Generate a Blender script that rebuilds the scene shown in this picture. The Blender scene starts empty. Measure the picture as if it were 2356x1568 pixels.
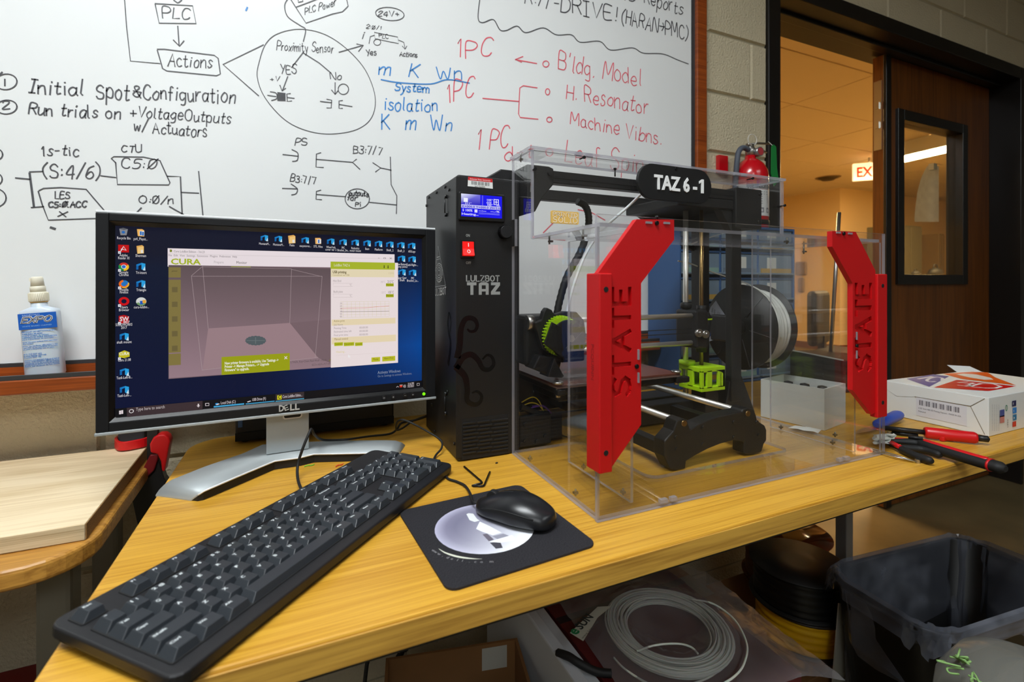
import bpy, bmesh, math, random
from mathutils import Vector, Matrix
from math import sin, cos, pi, radians
random.seed(7)
SC = bpy.context.scene
COL = SC.collection
# ---------------------------------------------------------------- camera
F = 1110.0; YAW = radians(24.0); YH = 652.0; CX = 1178.0; HC = 1.04; DZ = 0.74; WALL = 1.22
_s, _c = sin(YAW), cos(YAW)
cam_d = bpy.data.cameras.new('camera'); cam = bpy.data.objects.new('camera', cam_d); COL.objects.link(cam)
cam.location = (0, 0, HC); cam.rotation_euler = (pi/2, 0, -YAW)
cam_d.sensor_width = 36; cam_d.lens = F/2356*36; cam_d.shift_y = -(784-YH)/2356
cam_d.clip_start = 0.02; cam_d.clip_end = 60
cam_d.dof.use_dof = True; cam_d.dof.focus_distance = 0.86; cam_d.dof.aperture_fstop = 5.6
SC.camera = cam
# ---------------------------------------------------------------- world, exposure
w = bpy.data.worlds.new('world'); SC.world = w; w.use_nodes = True
w.node_tree.nodes['Background'].inputs[0].default_value = (0.75, 0.8, 0.9, 1)
w.node_tree.nodes['Background'].inputs[1].default_value = 0.05
SC.view_settings.view_transform = 'Standard'; SC.view_settings.look = 'None'
SC.view_settings.exposure = -0.12; SC.view_settings.gamma = 1.0; SC.view_settings.use_curve_mapping = False
CEIL = 2.75; HALL = 2.5
ROOM_LIGHTS = [(-0.40, -0.02, 72), (-0.75, -2.3, 32), (1.6, -1.7, 24)]      # x, y, watts: two troffers in the room ceiling, then an added fill panel
HALL_FILL = [(2.6, 3.7, 175), (6.6, 2.3, 220)]                  # added warm panels, out of view, that light the hall
SC.cycles.transparent_max_bounces = 32          # many clear sheets stand behind one another
# ---------------------------------------------------------------- picture rays onto real planes of the room
def ray(px, py):
    a = (px-CX)/F; b = -(py-YH)/F
    return (_s+a*_c, _c-a*_s, b)
def onZ(px, py, z=DZ):
    x, y, b = ray(px, py); t = (z-HC)/b
    return Vector((x*t, y*t, z))
def onY(px, py, Y):
    x, y, b = ray(px, py); t = Y/y
    return Vector((x*t, Y, HC+b*t))
def onX(px, py, X):
    x, y, b = ray(px, py); t = X/x
    return Vector((X, y*t, HC+b*t))
# ---------------------------------------------------------------- materials
MATS = {}
def srgb(c):
    return tuple(((v/255)/12.92 if v/255 <= .04045 else ((v/255+.055)/1.055)**2.4) for v in c)
def mat(name, rgb, rough=.5, metal=0., spec=.5, noise=0., nscale=40., bump=0., bscale=200., stretch=(1,1,1), coat=0., emit=None, estr=1., trans=0., alpha=1., sss=0.):
    if name in MATS: return MATS[name]
    m = bpy.data.materials.new(name); m.use_nodes = True
    nt = m.node_tree; b = nt.nodes['Principled BSDF']
    col = srgb(rgb)
    b.inputs['Base Color'].default_value = (*col, 1); b.inputs['Roughness'].default_value = rough
    b.inputs['Metallic'].default_value = metal; b.inputs['Specular IOR Level'].default_value = spec
    b.inputs['Coat Weight'].default_value = coat; b.inputs['Alpha'].default_value = alpha
    b.inputs['Transmission Weight'].default_value = trans
    if sss: b.inputs['Subsurface Weight'].default_value = sss; b.inputs['Subsurface Scale'].default_value = .01
    if emit:
        b.inputs['Emission Color'].default_value = (*srgb(emit), 1); b.inputs['Emission Strength'].default_value = estr
    if noise or bump:
        tc = nt.nodes.new('ShaderNodeTexCoord'); mp = nt.nodes.new('ShaderNodeMapping'); mp.inputs['Scale'].default_value = stretch
        nt.links.new(tc.outputs['Object'], mp.inputs[0])
    if noise:
        n = nt.nodes.new('ShaderNodeTexNoise'); n.inputs['Scale'].default_value = nscale; n.inputs['Detail'].default_value = 4
        nt.links.new(mp.outputs[0], n.inputs['Vector'])
        r = nt.nodes.new('ShaderNodeValToRGB')
        r.color_ramp.elements[0].position = .3; r.color_ramp.elements[1].position = .7
        r.color_ramp.elements[0].color = (*[v*(1-noise) for v in col], 1); r.color_ramp.elements[1].color = (*[min(1, v*(1+noise)) for v in col], 1)
        nt.links.new(n.outputs['Fac'], r.inputs[0]); nt.links.new(r.outputs[0], b.inputs['Base Color'])
    if bump:
        n2 = nt.nodes.new('ShaderNodeTexNoise'); n2.inputs['Scale'].default_value = bscale; n2.inputs['Detail'].default_value = 3
        nt.links.new(mp.outputs[0], n2.inputs['Vector'])
        bp = nt.nodes.new('ShaderNodeBump'); bp.inputs['Strength'].default_value = bump; bp.inputs['Distance'].default_value = .004*max(1, bump)
        nt.links.new(n2.outputs['Fac'], bp.inputs['Height']); nt.links.new(bp.outputs[0], b.inputs['Normal'])
    MATS[name] = m; return m
def wood(name, light, dark, scale=(1.5, 34, 34), rough=.38, fine=(3, 260, 260), mix=.55, coat=0., cath=None):
    if name in MATS: return MATS[name]
    m = bpy.data.materials.new(name); m.use_nodes = True; nt = m.node_tree; b = nt.nodes['Principled BSDF']
    L = nt.links.new
    tc = nt.nodes.new('ShaderNodeTexCoord')
    def nz(sc, detail, dist):
        mp = nt.nodes.new('ShaderNodeMapping'); mp.inputs['Scale'].default_value = sc; L(tc.outputs['Object'], mp.inputs[0])
        n = nt.nodes.new('ShaderNodeTexNoise'); n.inputs['Scale'].default_value = 1; n.inputs['Detail'].default_value = detail; n.inputs['Distortion'].default_value = dist
        L(mp.outputs[0], n.inputs['Vector']); return n
    a = nz(scale, 5, 1.2); f = nz(fine, 3, .3)
    mx = nt.nodes.new('ShaderNodeMath'); mx.operation = 'MULTIPLY_ADD'; L(f.outputs['Fac'], mx.inputs[0]); mx.inputs[1].default_value = mix
    sub = nt.nodes.new('ShaderNodeMath'); sub.operation = 'MULTIPLY'; L(a.outputs['Fac'], sub.inputs[0]); sub.inputs[1].default_value = 1-mix
    L(sub.outputs[0], mx.inputs[2])
    r = nt.nodes.new('ShaderNodeValToRGB'); r.color_ramp.elements[0].position = .36; r.color_ramp.elements[1].position = .58
    r.color_ramp.elements[0].color = (*srgb(dark), 1); r.color_ramp.elements[1].color = (*srgb(light), 1)
    L(mx.outputs[0], r.inputs[0]); L(r.outputs[0], b.inputs['Base Color'])
    bp = nt.nodes.new('ShaderNodeBump'); bp.inputs['Strength'].default_value = .12; bp.inputs['Distance'].default_value = .001
    L(f.outputs['Fac'], bp.inputs['Height']); L(bp.outputs[0], b.inputs['Normal'])
    b.inputs['Roughness'].default_value = rough; b.inputs['Coat Weight'].default_value = coat
    MATS[name] = m; return m
def clear(name, tint=(240, 242, 245), ior=1.49, rough=0.02, haze=0.0, hazec=(200, 200, 205), smudge=0.0):
    """thin clear plastic: light passes, the surface mirrors by Fresnel, optional milky haze"""
    if name in MATS: return MATS[name]
    m = bpy.data.materials.new(name); m.use_nodes = True; nt = m.node_tree; nt.nodes.clear(); L = nt.links.new
    out = nt.nodes.new('ShaderNodeOutputMaterial')
    tr = nt.nodes.new('ShaderNodeBsdfTransparent'); tr.inputs[0].default_value = (*srgb(tint), 1)
    gl = nt.nodes.new('ShaderNodeBsdfGlossy'); gl.inputs['Roughness'].default_value = rough; gl.inputs[0].default_value = (1, 1, 1, 1)
    fr = nt.nodes.new('ShaderNodeFresnel'); fr.inputs[0].default_value = ior
    ge = nt.nodes.new('ShaderNodeNewGeometry'); mi = nt.nodes.new('ShaderNodeMix'); mi.inputs[2].default_value = ior; mi.inputs[3].default_value = 1/ior   # same mirror strength on both sides of a sheet
    L(ge.outputs['Backfacing'], mi.inputs[0]); L(mi.outputs[0], fr.inputs[0])
    m1 = nt.nodes.new('ShaderNodeMixShader'); L(fr.outputs[0], m1.inputs[0]); L(tr.outputs[0], m1.inputs[1]); L(gl.outputs[0], m1.inputs[2])
    last = m1
    if haze or smudge:
        df = nt.nodes.new('ShaderNodeBsdfDiffuse'); df.inputs[0].default_value = (*srgb(hazec), 1)
        m2 = nt.nodes.new('ShaderNodeMixShader'); L(m1.outputs[0], m2.inputs[1]); L(df.outputs[0], m2.inputs[2])
        if smudge:
            tc = nt.nodes.new('ShaderNodeTexCoord'); n = nt.nodes.new('ShaderNodeTexNoise'); n.inputs['Scale'].default_value = 14; n.inputs['Detail'].default_value = 6
            L(tc.outputs['Object'], n.inputs['Vector'])
            mr = nt.nodes.new('ShaderNodeMapRange'); mr.inputs[1].default_value = .45; mr.inputs[2].default_value = .75; mr.inputs[3].default_value = haze; mr.inputs[4].default_value = haze+smudge
            L(n.outputs['Fac'], mr.inputs[0]); L(mr.outputs[0], m2.inputs[0])
        else: m2.inputs[0].default_value = haze
        last = m2
    L(last.outputs[0], out.inputs[0]); MATS[name] = m; return m
def vcol(name, strength=1.0, base_rough=.25):
    """a lit display: colour attribute shown as emission on a glossy dark panel"""
    m = bpy.data.materials.new(name); m.use_nodes = True; nt = m.node_tree; b = nt.nodes['Principled BSDF']
    a = nt.nodes.new('ShaderNodeVertexColor'); a.layer_name = 'Col'
    nt.links.new(a.outputs[0], b.inputs['Emission Color']); b.inputs['Emission Strength'].default_value = strength
    b.inputs['Base Color'].default_value = (.004, .004, .005, 1); b.inputs['Roughness'].default_value = base_rough
    b.inputs['Specular IOR Level'].default_value = .25
    MATS[name] = m; return m
def vprint(name, rough=.5):
    """flat print: colour attribute as base colour"""
    m = bpy.data.materials.new(name); m.use_nodes = True; nt = m.node_tree; b = nt.nodes['Principled BSDF']
    a = nt.nodes.new('ShaderNodeVertexColor'); a.layer_name = 'Col'
    nt.links.new(a.outputs[0], b.inputs['Base Color']); b.inputs['Roughness'].default_value = rough
    MATS[name] = m; return m
# ---------------------------------------------------------------- objects
def tag(o, label=None, cat=None, group=None, kind=None):
    if label: o['label'] = label
    if cat: o['category'] = cat
    if group: o['group'] = group
    if kind: o['kind'] = kind
    return o
def thing(name, label, cat, loc=(0, 0, 0), rz=0., group=None):
    o = bpy.data.objects.new(name, None); COL.objects.link(o); o.empty_display_size = .02
    o.location = loc; o.rotation_euler = (0, 0, rz)
    o.matrix_world = Matrix.Translation(loc) @ Matrix.Rotation(rz, 4, 'Z')
    return tag(o, label, cat, group)
WM = {}
def wmat(o):
    if o is None: return Matrix.Identity(4)
    if o.name in WM: return WM[o.name]
    m = Matrix.Translation(o.location) @ o.rotation_euler.to_matrix().to_4x4()
    if o.parent: m = wmat(o.parent) @ m
    return m
class MB:
    """collects shapes; build() links them as ONE mesh object"""
    def __init__(self): self.v = []; self.f = []; self.m = []; self.c = {}; self.sm = []
    def face(self, pts, m=0, col=None, smooth=False):
        i = len(self.v); self.v += [tuple(p) for p in pts]; self.f.append(tuple(range(i, i+len(pts)))); self.m.append(m); self.sm.append(smooth)
        if col is not None: self.c[len(self.f)-1] = col
        return self
    def mesh(self, vs, fs, m=0, col=None, smooth=False):
        i = len(self.v); self.v += [tuple(p) for p in vs]
        for f in fs:
            self.f.append(tuple(i+k for k in f)); self.m.append(m); self.sm.append(smooth)
            if col is not None: self.c[len(self.f)-1] = col
        return self
    def box(self, x0, x1, y0, y1, z0, z1, m=0, M=None):
        vs = [Vector((x, y, z)) for z in (z0, z1) for y in (y0, y1) for x in (x0, x1)]
        if M is not None: vs = [M @ v for v in vs]
        return self.mesh(vs, [(0, 2, 3, 1), (4, 5, 7, 6), (0, 1, 5, 4), (2, 6, 7, 3), (0, 4, 6, 2), (1, 3, 7, 5)], m)
    def prism(self, pts, axis, a0, a1, m=0, side=None, M=None, smooth_side=False):
        """polygon pts in the plane across 'axis' pushed from a0 to a1; pts are (x,y) for z, (x,z) for y, (y,z) for x"""
        def P(p, a):
            v = Vector((p[0], p[1], a)) if axis == 'z' else (Vector((p[0], a, p[1])) if axis == 'y' else Vector((a, p[0], p[1])))
            return M @ v if M is not None else v
        n = len(pts); i = len(self.v); side = m if side is None else side
        self.v += [tuple(P(p, a0)) for p in pts]+[tuple(P(p, a1)) for p in pts]
        self.f += [tuple(range(i+n-1, i-1, -1)), tuple(range(i+n, i+2*n))]; self.m += [m, m]; self.sm += [False, False]
        for k in range(n):
            self.f.append((i+k, i+(k+1) % n, i+n+(k+1) % n, i+n+k)); self.m.append(side); self.sm.append(smooth_side)
        return self
    def cyl(self, p0, p1, r0, r1=None, n=16, m=0, cap=True, smooth=True):
        p0 = Vector(p0); p1 = Vector(p1); r1 = r0 if r1 is None else r1
        d = (p1-p0).normalized(); u = d.orthogonal().normalized(); w_ = d.cross(u)
        i = len(self.v)
        for p, r in ((p0, r0), (p1, r1)):
            self.v += [tuple(p+u*(r*cos(2*pi*k/n))+w_*(r*sin(2*pi*k/n))) for k in range(n)]
        for k in range(n):
            self.f.append((i+k, i+(k+1) % n, i+n+(k+1) % n, i+n+k)); self.m.append(m); self.sm.append(smooth)
        if cap:
            self.f += [tuple(range(i+n-1, i-1, -1)), tuple(range(i+n, i+2*n))]; self.m += [m, m]; self.sm += [False, False]
        return self
    def tube(self, path, r, n=8, m=0, closed=False, flat=None):
        path = [Vector(p) for p in path]; N = len(path); i = len(self.v); up = Vector((0, 0, 1)); prev = None
        rs = r if isinstance(r, (list, tuple)) else [r]*N
        for k, p in enumerate(path):
            a = path[(k-1) % N] if (closed or k) else p; b = path[(k+1) % N] if (closed or k < N-1) else p
            d = (b-a).normalized()
            if prev is None: u = (d.cross(up) if abs(d.z) < .95 else d.orthogonal()).normalized()
            else: u = (prev-d*prev.dot(d)).normalized()
            prev = u; w_ = d.cross(u)
            self.v += [tuple(p+u*(rs[k]*cos(2*pi*j/n))+w_*(rs[k]*(flat or 1)*sin(2*pi*j/n))) for j in range(n)]
        for k in range(N if closed else N-1):
            for j in range(n):
                a = i+k*n; b = i+((k+1) % N)*n
                self.f.append((a+j, a+(j+1) % n, b+(j+1) % n, b+j)); self.m.append(m); self.sm.append(True)
        if not closed:
            self.f += [tuple(range(i+n-1, i-1, -1)), tuple(range(i+(N-1)*n, i+N*n))]; self.m += [m, m]; self.sm += [False, False]
        return self
    def lathe(self, prof, c=(0, 0, 0), n=24, m=0, M=None, sx=1., sy=1., smooth=True):
        i = len(self.v); c = Vector(c)
        for r, z in prof:
            for k in range(n):
                v = Vector((r*sx*cos(2*pi*k/n), r*sy*sin(2*pi*k/n), z))
                self.v.append(tuple((M @ v if M is not None else v)+c))
        for j in range(len(prof)-1):
            for k in range(n):
                a = i+j*n; b = a+n
                self.f.append((a+k, a+(k+1) % n, b+(k+1) % n, b+k)); self.m.append(m); self.sm.append(smooth)
        for j, rev in ((0, True), (len(prof)-1, False)):
            if prof[j][0] > 1e-5:
                q = tuple(range(i+j*n, i+(j+1)*n)); self.f.append(q[::-1] if rev else q); self.m.append(m); self.sm.append(False)
        return self
    def ribbon(self, path, wd, nrm, m=0, col=None, closed=False):
        path = [Vector(p) for p in path]
        q = [path[0]]
        for p in path[1:]:
            if (p-q[-1]).length > 1e-5: q.append(p)
        path = q; N = len(path)
        if N < 2: return self
        nrm = Vector(nrm); i = len(self.v); ws = wd if isinstance(wd, (list, tuple)) else [wd]*N
        for k, p in enumerate(path):
            a = path[k-1] if k else (path[-1] if closed else p); b = path[k+1] if k < N-1 else (path[0] if closed else p)
            d = (b-a).normalized(); s_ = d.cross(nrm).normalized()*ws[min(k, len(ws)-1)]*.5
            if k == 0 and not closed: p = p-d*ws[0]*.35
            if k == N-1 and not closed: p = p+d*ws[min(k, len(ws)-1)]*.35
            self.v += [tuple(p+s_), tuple(p-s_)]
        for k in range(N if closed else N-1):
            a = i+2*k; b = i+2*((k+1) % N)
            self.f.append((a, a+1, b+1, b)); self.m.append(m); self.sm.append(False)
            if col is not None: self.c[len(self.f)-1] = col
        return self
    def text(self, s, o, ux, uy, size, m=0, col=None, width=None, bold=False, align='l', depth=0.):
        o = Vector(o); ux = Vector(ux); uy = Vector(uy); G = GLYPH[1 if bold else 0]
        tot = sum(G[ch][2] for ch in s if ch in G) or 1
        kx = size if width is None else width/tot
        x = {'l': 0, 'c': -.5*tot, 'r': -tot}[align]; nrm = ux.cross(uy).normalized()
        for ch in s:
            if ch not in G: continue
            vs, fs, adv = G[ch]
            if vs:
                self.mesh([o+ux*((x+a)*kx)+uy*(b*size)+nrm*depth for a, b in vs], fs, m, col)
                if depth:
                    ed = {}
                    for f in fs:
                        for k in range(len(f)):
                            e = (f[k], f[(k+1) % len(f)]); key = tuple(sorted(e)); ed.setdefault(key, []).append(e)
                    for e in [q[0] for q in ed.values() if len(q) == 1]:
                        A, B = vs[e[0]], vs[e[1]]
                        pa = o+ux*((x+A[0])*kx)+uy*(A[1]*size); pb = o+ux*((x+B[0])*kx)+uy*(B[1]*size)
                        self.face([pa, pb, pb+nrm*depth, pa+nrm*depth], m, col)
            x += adv
        return self
    def bm_data(self, name):
        me = bpy.data.meshes.new(name); me.from_pydata(self.v, [], self.f); return me
    def build(self, name, mats, parent=None, world=True, bevel=0., smooth=None, seg=2, label=None, kind=None, fix=True):
        me = bpy.data.meshes.new(name); me.from_pydata([tuple(p) for p in self.v], [], self.f)
        if not isinstance(mats, (list, tuple)): mats = [mats]
        for q in mats: me.materials.append(q)
        me.polygons.foreach_set('material_index', self.m); me.polygons.foreach_set('use_smooth', self.sm)
        if self.c:
            at = me.color_attributes.new('Col', 'FLOAT_COLOR', 'CORNER')
            for pi_, p in enumerate(me.polygons):
                cc = self.c.get(pi_, (0, 0, 0))
                for k, li in enumerate(p.loop_indices):
                    q = cc[k % len(cc)] if isinstance(cc[0], (tuple, list)) else cc
                    at.data[li].color = (*srgb(q), 1)
        if world and parent is not None: me.transform(wmat(parent).inverted())
        if fix:
            bm = bmesh.new(); bm.from_mesh(me); bmesh.ops.recalc_face_normals(bm, faces=bm.faces); bm.to_mesh(me); bm.free()
        me.update()
        o = bpy.data.objects.new(name, me); COL.objects.link(o); o.parent = parent
        if bevel:
            b = o.modifiers.new('bevel', 'BEVEL'); b.width = bevel; b.segments = seg; b.limit_method = 'ANGLE'; b.angle_limit = radians(40)
            b.harden_normals = False
        if label: o['label'] = label
        if kind: o['kind'] = kind
        return o
def catmull(pts, n=6, closed=False):
    P = [Vector(p) for p in pts]; N = len(P); out = []
    for k in range(N if closed else N-1):
        a, b, c_, d = (P[(k-1) % N] if closed or k else P[0]), P[k % N], P[(k+1) % N], (P[(k+2) % N] if closed or k < N-2 else P[-1])
        for j in range(n):
            t = j/n
            out.append(.5*((2*b)+(c_-a)*t+(2*a-5*b+4*c_-d)*t*t+(3*b-a-3*c_+d)*t**3))
    if not closed: out.append(P[-1])
    return out
def rrect(x0, x1, y0, y1, r, n=4):
    out = []
    for cx_, cy_, a in ((x1-r, y1-r, 0), (x0+r, y1-r, 90), (x0+r, y0+r, 180), (x1-r, y0+r, 270)):
        out += [(cx_+r*cos(radians(a+90*k/n)), cy_+r*sin(radians(a+90*k/n))) for k in range(n+1)]
    return out
# ---------------------------------------------------------------- glyphs from the built-in font, one evaluation for all
GLYPH = [{}, {}]
def load_glyphs():
    chars = [chr(i) for i in range(33, 127)]+['°', '✕']
    tmp = []
    for bi in (0, 1):
        for ch in chars+[' ']:
            for s in (ch, ch+'|'):
                cu = bpy.data.curves.new('g', 'FONT'); cu.body = s; cu.size = 1; cu.resolution_u = 2; cu.fill_mode = 'FRONT'
                if bi: cu.offset = .028
                ob = bpy.data.objects.new('g', cu); COL.objects.link(ob); tmp.append((bi, ch, s, ob, cu))
    cu = bpy.data.curves.new('g', 'FONT'); cu.body = '|'; cu.size = 1; bar = bpy.data.objects.new('g', cu); COL.objects.link(bar)
    dg = bpy.context.evaluated_depsgraph_get()
    bm_ = bar.evaluated_get(dg).to_mesh(); barx = max(v.co.x for v in bm_.vertices); bar.evaluated_get(dg).to_mesh_clear()
    bpy.data.objects.remove(bar); bpy.data.curves.remove(cu)
    for bi, ch, s, ob, cu in tmp:
        ev = ob.evaluated_get(dg); me = ev.to_mesh()
        if s == ch:
            GLYPH[bi].setdefault(ch, [[], [], .3])
            GLYPH[bi][ch][0] = [(v.co.x, v.co.y) for v in me.vertices]; GLYPH[bi][ch][1] = [tuple(p.vertices) for p in me.polygons]
        else:
            GLYPH[bi][ch][2] = max(v.co.x for v in me.vertices)-barx-(.028 if bi else 0)
        ev.to_mesh_clear()
    for bi, ch, s, ob, cu in tmp:
        bpy.data.objects.remove(ob); bpy.data.curves.remove(cu)
load_glyphs()
# a one-line pen alphabet for handwriting and stencil lettering: width | strokes on a 10-high grid
_A = {
'A':'7|0,0 3.5,10 7,0;1.3,4 5.7,4','B':'6|0,0 0,10 3.8,10 5.4,9 5.4,6.4 3.8,5.3 0,5.3;3.8,5.3 6,4 6,1.4 4.3,0 0,0','C':'6|6,8.5 4.5,10 2,9.8 .4,7.5 0,5 .4,2 2,.1 4.5,0 6,1.5',
'D':'6.5|0,0 0,10 3.5,9.8 6,7.5 6.5,5 6,2.2 3.5,.2 0,0','E':'5.5|5.5,10 0,10 0,0 5.5,0;0,5.2 4.5,5.2','F':'5|5,10 0,10 0,0;0,5.2 4,5.2','G':'6.5|6,8.5 4,10 1.5,9.5 0,6.5 0,3 1.5,.3 4,0 6.2,1.5 6.3,4.5 3.8,4.5',
'H':'6|0,0 0,10;6,0 6,10;0,5 6,5','I':'4|0,10 4,10;2,10 2,0;0,0 4,0','J':'5|5,10 5,2 3.5,0 1.3,0 0,2','K':'6|0,0 0,10;5.5,10 0,4.5;1.5,5.8 6,0','L':'5|0,10 0,0 5,0','M':'8|0,0 .8,10 4,3 7.2,10 8,0',
'N':'6.5|0,0 0,10 6.5,0 6.5,10','O':'7|3.5,10 1,8.5 0,5 1,1.5 3.5,0 6,1.5 7,5 6,8.5 3.5,10','P':'6|0,0 0,10 4,10 6,8.5 6,6.5 4,5 0,5','Q':'7|3.5,10 1,8.5 0,5 1,1.5 3.5,0 6,1.5 7,5 6,8.5 3.5,10;4.5,3 7,-.5','R':'6|0,0 0,10 4,10 5.8,8.5 5.8,6.6 4,5.2 0,5.2;3,5.2 6,0',
'S':'6|5.7,8.6 4,10 1.8,9.8 .4,8 1,6 3,5.2 5,4.3 6,2.5 5,.6 3,0 1,.3 0,1.6','T':'6|0,10 6,10;3,10 3,0','U':'6.5|0,10 0,2.5 1.5,.2 3.5,0 5.5,1 6.5,3 6.5,10','V':'6.5|0,10 3.2,0 6.5,10','W':'9|0,10 2.2,0 4.5,7 6.8,0 9,10','X':'6|0,10 6,0;6,10 0,0','Y':'6|0,10 3,5;6,10 2,0','Z':'6|0,10 6,10 0,0 6,0',
'a':'5|4.6,5.5 2.5,6.3 .6,5 0,2.8 .8,.6 2.4,0 4,1.2 4.6,3.5;4.8,6 4.6,1.2 5.4,0','b':'5|0,10 0,0;0,3.5 1.5,6 3.6,6 5,4 4.7,1.4 3,0 1,.3 0,1.5','c':'4.5|4.4,5.2 2.8,6.3 .8,5.4 0,3 .8,.8 2.6,0 4.5,1','d':'5|5,10 4.8,0;4.8,3.6 3.6,6 1.5,6 0,3.6 .3,1.2 2,0 4,1','e':'4.8|.2,3 4.6,3.4 4,5.6 2.3,6.3 .5,5 0,2.6 1,.5 2.8,0 4.7,1',
'f':'4|4,9.3 3,10 1.8,9 1.5,6 1.3,0;0,5.8 3.5,6','g':'5|4.6,5.5 2.6,6.3 .6,5 0,3 1,.8 2.6,.4 4.4,2;4.8,6 4.6,-2 3,-3.8 1,-3.3','h':'5|0,10 0,0;0,3.5 1.8,6 3.8,6 4.6,4.5 4.7,0','i':'1.6|.6,6 .8,0;.7,8.3 .9,8.7','j':'2.5|2,6 1.8,-2 .3,-3.3;2,8.3 2.2,8.6','k':'4.8|0,10 0,0;4.4,6 0,2.6;1.5,3.6 4.8,0','l':'1.8|.4,10 .6,1 1.6,0','m':'7.5|0,6 .2,0;.2,4 1.8,6 3.2,6 3.8,4.4 3.8,0;3.8,4 5.4,6 6.9,6 7.4,4.4 7.5,0','n':'4.8|0,6 .2,0;.2,3.8 1.8,6 3.7,6 4.5,4.4 4.8,0',
'o':'5|2.5,6.3 .7,5 0,3 .8,.8 2.5,0 4.3,.9 5,3.2 4.3,5.4 2.5,6.3','p':'5|0,6 0,-4;0,4 1.6,6.2 3.6,6 5,4 4.5,1 2.8,0 .2,1','q':'5|5,6 4.8,-4;4.8,4 3.4,6 1.3,5.6 0,3 1,.3 3,0 4.8,2','r':'3.6|0,6 .3,0;.3,3.6 1.6,5.8 3.6,6','s':'4|3.8,5.3 2.2,6.3 .5,5.3 .9,3.8 2.8,2.8 3.9,1.4 2.6,0 .9,0 0,1','t':'3.8|1.6,9 1.4,1.4 2.3,0 3.8,.6;0,6 3.6,6.2','u':'4.8|0,6 .2,1.6 1.4,0 3,.4 4.5,2.2;4.6,6 4.5,1 5,0','v':'4.6|0,6 2.2,0 4.6,6','w':'6.8|0,6 1.7,0 3.4,4.6 5,0 6.8,6','x':'4.6|0,6 4.6,0;4.6,6 0,0','y':'4.8|0,6 2.2,.6;4.8,6 1.8,-3 .3,-4','z':'4.4|0,6 4.4,6 0,0 4.4,0',
'0':'6|3,10 .7,8.2 0,5 .7,1.8 3,0 5.3,1.8 6,5 5.3,8.2 3,10','1':'2.6|0,7.6 1.6,10 1.6,0','2':'5.5|.2,7.6 1.2,9.6 3,10 5,8.8 5,6.4 0,0 5.5,.2','3':'5.5|.3,9.4 2.6,10 4.9,8.6 4.4,6 2,5.3 4.8,4.4 5.4,2 3.6,.1 1.2,0 0,1','4':'6|4.4,0 4.4,10 0,3.4 6,3.4','5':'5.5|5.2,10 .6,10 .3,5.8 2.8,6.2 5,4.8 5.3,2.2 3.6,.2 1.2,0 0,1','6':'5.6|4.6,9.8 1.8,8 .2,4.6 .4,1.4 2.6,0 4.8,.8 5.5,3 4.2,5 2,5 .3,3','7':'5.5|0,10 5.5,10 2,0','8':'5.6|2.8,5.3 .7,6.8 .8,9 2.8,10 4.8,9 4.9,6.8 2.8,5.3 .4,3.4 .4,1.2 2.8,0 5.2,1.2 5.2,3.4 2.8,5.3','9':'5.6|5.2,7 3.4,5 1,5.6 .3,8 2,10 4.4,9.6 5.3,7 4.6,0',
':':'1.6|.7,1.8 .9,2.2;.7,5.6 .9,6','.':'1.6|.6,0 .9,.5','-':'4.4|.4,4.2 4,4.2','/':'4.4|0,-.6 4.4,10.4','+':'5.4|2.7,1.5 2.7,7;0,4.2 5.4,4.2','(':'3.4|3.2,11 .8,8 0,5 .8,1.5 3.2,-1.6','!':'2|.9,10 .9,3;.8,0 1.1,.5',')':'3.4|0,11 2.4,8 3.2,5 2.4,1.5 0,-1.6','&':'5.6|5.4,0 .8,7.6 1.4,9.8 3,9.8 3.4,8 .6,4.2 0,2 1.6,0 3.8,.8 5.4,4.4;0,5 5.6,5','>':'6|0,5 6,5;3.8,7.4 6,5 3.8,2.6',"'":'1.2|.6,10 .4,8','0/':'6|3,10 .7,8.2 0,5 .7,1.8 3,0 5.3,1.8 6,5 5.3,8.2 3,10;0,0 6,10','"':'2|.4,10 .4,8;1.6,10 1.6,8',' ':'3|'}
PEN = {}
for k, t in _A.items():
    wd, st = t.split('|')
    PEN[k] = (float(wd), [[tuple(map(float, p.split(','))) for p in s.split()] for s in st.split(';') if s])
def pen(s, gap=2.0, jit=0.):
    """string -> (strokes, width); '~' is a slashed zero"""
    x = 0; out = []; pen.word = []; wi = 0
    for ch in s:
        wi += ch == ' '
        w_, st = PEN['0/' if ch == '~' else ch]
        k1, k2, dy = 1+random.uniform(-.12, .12)*jit, random.uniform(-.10, .16)*jit, random.uniform(-.7, .7)*jit
        for q in st: out.append([(x+a+b*k2, b*k1+dy) for a, b in q]); pen.word.append(wi)
        x += w_+gap
    return out, max(x-gap, 1)
# ================================================================= THE SETTING
m_cmu = mat('painted_block', (206, 194, 164), .62, bump=1.0, bscale=170, noise=.05, nscale=3)
m_mortar = mat('painted_mortar', (168, 158, 132), .7)
m_plaster = mat('room_paint', (150, 146, 136), .8)
m_hall = mat('hall_paint', (205, 182, 140), .8)
m_hallceil = mat('hall_ceiling_tile', (206, 190, 158), .85, bump=.2, bscale=150)
m_floor = mat('sealed_concrete', (106, 92, 62), .45, noise=.22, nscale=5)
m_black_paint = mat('black_frame_paint', (22, 19, 17), .35)
m_doorwood = wood('walnut_door', (124, 70, 20), (88, 46, 10), scale=(14, 14, 1.2), fine=(160, 160, 3), rough=.4)
m_steel = mat('brushed_steel', (190, 188, 182), .32, metal=1)
m_chrome = mat('smooth_rod_steel', (225, 222, 214), .34, metal=.85)
m_dark = mat('black_plastic', (20, 20, 22), .42)
m_darksoft = mat('black_printed_plastic', (19, 19, 20), .5, bump=.12, bscale=400)
m_rubber = mat('black_rubber', (16, 16, 17), .65)
def struct(name, mb, mats, parent=None, **k):
    o = mb.build(name, mats, parent, **k)
    if parent is None: tag(o, kind='structure')
    return o
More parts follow.
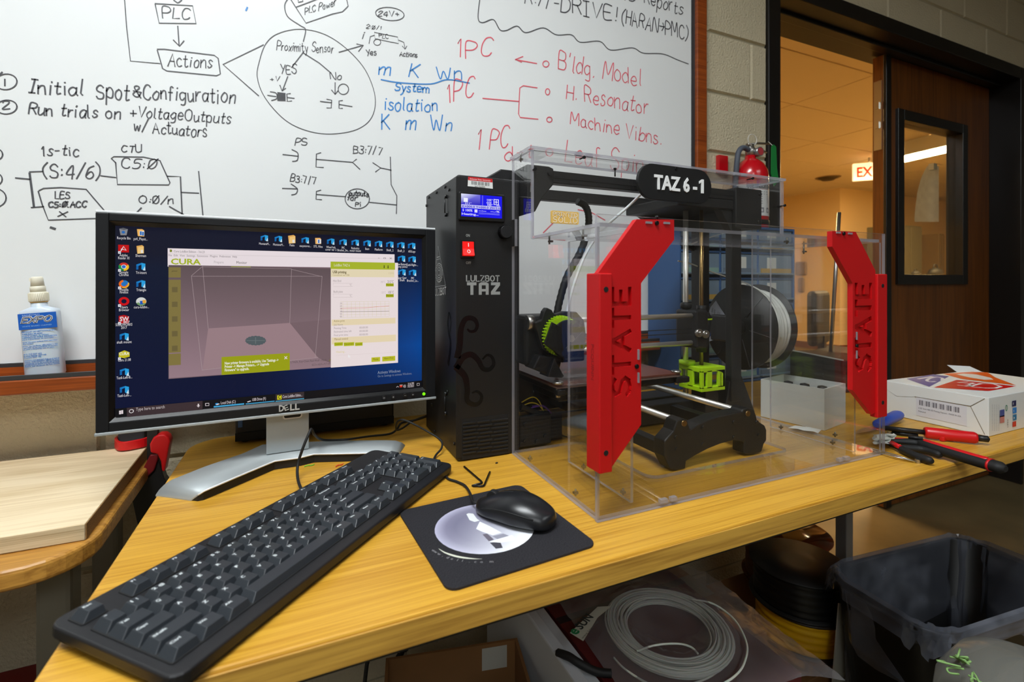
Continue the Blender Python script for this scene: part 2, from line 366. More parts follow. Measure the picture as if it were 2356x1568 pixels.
struct('floor', MB().box(-2.6, 11.4, -3.1, 6.4, -.06, 0), m_floor)
struct('ceiling', MB().box(-2.6, 4.4, -3.1, WALL, CEIL, CEIL+.05), m_plaster)
struct('wall_left', MB().box(-2.66, -2.6, -3.1, WALL+.2, 0, CEIL), m_plaster)
struct('wall_right', MB().box(4.4, 4.46, -3.1, WALL+.006, 0, CEIL), m_plaster)
struct('wall_front', MB().box(-2.6, 4.4, -3.16, -3.1, 0, CEIL), m_plaster)
DX0, DX1, DTOP = 1.548, 3.485, 2.16                                # outside of the door frame
wb_ = MB(); y0 = WALL+.006; y1 = WALL+.2
wb_.box(-2.6, DX0, y0, y1, 0, CEIL); wb_.box(DX1, 4.4, y0, y1, 0, CEIL); wb_.box(DX0, DX1, y0, y1, DTOP, CEIL)
wall_back = struct('wall_back', wb_, m_mortar)
_bl = {}
def block(x0, x1, z0, z1):
    wd, hg = round(x1-x0, 4), round(z1-z0, 4)
    if wd < .02 or hg < .02: return
    if (wd, hg) not in _bl:
        e = .004; b = MB()
        b.mesh([(0, 0, 0), (wd, 0, 0), (wd, 0, hg), (0, 0, hg), (e, -.008, e), (wd-e, -.008, e), (wd-e, -.008, hg-e), (e, -.008, hg-e)],
               [(4, 5, 6, 7), (0, 1, 5, 4), (1, 2, 6, 5), (2, 3, 7, 6), (3, 0, 4, 7)])
        o = b.build('block', m_cmu, wall_back, world=False, fix=False); _bl[(wd, hg)] = o
    else:
        o = _bl[(wd, hg)].copy(); COL.objects.link(o)
    o.location = (x0, y0, z0)
CH = .2032; ZJ = 1.691-8*CH; J = .007; WBR = 1.262; WBB = .86
for r in range(-1, 14):
    z0 = max(0, ZJ+r*CH+J/2); z1 = min(CEIL, ZJ+(r+1)*CH-J/2)
    if z1-z0 < .03: continue
    off = 1.47 if (r-8) % 2 == 0 else 1.47-.2032
    for k in range(-8, 8):
        a = off+k*.4064+J/2; b = a+.4064-J
        if b < -1.15 or a > 4.3: continue
        if b < WBR and z0 > WBB: continue                         # wholly behind the whiteboard
        zb = z0
        if a < DX0:
            block(a, min(b, DX0), z0, z1)
        if b > DX0 and z1 > DTOP:
            zz = max(z0, DTOP)
            block(max(a, DX0), min(b, DX1), zz, z1)
        if b > DX1: block(max(a, DX1), b, z0, z1)
# hall beyond the door
hallc = struct('ceiling_hall', MB().box(1.2, 11.4, WALL+.2, 6.4, HALL+.012, HALL+.06), mat('tile_grid', (192, 174, 140), .8))
tile = None
for i in range(8):
    for j in range(8):
        x = 1.25+i*1.22; y = WALL+.22+j*.61
        if tile is None: tile = MB().box(.006, 1.214, .006, .604, 0, .014).build('ceiling_tile', m_hallceil, hallc, world=False); o = tile
        else: o = tile.copy(); COL.objects.link(o)
        o.location = (x, y, HALL)
struct('wall_hall_corner', MB().box(7.55, 11.4, 4.68, 6.4, 0, HALL+.05), m_hall)
struct('wall_hall_far', MB().box(1.2, 7.55, 6.34, 6.4, 0, HALL+.05), m_hall)
struct('wall_hall_end', MB().box(11.34, 11.4, WALL+.2, 4.68, 0, HALL+.05), m_hall)
struct('wall_hall_left', MB().box(1.14, 1.2, WALL+.2, 6.4, 0, HALL+.05), m_hall)
struct('wall_hall_near', MB().box(4.4, 11.4, WALL+.14, WALL+.2, 0, HALL+.05).box(1.2, DX0, WALL+.2, WALL+.206, 0, HALL).box(DX1, 4.4, WALL+.2, WALL+.206, 0, HALL).box(DX0, DX1, WALL+.2, WALL+.206, DTOP, HALL), m_hall)
struct('baseboard_hall', MB().box(7.535, 7.55, 4.665, 6.34, 0, .1).box(7.535, 11.34, 4.665, 4.68, 0, .1), mat('brown_base', (96, 62, 30), .6))
# door frame and leaf
fr = MB(); fy0, fy1 = WALL-.012, WALL+.205
fr.box(DX0, DX0+.063, fy0, fy1, 0, DTOP); fr.box(DX1-.063, DX1, fy0, fy1, 0, DTOP); fr.box(DX0+.063, DX1-.063, fy0, fy1, DTOP-.06, DTOP)
fr.box(DX0+.063, DX0+.078, WALL+.06, WALL+.1, 0, DTOP-.06).box(DX0+.063, DX1-.063, WALL+.06, WALL+.1, DTOP-.075, DTOP-.06)
struct('trim_1', fr, m_black_paint, bevel=.003)
LY0, LY1 = 1.335, 1.38; LX0, LX1 = 2.468, DX1-.066; LT = DTOP-.066
wx0, wx1, wz0, wz1 = 2.585, 3.15, 1.06, 1.835
leaf = MB().box(LX0, wx0, LY0, LY1, .01, LT).box(wx1, LX1, LY0, LY1, .01, LT).box(wx0, wx1, LY0, LY1, .01, wz0).box(wx0, wx1, LY0, LY1, wz1, LT)
door = struct('door_1', leaf, m_doorwood)
wf = MB(); e = .024
for a, b, c_, d in ((wx0-e, wx0+e, wz0-e, wz1+e), (wx1-e, wx1+e, wz0-e, wz1+e), (wx0+e, wx1-e, wz0-e, wz0+e), (wx0+e, wx1-e, wz1-e, wz1+e)):
    wf.box(a, b, LY0-.014, LY1+.014, c_, d)
wf.build('window_frame', m_black_paint, door, bevel=.002)
MB().box(wx0+e, wx1-e, LY0+.018, LY0+.024, wz0+e, wz1-e).build('pane', clear('door_glass', (236, 236, 230)), door)
MB().box(LX0-.004, LX0+.034, LY0-.016, LY0-.0005, .01, LT).build('astragal', m_black_paint, door, bevel=.003)
fb = MB().box(LX0-.003, LX0+.001, LY0+.006, LY1-.006, 1.66, 1.98); fb.box(LX0-.010, LX0-.002, LY0+.014, LY1-.014, 1.76, 1.79).box(LX0-.010, LX0-.002, LY0+.014, LY1-.014, 1.85, 1.88)
fb.build('flush_bolt', m_steel, door)
# ceiling lights of the room (out of the picture, they light it) and of the hall; the fill panels among them are added
def glow(name, rgb, s):
    m = bpy.data.materials.new(name); m.use_nodes = True; nt = m.node_tree; b = nt.nodes['Principled BSDF']
    b.inputs['Base Color'].default_value = (.8, .8, .8, 1); b.inputs['Emission Color'].default_value = (*rgb, 1); b.inputs['Emission Strength'].default_value = s
    return m
def fixture(x, y, z, lx, ly, watts, rgb, label, rz=0., name='ceiling_light', group=None, drop=0.):
    t = thing(name, label, 'ceiling light', (x, y, z), rz, group)
    f_ = MB(); hx, hy = lx/2, ly/2; b = .02
    for q in ((-hx, hx, -hy, -hy+b), (-hx, hx, hy-b, hy), (-hx, -hx+b, -hy+b, hy-b), (hx-b, hx, -hy+b, hy-b)): f_.box(q[0], q[1], q[2], q[3], -.03-drop, -.001)
    f_.build('frame', mat('white_enamel', (225, 225, 222), .4), t, world=False)
    MB().box(-hx+b, hx-b, -hy+b, hy-b, -.026-drop, -.02-drop).build('diffuser', glow('light_'+label[:12], rgb, watts/(pi*lx*ly)), t, world=False)
COOL = (.93, .98, 1.0); WARM = (1.0, .67, .29)
names = ['square of light in the room ceiling over the left table', 'light panel in the room ceiling behind the camera', 'light panel in the room ceiling right of the camera']
for (x, y, wt), nm in zip(ROOM_LIGHTS, names): fixture(x, y, CEIL, 1.2, .6 if y > -1 else 1.2, wt, COOL, nm, name='ceiling_light')
p1 = onZ(2066, 352, HALL-.06); p2 = onZ(2206, 318, HALL-.06); dv = p2-p1; mid = (p1+p2)/2
fixture(mid.x-.12*dv.x, mid.y-.12*dv.y, HALL, dv.length*1.3, .34, 60, (1, .72, .38), 'bright fluorescent strip light seen through the door window', rz=math.atan2(dv.y, dv.x), name='strip_light', drop=.11)
for (x, y, wt), nm in zip(HALL_FILL, ['warm light panel in the hall ceiling out of sight', 'warm light panel in the hall ceiling near the frame']): fixture(x, y, HALL, 1.2, .6, wt, WARM, nm)
# things in the hall
pe = onZ(1990, 392, 2.2); pe = Vector(ray(2000, 394))*5.6; pe.z += HC
ex = thing('exit_sign', 'lit white exit sign with red letters hanging from hall ceiling', 'exit sign', pe, radians(-48))
MB().box(-.16, .16, -.02, .03, -.1, .1).build('housing', mat('sign_white', (235, 228, 212), .5, emit=(255, 214, 160), estr=1.6), ex, world=False, bevel=.006)
MB().text('EXIT', (0, -.022, -.06), (1, 0, 0), (0, 0, 1), .16, width=.26, align='c', bold=True).build('lettering', mat('exit_red', (220, 40, 20), .5, emit=(255, 50, 20), estr=1.2), ex, world=False)
MB().cyl((0, 0, .1), (0, 0, HALL-pe.z), .01, n=8).build('stem', m_steel, ex, world=False)
vp = onZ(1905, 408, HALL)
vt = thing('ceiling_vent', 'dark round vent on the hall ceiling', 'vent', (vp.x, vp.y, HALL))
MB().lathe([(.0, -.04), (.07, -.04), (.1, -.02), (.125, -.001)], n=20).build('vent_cone', mat('vent_dark', (60, 48, 30), .6), vt, world=False)
MB().lathe([(.125, 0), (.14, -.01), (.155, 0)], n=24).build('vent_ring', mat('vent_ring', (120, 96, 60), .6), vt, world=False)
# paper on the door window, hall side
pp = thing('paper_sheet', 'curled grey paper sheet taped behind the door window', 'paper', onY(2132, 445, LY1+.03))
b = MB(); rows = 12; colsn = 6
lft = [2133, 2127, 2122, 2118, 2115, 2112, 2110, 2109, 2107, 2106, 2105, 2104, 2104]; g = []
for r in range(rows+1):
    yy = 382+(510-382)*r/rows
    for q in range(colsn+1):
        u = q/colsn; x = lft[r]+(2160-lft[r])*u
        g.append(onY(x, yy, LY1+.02+.03*sin(pi*u)*(.4+.6*r/rows)+.02*(1-u)))
b.mesh(g, [(r*(colsn+1)+q, r*(colsn+1)+q+1, (r+1)*(colsn+1)+q+1, (r+1)*(colsn+1)+q) for r in range(rows) for q in range(colsn)], smooth=True)
paperm = mat('grey_paper', (228, 226, 222), .9, noise=.12, nscale=30)
_nt = paperm.node_tree; _tl = _nt.nodes.new('ShaderNodeBsdfTranslucent'); _tl.inputs[0].default_value = (.42, .42, .42, 1); _mx = _nt.nodes.new('ShaderNodeMixShader'); _mx.inputs[0].default_value = .35
_nt.links.new(_nt.nodes['Principled BSDF'].outputs[0], _mx.inputs[1]); _nt.links.new(_tl.outputs[0], _mx.inputs[2]); _nt.links.new(_mx.outputs[0], _nt.nodes['Material Output'].inputs[0])
b.build('sheet', paperm, pp)
tb = MB(); q = onY(2150, 381, LY1+.004); tb.box(q.x-.012, q.x+.02, LY1+.001, LY1+.024, q.z-.02, q.z+.012).build('tape', mat('tape_white', (222, 218, 205), .5), pp)
# cabinets seen through the door window and doorway
def hall_box(name, label, cat, px0, py0, px1, Y, depth, rgb, group=None):
    a = onY(px0, py0, Y); c_ = onY(px1, py0, Y); t = thing(name, label, cat, ((a.x+c_.x)/2, Y+depth/2, 0), 0, group)
    wd = (c_.x-a.x)/2; mm = mat('hallbox_%d_%d_%d' % rgb, rgb, .6)
    MB().box(-wd, wd, -depth/2, depth/2, 0, a.z).build('body', mm, t, world=False, bevel=.01)
    d = MB(); d.box(-wd+.02, -.006, -depth/2-.012, -depth/2, .06, a.z-.03); d.build('cabinet_door', mm, t, world=False, bevel=.004)
    d = MB(); d.box(.006, wd-.02, -depth/2-.012, -depth/2, .06, a.z-.03); d.build('cabinet_door', mm, t, world=False, bevel=.004)
hall_box('grey_cabinet', 'dark grey green cabinet left behind the door window', 'cabinet', 2066, 516, 2121, 3.9, .4, (92, 88, 70))
hall_box('narrow_locker', 'narrow grey locker in the hall right of the dark cabinet', 'locker', 2161, 537, 2173, 4.2, .3, (128, 108, 70))
def hall_counter():
    a = onY(2060, 632, 3.1); c_ = onY(2215, 632, 3.1)
    t = thing('hall_counter', 'pale counter top in the hall at the foot of the door window', 'counter', ((a.x+c_.x)/2, 3.3, 0))
    wd = (c_.x-a.x)/2
    MB().box(-wd, wd, -.25, .25, a.z-.04, a.z).build('counter_top', mat('pale_laminate', (210, 180, 130), .5), t, world=False, bevel=.004)
    MB().box(-wd+.02, wd-.02, -.22, .22, 0, a.z-.04).build('base_cabinet', mat('hall_brown', (110, 82, 44), .6), t, world=False)
    for i, (px, py, r, nm, lb) in enumerate(((2152, 622, .06, 'black_bag', 'slumped black bag on the hall counter right of centre'), (2107, 628, .035, 'dark_pouch', 'small dark pouch on the hall counter by the grey cabinet'))):
        q = onY(px, py, 3.2); tt = thing(nm, lb, 'bag', (q.x, 3.2, a.z))
        MB().lathe([(r*1.5, 0), (r*1.9, r*.4), (r*1.5, r*1.1), (r*.7, r*1.5), (0, r*1.6)], n=14, sy=.6).build('bag_body', m_rubber, tt, world=False)
        MB().tube(catmull([(-r*.8, 0, r*1.1), (-r*.5, 0, r*2.1), (r*.5, 0, r*2.1), (r*.8, 0, r*1.1)]), r*.12, n=6).build('bag_handle', m_rubber, tt, world=False)
hall_counter()
q = onX(1844, 630, 7.53)
tp = thing('wall_telephone', 'grey wall telephone on the far hall wall', 'telephone', (7.545, q.y, q.z))
MB().box(-.05, 0, -.09, .09, -.02, .2).build('phone_body', mat('phone_grey', (120, 100, 72), .6), tp, world=False, bevel=.02)
MB().box(-.04, 0, -.05, .05, -.3, -.06).build('handset_cord_box', mat('phone_grey', (120, 100, 72), .6), tp, world=False, bevel=.02)
cp = Vector((4.12, 2.5, 0))
ch = thing('office_chair', 'dark office chair standing in the hall behind the red handle', 'chair', cp, radians(20))
MB().box(-.22, .22, .16, .24, .52, .98).build('backrest', m_rubber, ch, world=False, bevel=.05, seg=3)
MB().box(-.24, .24, -.25, .2, .42, .5).build('seat', m_rubber, ch, world=False, bevel=.03, seg=3)
MB().cyl((0, 0, .08), (0, 0, .42), .03, n=10).build('column', m_dark, ch, world=False)
MB().box(-.03, .03, .15, .2, .4, .6).build('back_bracket', m_dark, ch, world=False)
for k in range(5):
    a = 2*pi*k/5; MB().tube([(0, 0, .1), (.26*cos(a), .26*sin(a), .06)], .022, n=6).cyl((.26*cos(a), .26*sin(a), .0), (.26*cos(a), .26*sin(a), .06), .03, n=8).build('base_leg', m_dark, ch, world=False)
# ================================================================= WHITEBOARD
WY = WALL-.02
m_trim = wood('cherry_trim', (158, 76, 24), (120, 50, 12), scale=(3, 3, 40), fine=(6, 6, 300), rough=.35)
m_trimh = wood('cherry_trim_long', (158, 76, 24), (116, 50, 14), scale=(3, 40, 40), fine=(6, 300, 300), rough=.35)
m_alu = mat('dark_aluminium', (78, 78, 80), .4, metal=.6)
board = thing('whiteboard', 'large white marker board covered with handwritten notes on block wall', 'whiteboard', (0, WALL, .84))
xr = onY(1590, 190, WY).x; xr2 = onY(1599, 190, WY-.004).x; xr3 = onY(1626, 190, WY-.012).x
MB().box(-1.5, xr, WY, WALL-.003, .892, 2.35).build('panel', mat('whiteboard_enamel', (232, 234, 234), .30, spec=.32, noise=.012, nscale=4), board)
MB().box(xr, xr2, WY-.004, WALL-.003, .88, 2.35).build('edge_strip', m_alu, board)
MB().box(xr2, xr3, WY-.014, WALL-.003, .85, 2.37).build('side_rail', m_trim, board, bevel=.003)
MB().box(-1.5, xr, WY-.004, WALL-.003, .885, .8915).build('bottom_strip', m_alu, board)
MB().box(-1.5, xr, WY-.006, WALL-.003, .85, .8848).build('bottom_rail', m_trimh, board)
MB().box(-1.5, .975, 1.128, WY-.007, .852, .870).build('tray', m_trimh, board, bevel=.002)
MB().box(-1.5, .975, 1.1205, 1.1275, .8715, .879).build('tray_lip', m_alu, board)
MB().box(-1.5, .975, 1.118, 1.1275, .846, .8713).build('tray_front', m_trimh, board, bevel=.002)
W = lambda x, y: onY(x, y, WY-.0007)
NB = (0, -1, 0)
INK = {'k': mat('black_ink', (84, 84, 88), .5), 'r': mat('red_ink', (230, 92, 108), .5), 'b': mat('blue_ink', (56, 136, 208), .5)}
_pen = [None]
def ln(pts, c='k', w=.0026, closed=False, sm=False):
    w *= .86; P = [W(*p) for p in pts]
    if sm: P = catmull(P, 6, closed)
    if _pen[0] is not None: _pen[0].ribbon(P, w, NB, closed=closed)
    else: MB().ribbon(P, w, NB, closed=closed).build('drawn_line', INK[c], board, fix=False)
def hand(s, a, b, h, c='k', w=.0024, slant=.06):
    _pen[0] = MB(); st, wd = pen(s, jit=1.); ax, ay = a; bx, by = b; dx, dy = (bx-ax)/wd, (by-ay)/wd
    wi = 0
    for q, k in zip(st, list(pen.word)):
        if k != wi and _pen[0].f: _pen[0].build('written_word', INK[c], board, fix=False); _pen[0] = MB()
        wi = k; P = []
        for (u, v) in q:
            u2 = u+v*slant
            P.append((ax+dx*u2+random.uniform(-.7, .7), ay+dy*u2-h*v/10+random.uniform(-.7, .7)))
        if len(P) > 3: ln(P, c, w, sm=True)
        else: ln(P, c, w)
    _pen[0].build('written_word', INK[c], board, fix=False); _pen[0] = None
def ell(cx_, cy_, rx, ry, c='k', w=.0024, rot=0, a0=0, a1=360):
    P = []
    for k in range(25):
        t = radians(a0+(a1-a0)*k/24); x, y = rx*cos(t), ry*sin(t); r = radians(rot)
        P.append((cx_+x*cos(r)-y*sin(r), cy_+x*sin(r)+y*cos(r)))
    ln(P, c, w)
# black notes
ln([(357, 8), (443, 13), (451, 54), (366, 53), (357, 10)]); hand('PLC', (374, 42), (436, 42), 27)
ln([(400, 0), (409, 6), (418, 0)], sm=True)
ln([(409, 60), (412, 104)]); ln([(399, 92), (413, 106), (423, 94)])
ln([(286, -8), (291, 60), (300, 140), (368, 146)], w=.002)
ln([(362, 113), (378, 113), (493, 127), (502, 134), (507, 170), (498, 174), (384, 163), (374, 157), (362, 116)]); hand('Actions', (386, 151), (487, 157), 27)
ln([(606, 103), (513, 148), (595, 220)])
ln([(612, 100), (640, 77), (690, 67), (745, 78), (795, 110), (840, 160), (863, 222), (855, 270), (820, 298), (760, 308), (705, 300), (655, 275), (610, 225), (592, 178), (597, 140)], closed=True, sm=True, w=.002)
ln([(665, -6), (655, 12), (662, 38), (690, 58), (703, 68), (698, 95)], sm=True)
ln([(668, -3), (704, 53), (765, 32), (788, 27), (801, 14), (797, -4)]); ln([(682, 16), (730, -2)]); hand('PLC Power', (702, 33), (772, 12), 15, w=.002); ln([(686, 0), (686, 5), (697, 3), (696, -2)])
hand('Proximity Sensor', (637, 116), (767, 121), 20, w=.002)
ln([(698, 120), (671, 155)]); ln([(697, 121), (735, 145), (762, 168)]); ln([(780, 120), (835, 104)]); ln([(821, 101), (836, 104), (825, 118)])
hand('YES', (645, 168), (682, 170), 20); hand('+V', (622, 187), (642, 187), 11, w=.0018); ln([(662, 176), (650, 208)]); ln([(644, 196), (649, 209), (657, 203)])
ln([(616, 219), (635, 222)]); ln([(622, 211), (635, 214), (637, 226), (625, 231)], sm=True)
for k in range(9): ln([(639, 213+k*2.2), (656, 215+k*2)], w=.003)
ln([(668, 215), (660, 216), (661, 233), (671, 232)]); ln([(661, 224), (677, 226)])
hand('No', (760, 182), (784, 184), 17); ln([(771, 190), (771, 216)]); ln([(763, 207), (771, 217), (777, 209)]); ell(790, 205, 12, 12)
ln([(737, 233), (763, 236)]); ln([(752, 228), (763, 230), (762, 248), (752, 248)]); ln([(788, 231), (780, 232), (780, 249), (788, 249)]); ln([(781, 240), (810, 245)])
ell(14, 188, 25, 18, rot=-5); ln([(-2, 172), (5, 166)], w=.003); ln([(11, 182), (11, 197)])
hand('Initial', (66, 213), (190, 220), 33, w=.003); hand('Spot', (222, 224), (296, 230), 34, w=.003); hand('&', (306, 223), (324, 226), 28, w=.003); hand('Configuration', (330, 226), (540, 238), 32, w=.003)
ell(15, 246, 24, 16, rot=-4); hand('2', (6, 250), (22, 250), 17)
hand('Run trials on', (65, 262), (276, 275), 28, w=.0028); hand('+VoltageOutputs', (300, 268), (530, 284), 25, w=.0026); hand('w/ Actuators', (308, 300), (475, 316), 26, w=.0026)
hand('1s-tic', (97, 358), (180, 359), 24, w=.0026); hand('CTU', (280, 350), (326, 350), 16); hand('(S:4/6)', (98, 408), (231, 411), 32, w=.0028); hand('C5:~', (280, 386), (357, 388), 22)
ln([(266, 374), (256, 364), (262, 360), (330, 361), (368, 369), (391, 420), (388, 425), (270, 424), (266, 374)])
ln([(36, 409), (68, 412)], w=.003); ln([(68, 395), (98, 394)]); ln([(68, 398), (78, 475)], w=.004); ln([(232, 404), (266, 408)]); ln([(385, 405), (415, 406), (419, 492)], w=.003); ln([(417, 442), (457, 444)]); ln([(457, 394), (467, 497)])
ln([(72, 477), (100, 475)]); ln([(90, 438), (100, 433), (140, 431), (198, 435), (240, 484)]); ln([(88, 440), (97, 470), (111, 506), (222, 502)]); hand('LES', (127, 457), (160, 457), 15); hand('C5:~.ACC', (112, 477), (198, 476), 12, w=.003); hand('x', (133, 497), (152, 497), 18)
hand('O:~/n', (320, 468), (398, 468), 18); ln([(390, 475), (422, 493)], w=.003); ln([(325, 478), (315, 488)], w=.003); ln([(117, 523), (126, 526)], w=.005)
ell(-12, 355, 18, 14); ell(-10, 412, 15, 14); ell(-14, 455, 28, 22)
hand('PS', (678, 335), (706, 332), 18); ln([(651, 355), (685, 359)]); ln([(672, 344), (685, 352), (684, 368), (673, 371)], sm=True); ln([(738, 351), (728, 354), (727, 384), (744, 385)]); ln([(727, 366), (810, 373)]); ln([(828, 389), (811, 373), (820, 366)])
hand('B3:7/7', (813, 351), (878, 356), 17); ln([(858, 374), (876, 386), (864, 395)]); ln([(876, 386), (900, 391)]); ln([(898, 361), (900, 425), (913, 450), (912, 491)])
hand('B3:7/7', (668, 417), (727, 424), 16); ln([(650, 433), (684, 434)]); ln([(670, 423), (684, 434), (681, 445), (671, 448)], sm=True); ln([(738, 437), (728, 440), (727, 458), (740, 459)]); ln([(728, 447), (795, 452)])
ell(822, 457, 28, 23); hand('outputs', (803, 449), (847, 452), 11, w=.003); hand('for', (799, 461), (820, 461), 11, w=.003); hand('Pi', (818, 474), (830, 474), 10); ln([(850, 465), (912, 471)])
ell(897, 32, 33, 15, rot=6); hand('24V+', (870, 36), (918, 38), 12); hand('2:~/1', (842, 65), (877, 68), 9, w=.0016); hand('i', (831, 88), (836, 88), 16)
ln([(861, 74), (915, 85), (917, 100), (863, 89)], closed=True, w=.002); hand('PLC', (872, 86), (893, 88), 9, w=.0018); ln([(861, 81), (852, 84), (849, 100)], w=.002); ell(868, 97, 8, 7, w=.002); ln([(917, 92), (929, 97), (932, 112)], w=.002); ln([(926, 106), (932, 113), (936, 106)], w=.002)
hand('Yes', (843, 128), (865, 126), 15); hand('Actions', (919, 129), (960, 131), 10)
ln([(1105, -10), (1100, 40), (1110, 52), (1135, 45), (1150, 68), (1165, 70), (1190, 60), (1210, 75), (1250, 64), (1280, 80), (1315, 80), (1335, 97), (1380, 95), (1405, 115), (1455, 110), (1480, 122), (1525, 124), (1560, 138), (1584, 147)], sm=True, w=.0032)
hand('R://-', (1208, 8), (1285, 20), 36, w=.0034); hand('DRIVE!', (1290, 26), (1420, 50), 34, w=.0042); hand('(HARAN>PMC)', (1430, 52), (1583, 93), 32, w=.004); hand('ds', (1418, -2), (1462, 4), 36, w=.0038); hand('Reports', (1482, 8), (1570, 33), 30, w=.0038)
# red notes
R = dict(c='r', w=.0034)
hand('1PC', (1052, 133), (1130, 128), 40, **R); ln([(1235, 146), (1186, 137)], **R); ln([(1203, 130), (1185, 137), (1200, 143)], **R); ell(1256, 147, 7, 7, **R); hand("B'ldg. Model", (1285, 160), (1475, 198), 38, **R)
hand('1PC', (1030, 236), (1088, 222), 42, **R); ln([(1111, 226), (1193, 233)], **R); ln([(1236, 202), (1204, 197), (1196, 202), (1193, 262), (1197, 270), (1238, 274)], **R); ell(1260, 211, 5, 7, **R); ell(1264, 275, 6, 6, **R)
hand('H. Resonator', (1303, 226), (1490, 262), 36, **R); hand('Machine Vibns.', (1312, 286), (1522, 334), 32, **R); hand('1 PC', (1098, 348), (1168, 338), 45, **R); ell(1264, 350, 8, 9, **R); hand('d-t', (1162, 370), (1225, 362), 32, **R); hand('Leaf Spin', (1300, 372), (1480, 398), 46, **R)
ln([(1225, 545), (1300, 552)], **R); ln([(1250, 535), (1285, 500)], **R); ln([(1330, 482), (1360, 488), (1392, 506)], **R)
# blue notes
B = dict(c='b', w=.0036)
hand('m  K  Wn', (870, 172), (1062, 182), 28, **B); ln([(877, 183), (920, 190), (990, 193), (1030, 183), (1080, 191)], sm=True, **B); hand('System', (908, 208), (987, 214), 19, **B); hand('isolation', (885, 254), (1006, 256), 30, **B); hand('K  m  Wn', (878, 298), (1038, 301), 33, **B); ln([(566, 24), (569, 17)], **B)
# ================================================================= SPRAY BOTTLE on the tray
bt = thing('spray_bottle', 'translucent board cleaner spray bottle with blue label on the wooden tray', 'spray bottle', (onY(106, 862, 1.158).x, 1.158, .871))
bt.rotation_euler = (0, radians(-4), radians(4))
m_hdpe = mat('milky_plastic', (206, 218, 230), .35, sss=.15)
bw, bd = .0275, .015
b = MB(); n = 28
def ring(sx, sy, z, p=3.2):
    return [(abs(cos(t))**(2/p)*sx*(1 if cos(t) >= 0 else -1), abs(sin(t))**(2/p)*sy*(1 if sin(t) >= 0 else -1), z) for t in [2*pi*k/n for k in range(n)]]
def loft(b, rings, m=0):
    i = len(b.v); k_ = len(rings[0])
    for r in rings: b.v += [tuple(p) for p in r]
    for j in range(len(rings)-1):
        for k in range(k_):
            b.f.append((i+j*k_+k, i+j*k_+(k+1) % k_, i+(j+1)*k_+(k+1) % k_, i+(j+1)*k_+k)); b.m.append(m); b.sm.append(True)
    b.f += [tuple(range(i+k_-1, i-1, -1)), tuple(range(i+(len(rings)-1)*k_, i+len(rings)*k_))]; b.m += [m, m]; b.sm += [False, False]
loft(b, [ring(bw*.93, bd*.93, 0), ring(bw, bd, .004), ring(bw, bd, .116), ring(bw*.97, bd*.97, .121), ring(bw*.5, bd*.85, .1265, 2), ring(.0115, .0115, .128, 2), ring(.0115, .0115, .136, 2)])
b.build('bottle_body', m_hdpe, bt, world=False)
lb = MB(); LYb = -bd-.0006; x0, x1 = -bw*.93, bw*.95
lb.face([(x0, LYb, .088), (x1, LYb, .088), (x1, LYb, .1165), (x0, LYb, .1165)], col=(22, 92, 188))
T = lambda s, x, z, size, c, w=None, bold=False: lb.text(s, (x, LYb-.0003, z), (1, 0, 0), (0, 0, 1), size, col=c, width=w, bold=bold)
st, wd = pen('EXPO', 1.6)
for q in st: lb.ribbon([(-.0215+(u+v*.25)/(wd+2)*.042, LYb-.0004, .1000+v*.0010) for u, v in q], .0034, NB, col=(236, 238, 240))
for q in st: lb.ribbon([(-.0215+(u+v*.25)/(wd+2)*.042, LYb-.0008, .1000+v*.0010) for u, v in q], .0019, NB, col=(122, 124, 132))
T('SANFORD', -.020, .1125, .0032, (190, 214, 240), .024); T('WHITE BOARD CLEANER', -.021, .0925, .0034, (150, 196, 240), .04)
for i, (s, zz, wd_, bo) in enumerate((('PRODUIT DE NETTOYAGE DU', .0825, .045, 1), ('TABLEAU BLANC', .0785, .028, 1), ('pour la surface de tableau', .0757, .036, 0), ('LIMPIADOR PARA PIZARRON', .0722, .047, 1), ('para superficies de borrado', .0694, .042, 0), ('Spray dry erase surfaces then wipe clean', .0642, .047, 0), ('dry erase', .0615, .014, 0), ('Pour les surfaces effacables a sec', .0572, .047, 0), ('vaporizar en las superficies de borrado', .0544, .047, 0), ('en seco y limpiarlas con un pano', .0516, .042, 0), ('8 FL OZ (237 mL)', .0425, .024, 1), ('8 once liquide (237 ml)', .0395, .030, 0), ('8 onzas (237 ml)', .0368, .023, 0), ('WARNING: EYE IRRITANT. Keep out of reach of', .0312, .047, 0), ('children. AVERTISSEMENT: IRRITE LES YEUX', .0286, .047, 0), ('Conserver hors de portee des enfants', .026, .047, 0), ('ADVERTENCIA: IRRITA LOS OJOS. Mantener', .0234, .047, 0), ('fuera del alcance de los ninos', .0208, .047, 0))):
    lb.text(s, (-.0225, LYb, zz), (1, 0, 0), (0, 0, 1), .0034 if bo else .0028, col=(42, 118, 196), width=wd_, bold=True)
lb.build('label', vprint('bottle_print', .4), bt, world=False, fix=False)
m_cap = mat('cream_cap', (232, 226, 206), .45)
c_ = MB(); c_.lathe([(.0125, .1365), (.0138, .137), (.0132, .153), (.0115, .154)], n=30); c_.build('collar', m_cap, bt, world=False)
rb = MB()
for k in range(36):
    t = 2*pi*k/36; rb.box(-.0004, .0004, .0128, .0141, .138, .152, M=Matrix.Rotation(t, 4, 'Z'))
rb.build('collar_ribs', m_cap, bt, world=False)
MB().lathe([(.0108, .154), (.0108, .164), (.0100, .1645)], n=24).build('pump_ring', m_cap, bt, world=False)
MB().lathe([(.0095, .1645), (.0085, .179), (.0072, .182), (0, .182)], n=24).box(-.0098, -.006, -.003, .003, .174, .180).build('spray_head', m_cap, bt, world=False)
MB().lathe([(.0119, .1352), (.0126, .1364)], n=24).build('yellow_ring', mat('yellow_ring', (230, 170, 40), .5), bt, world=False)
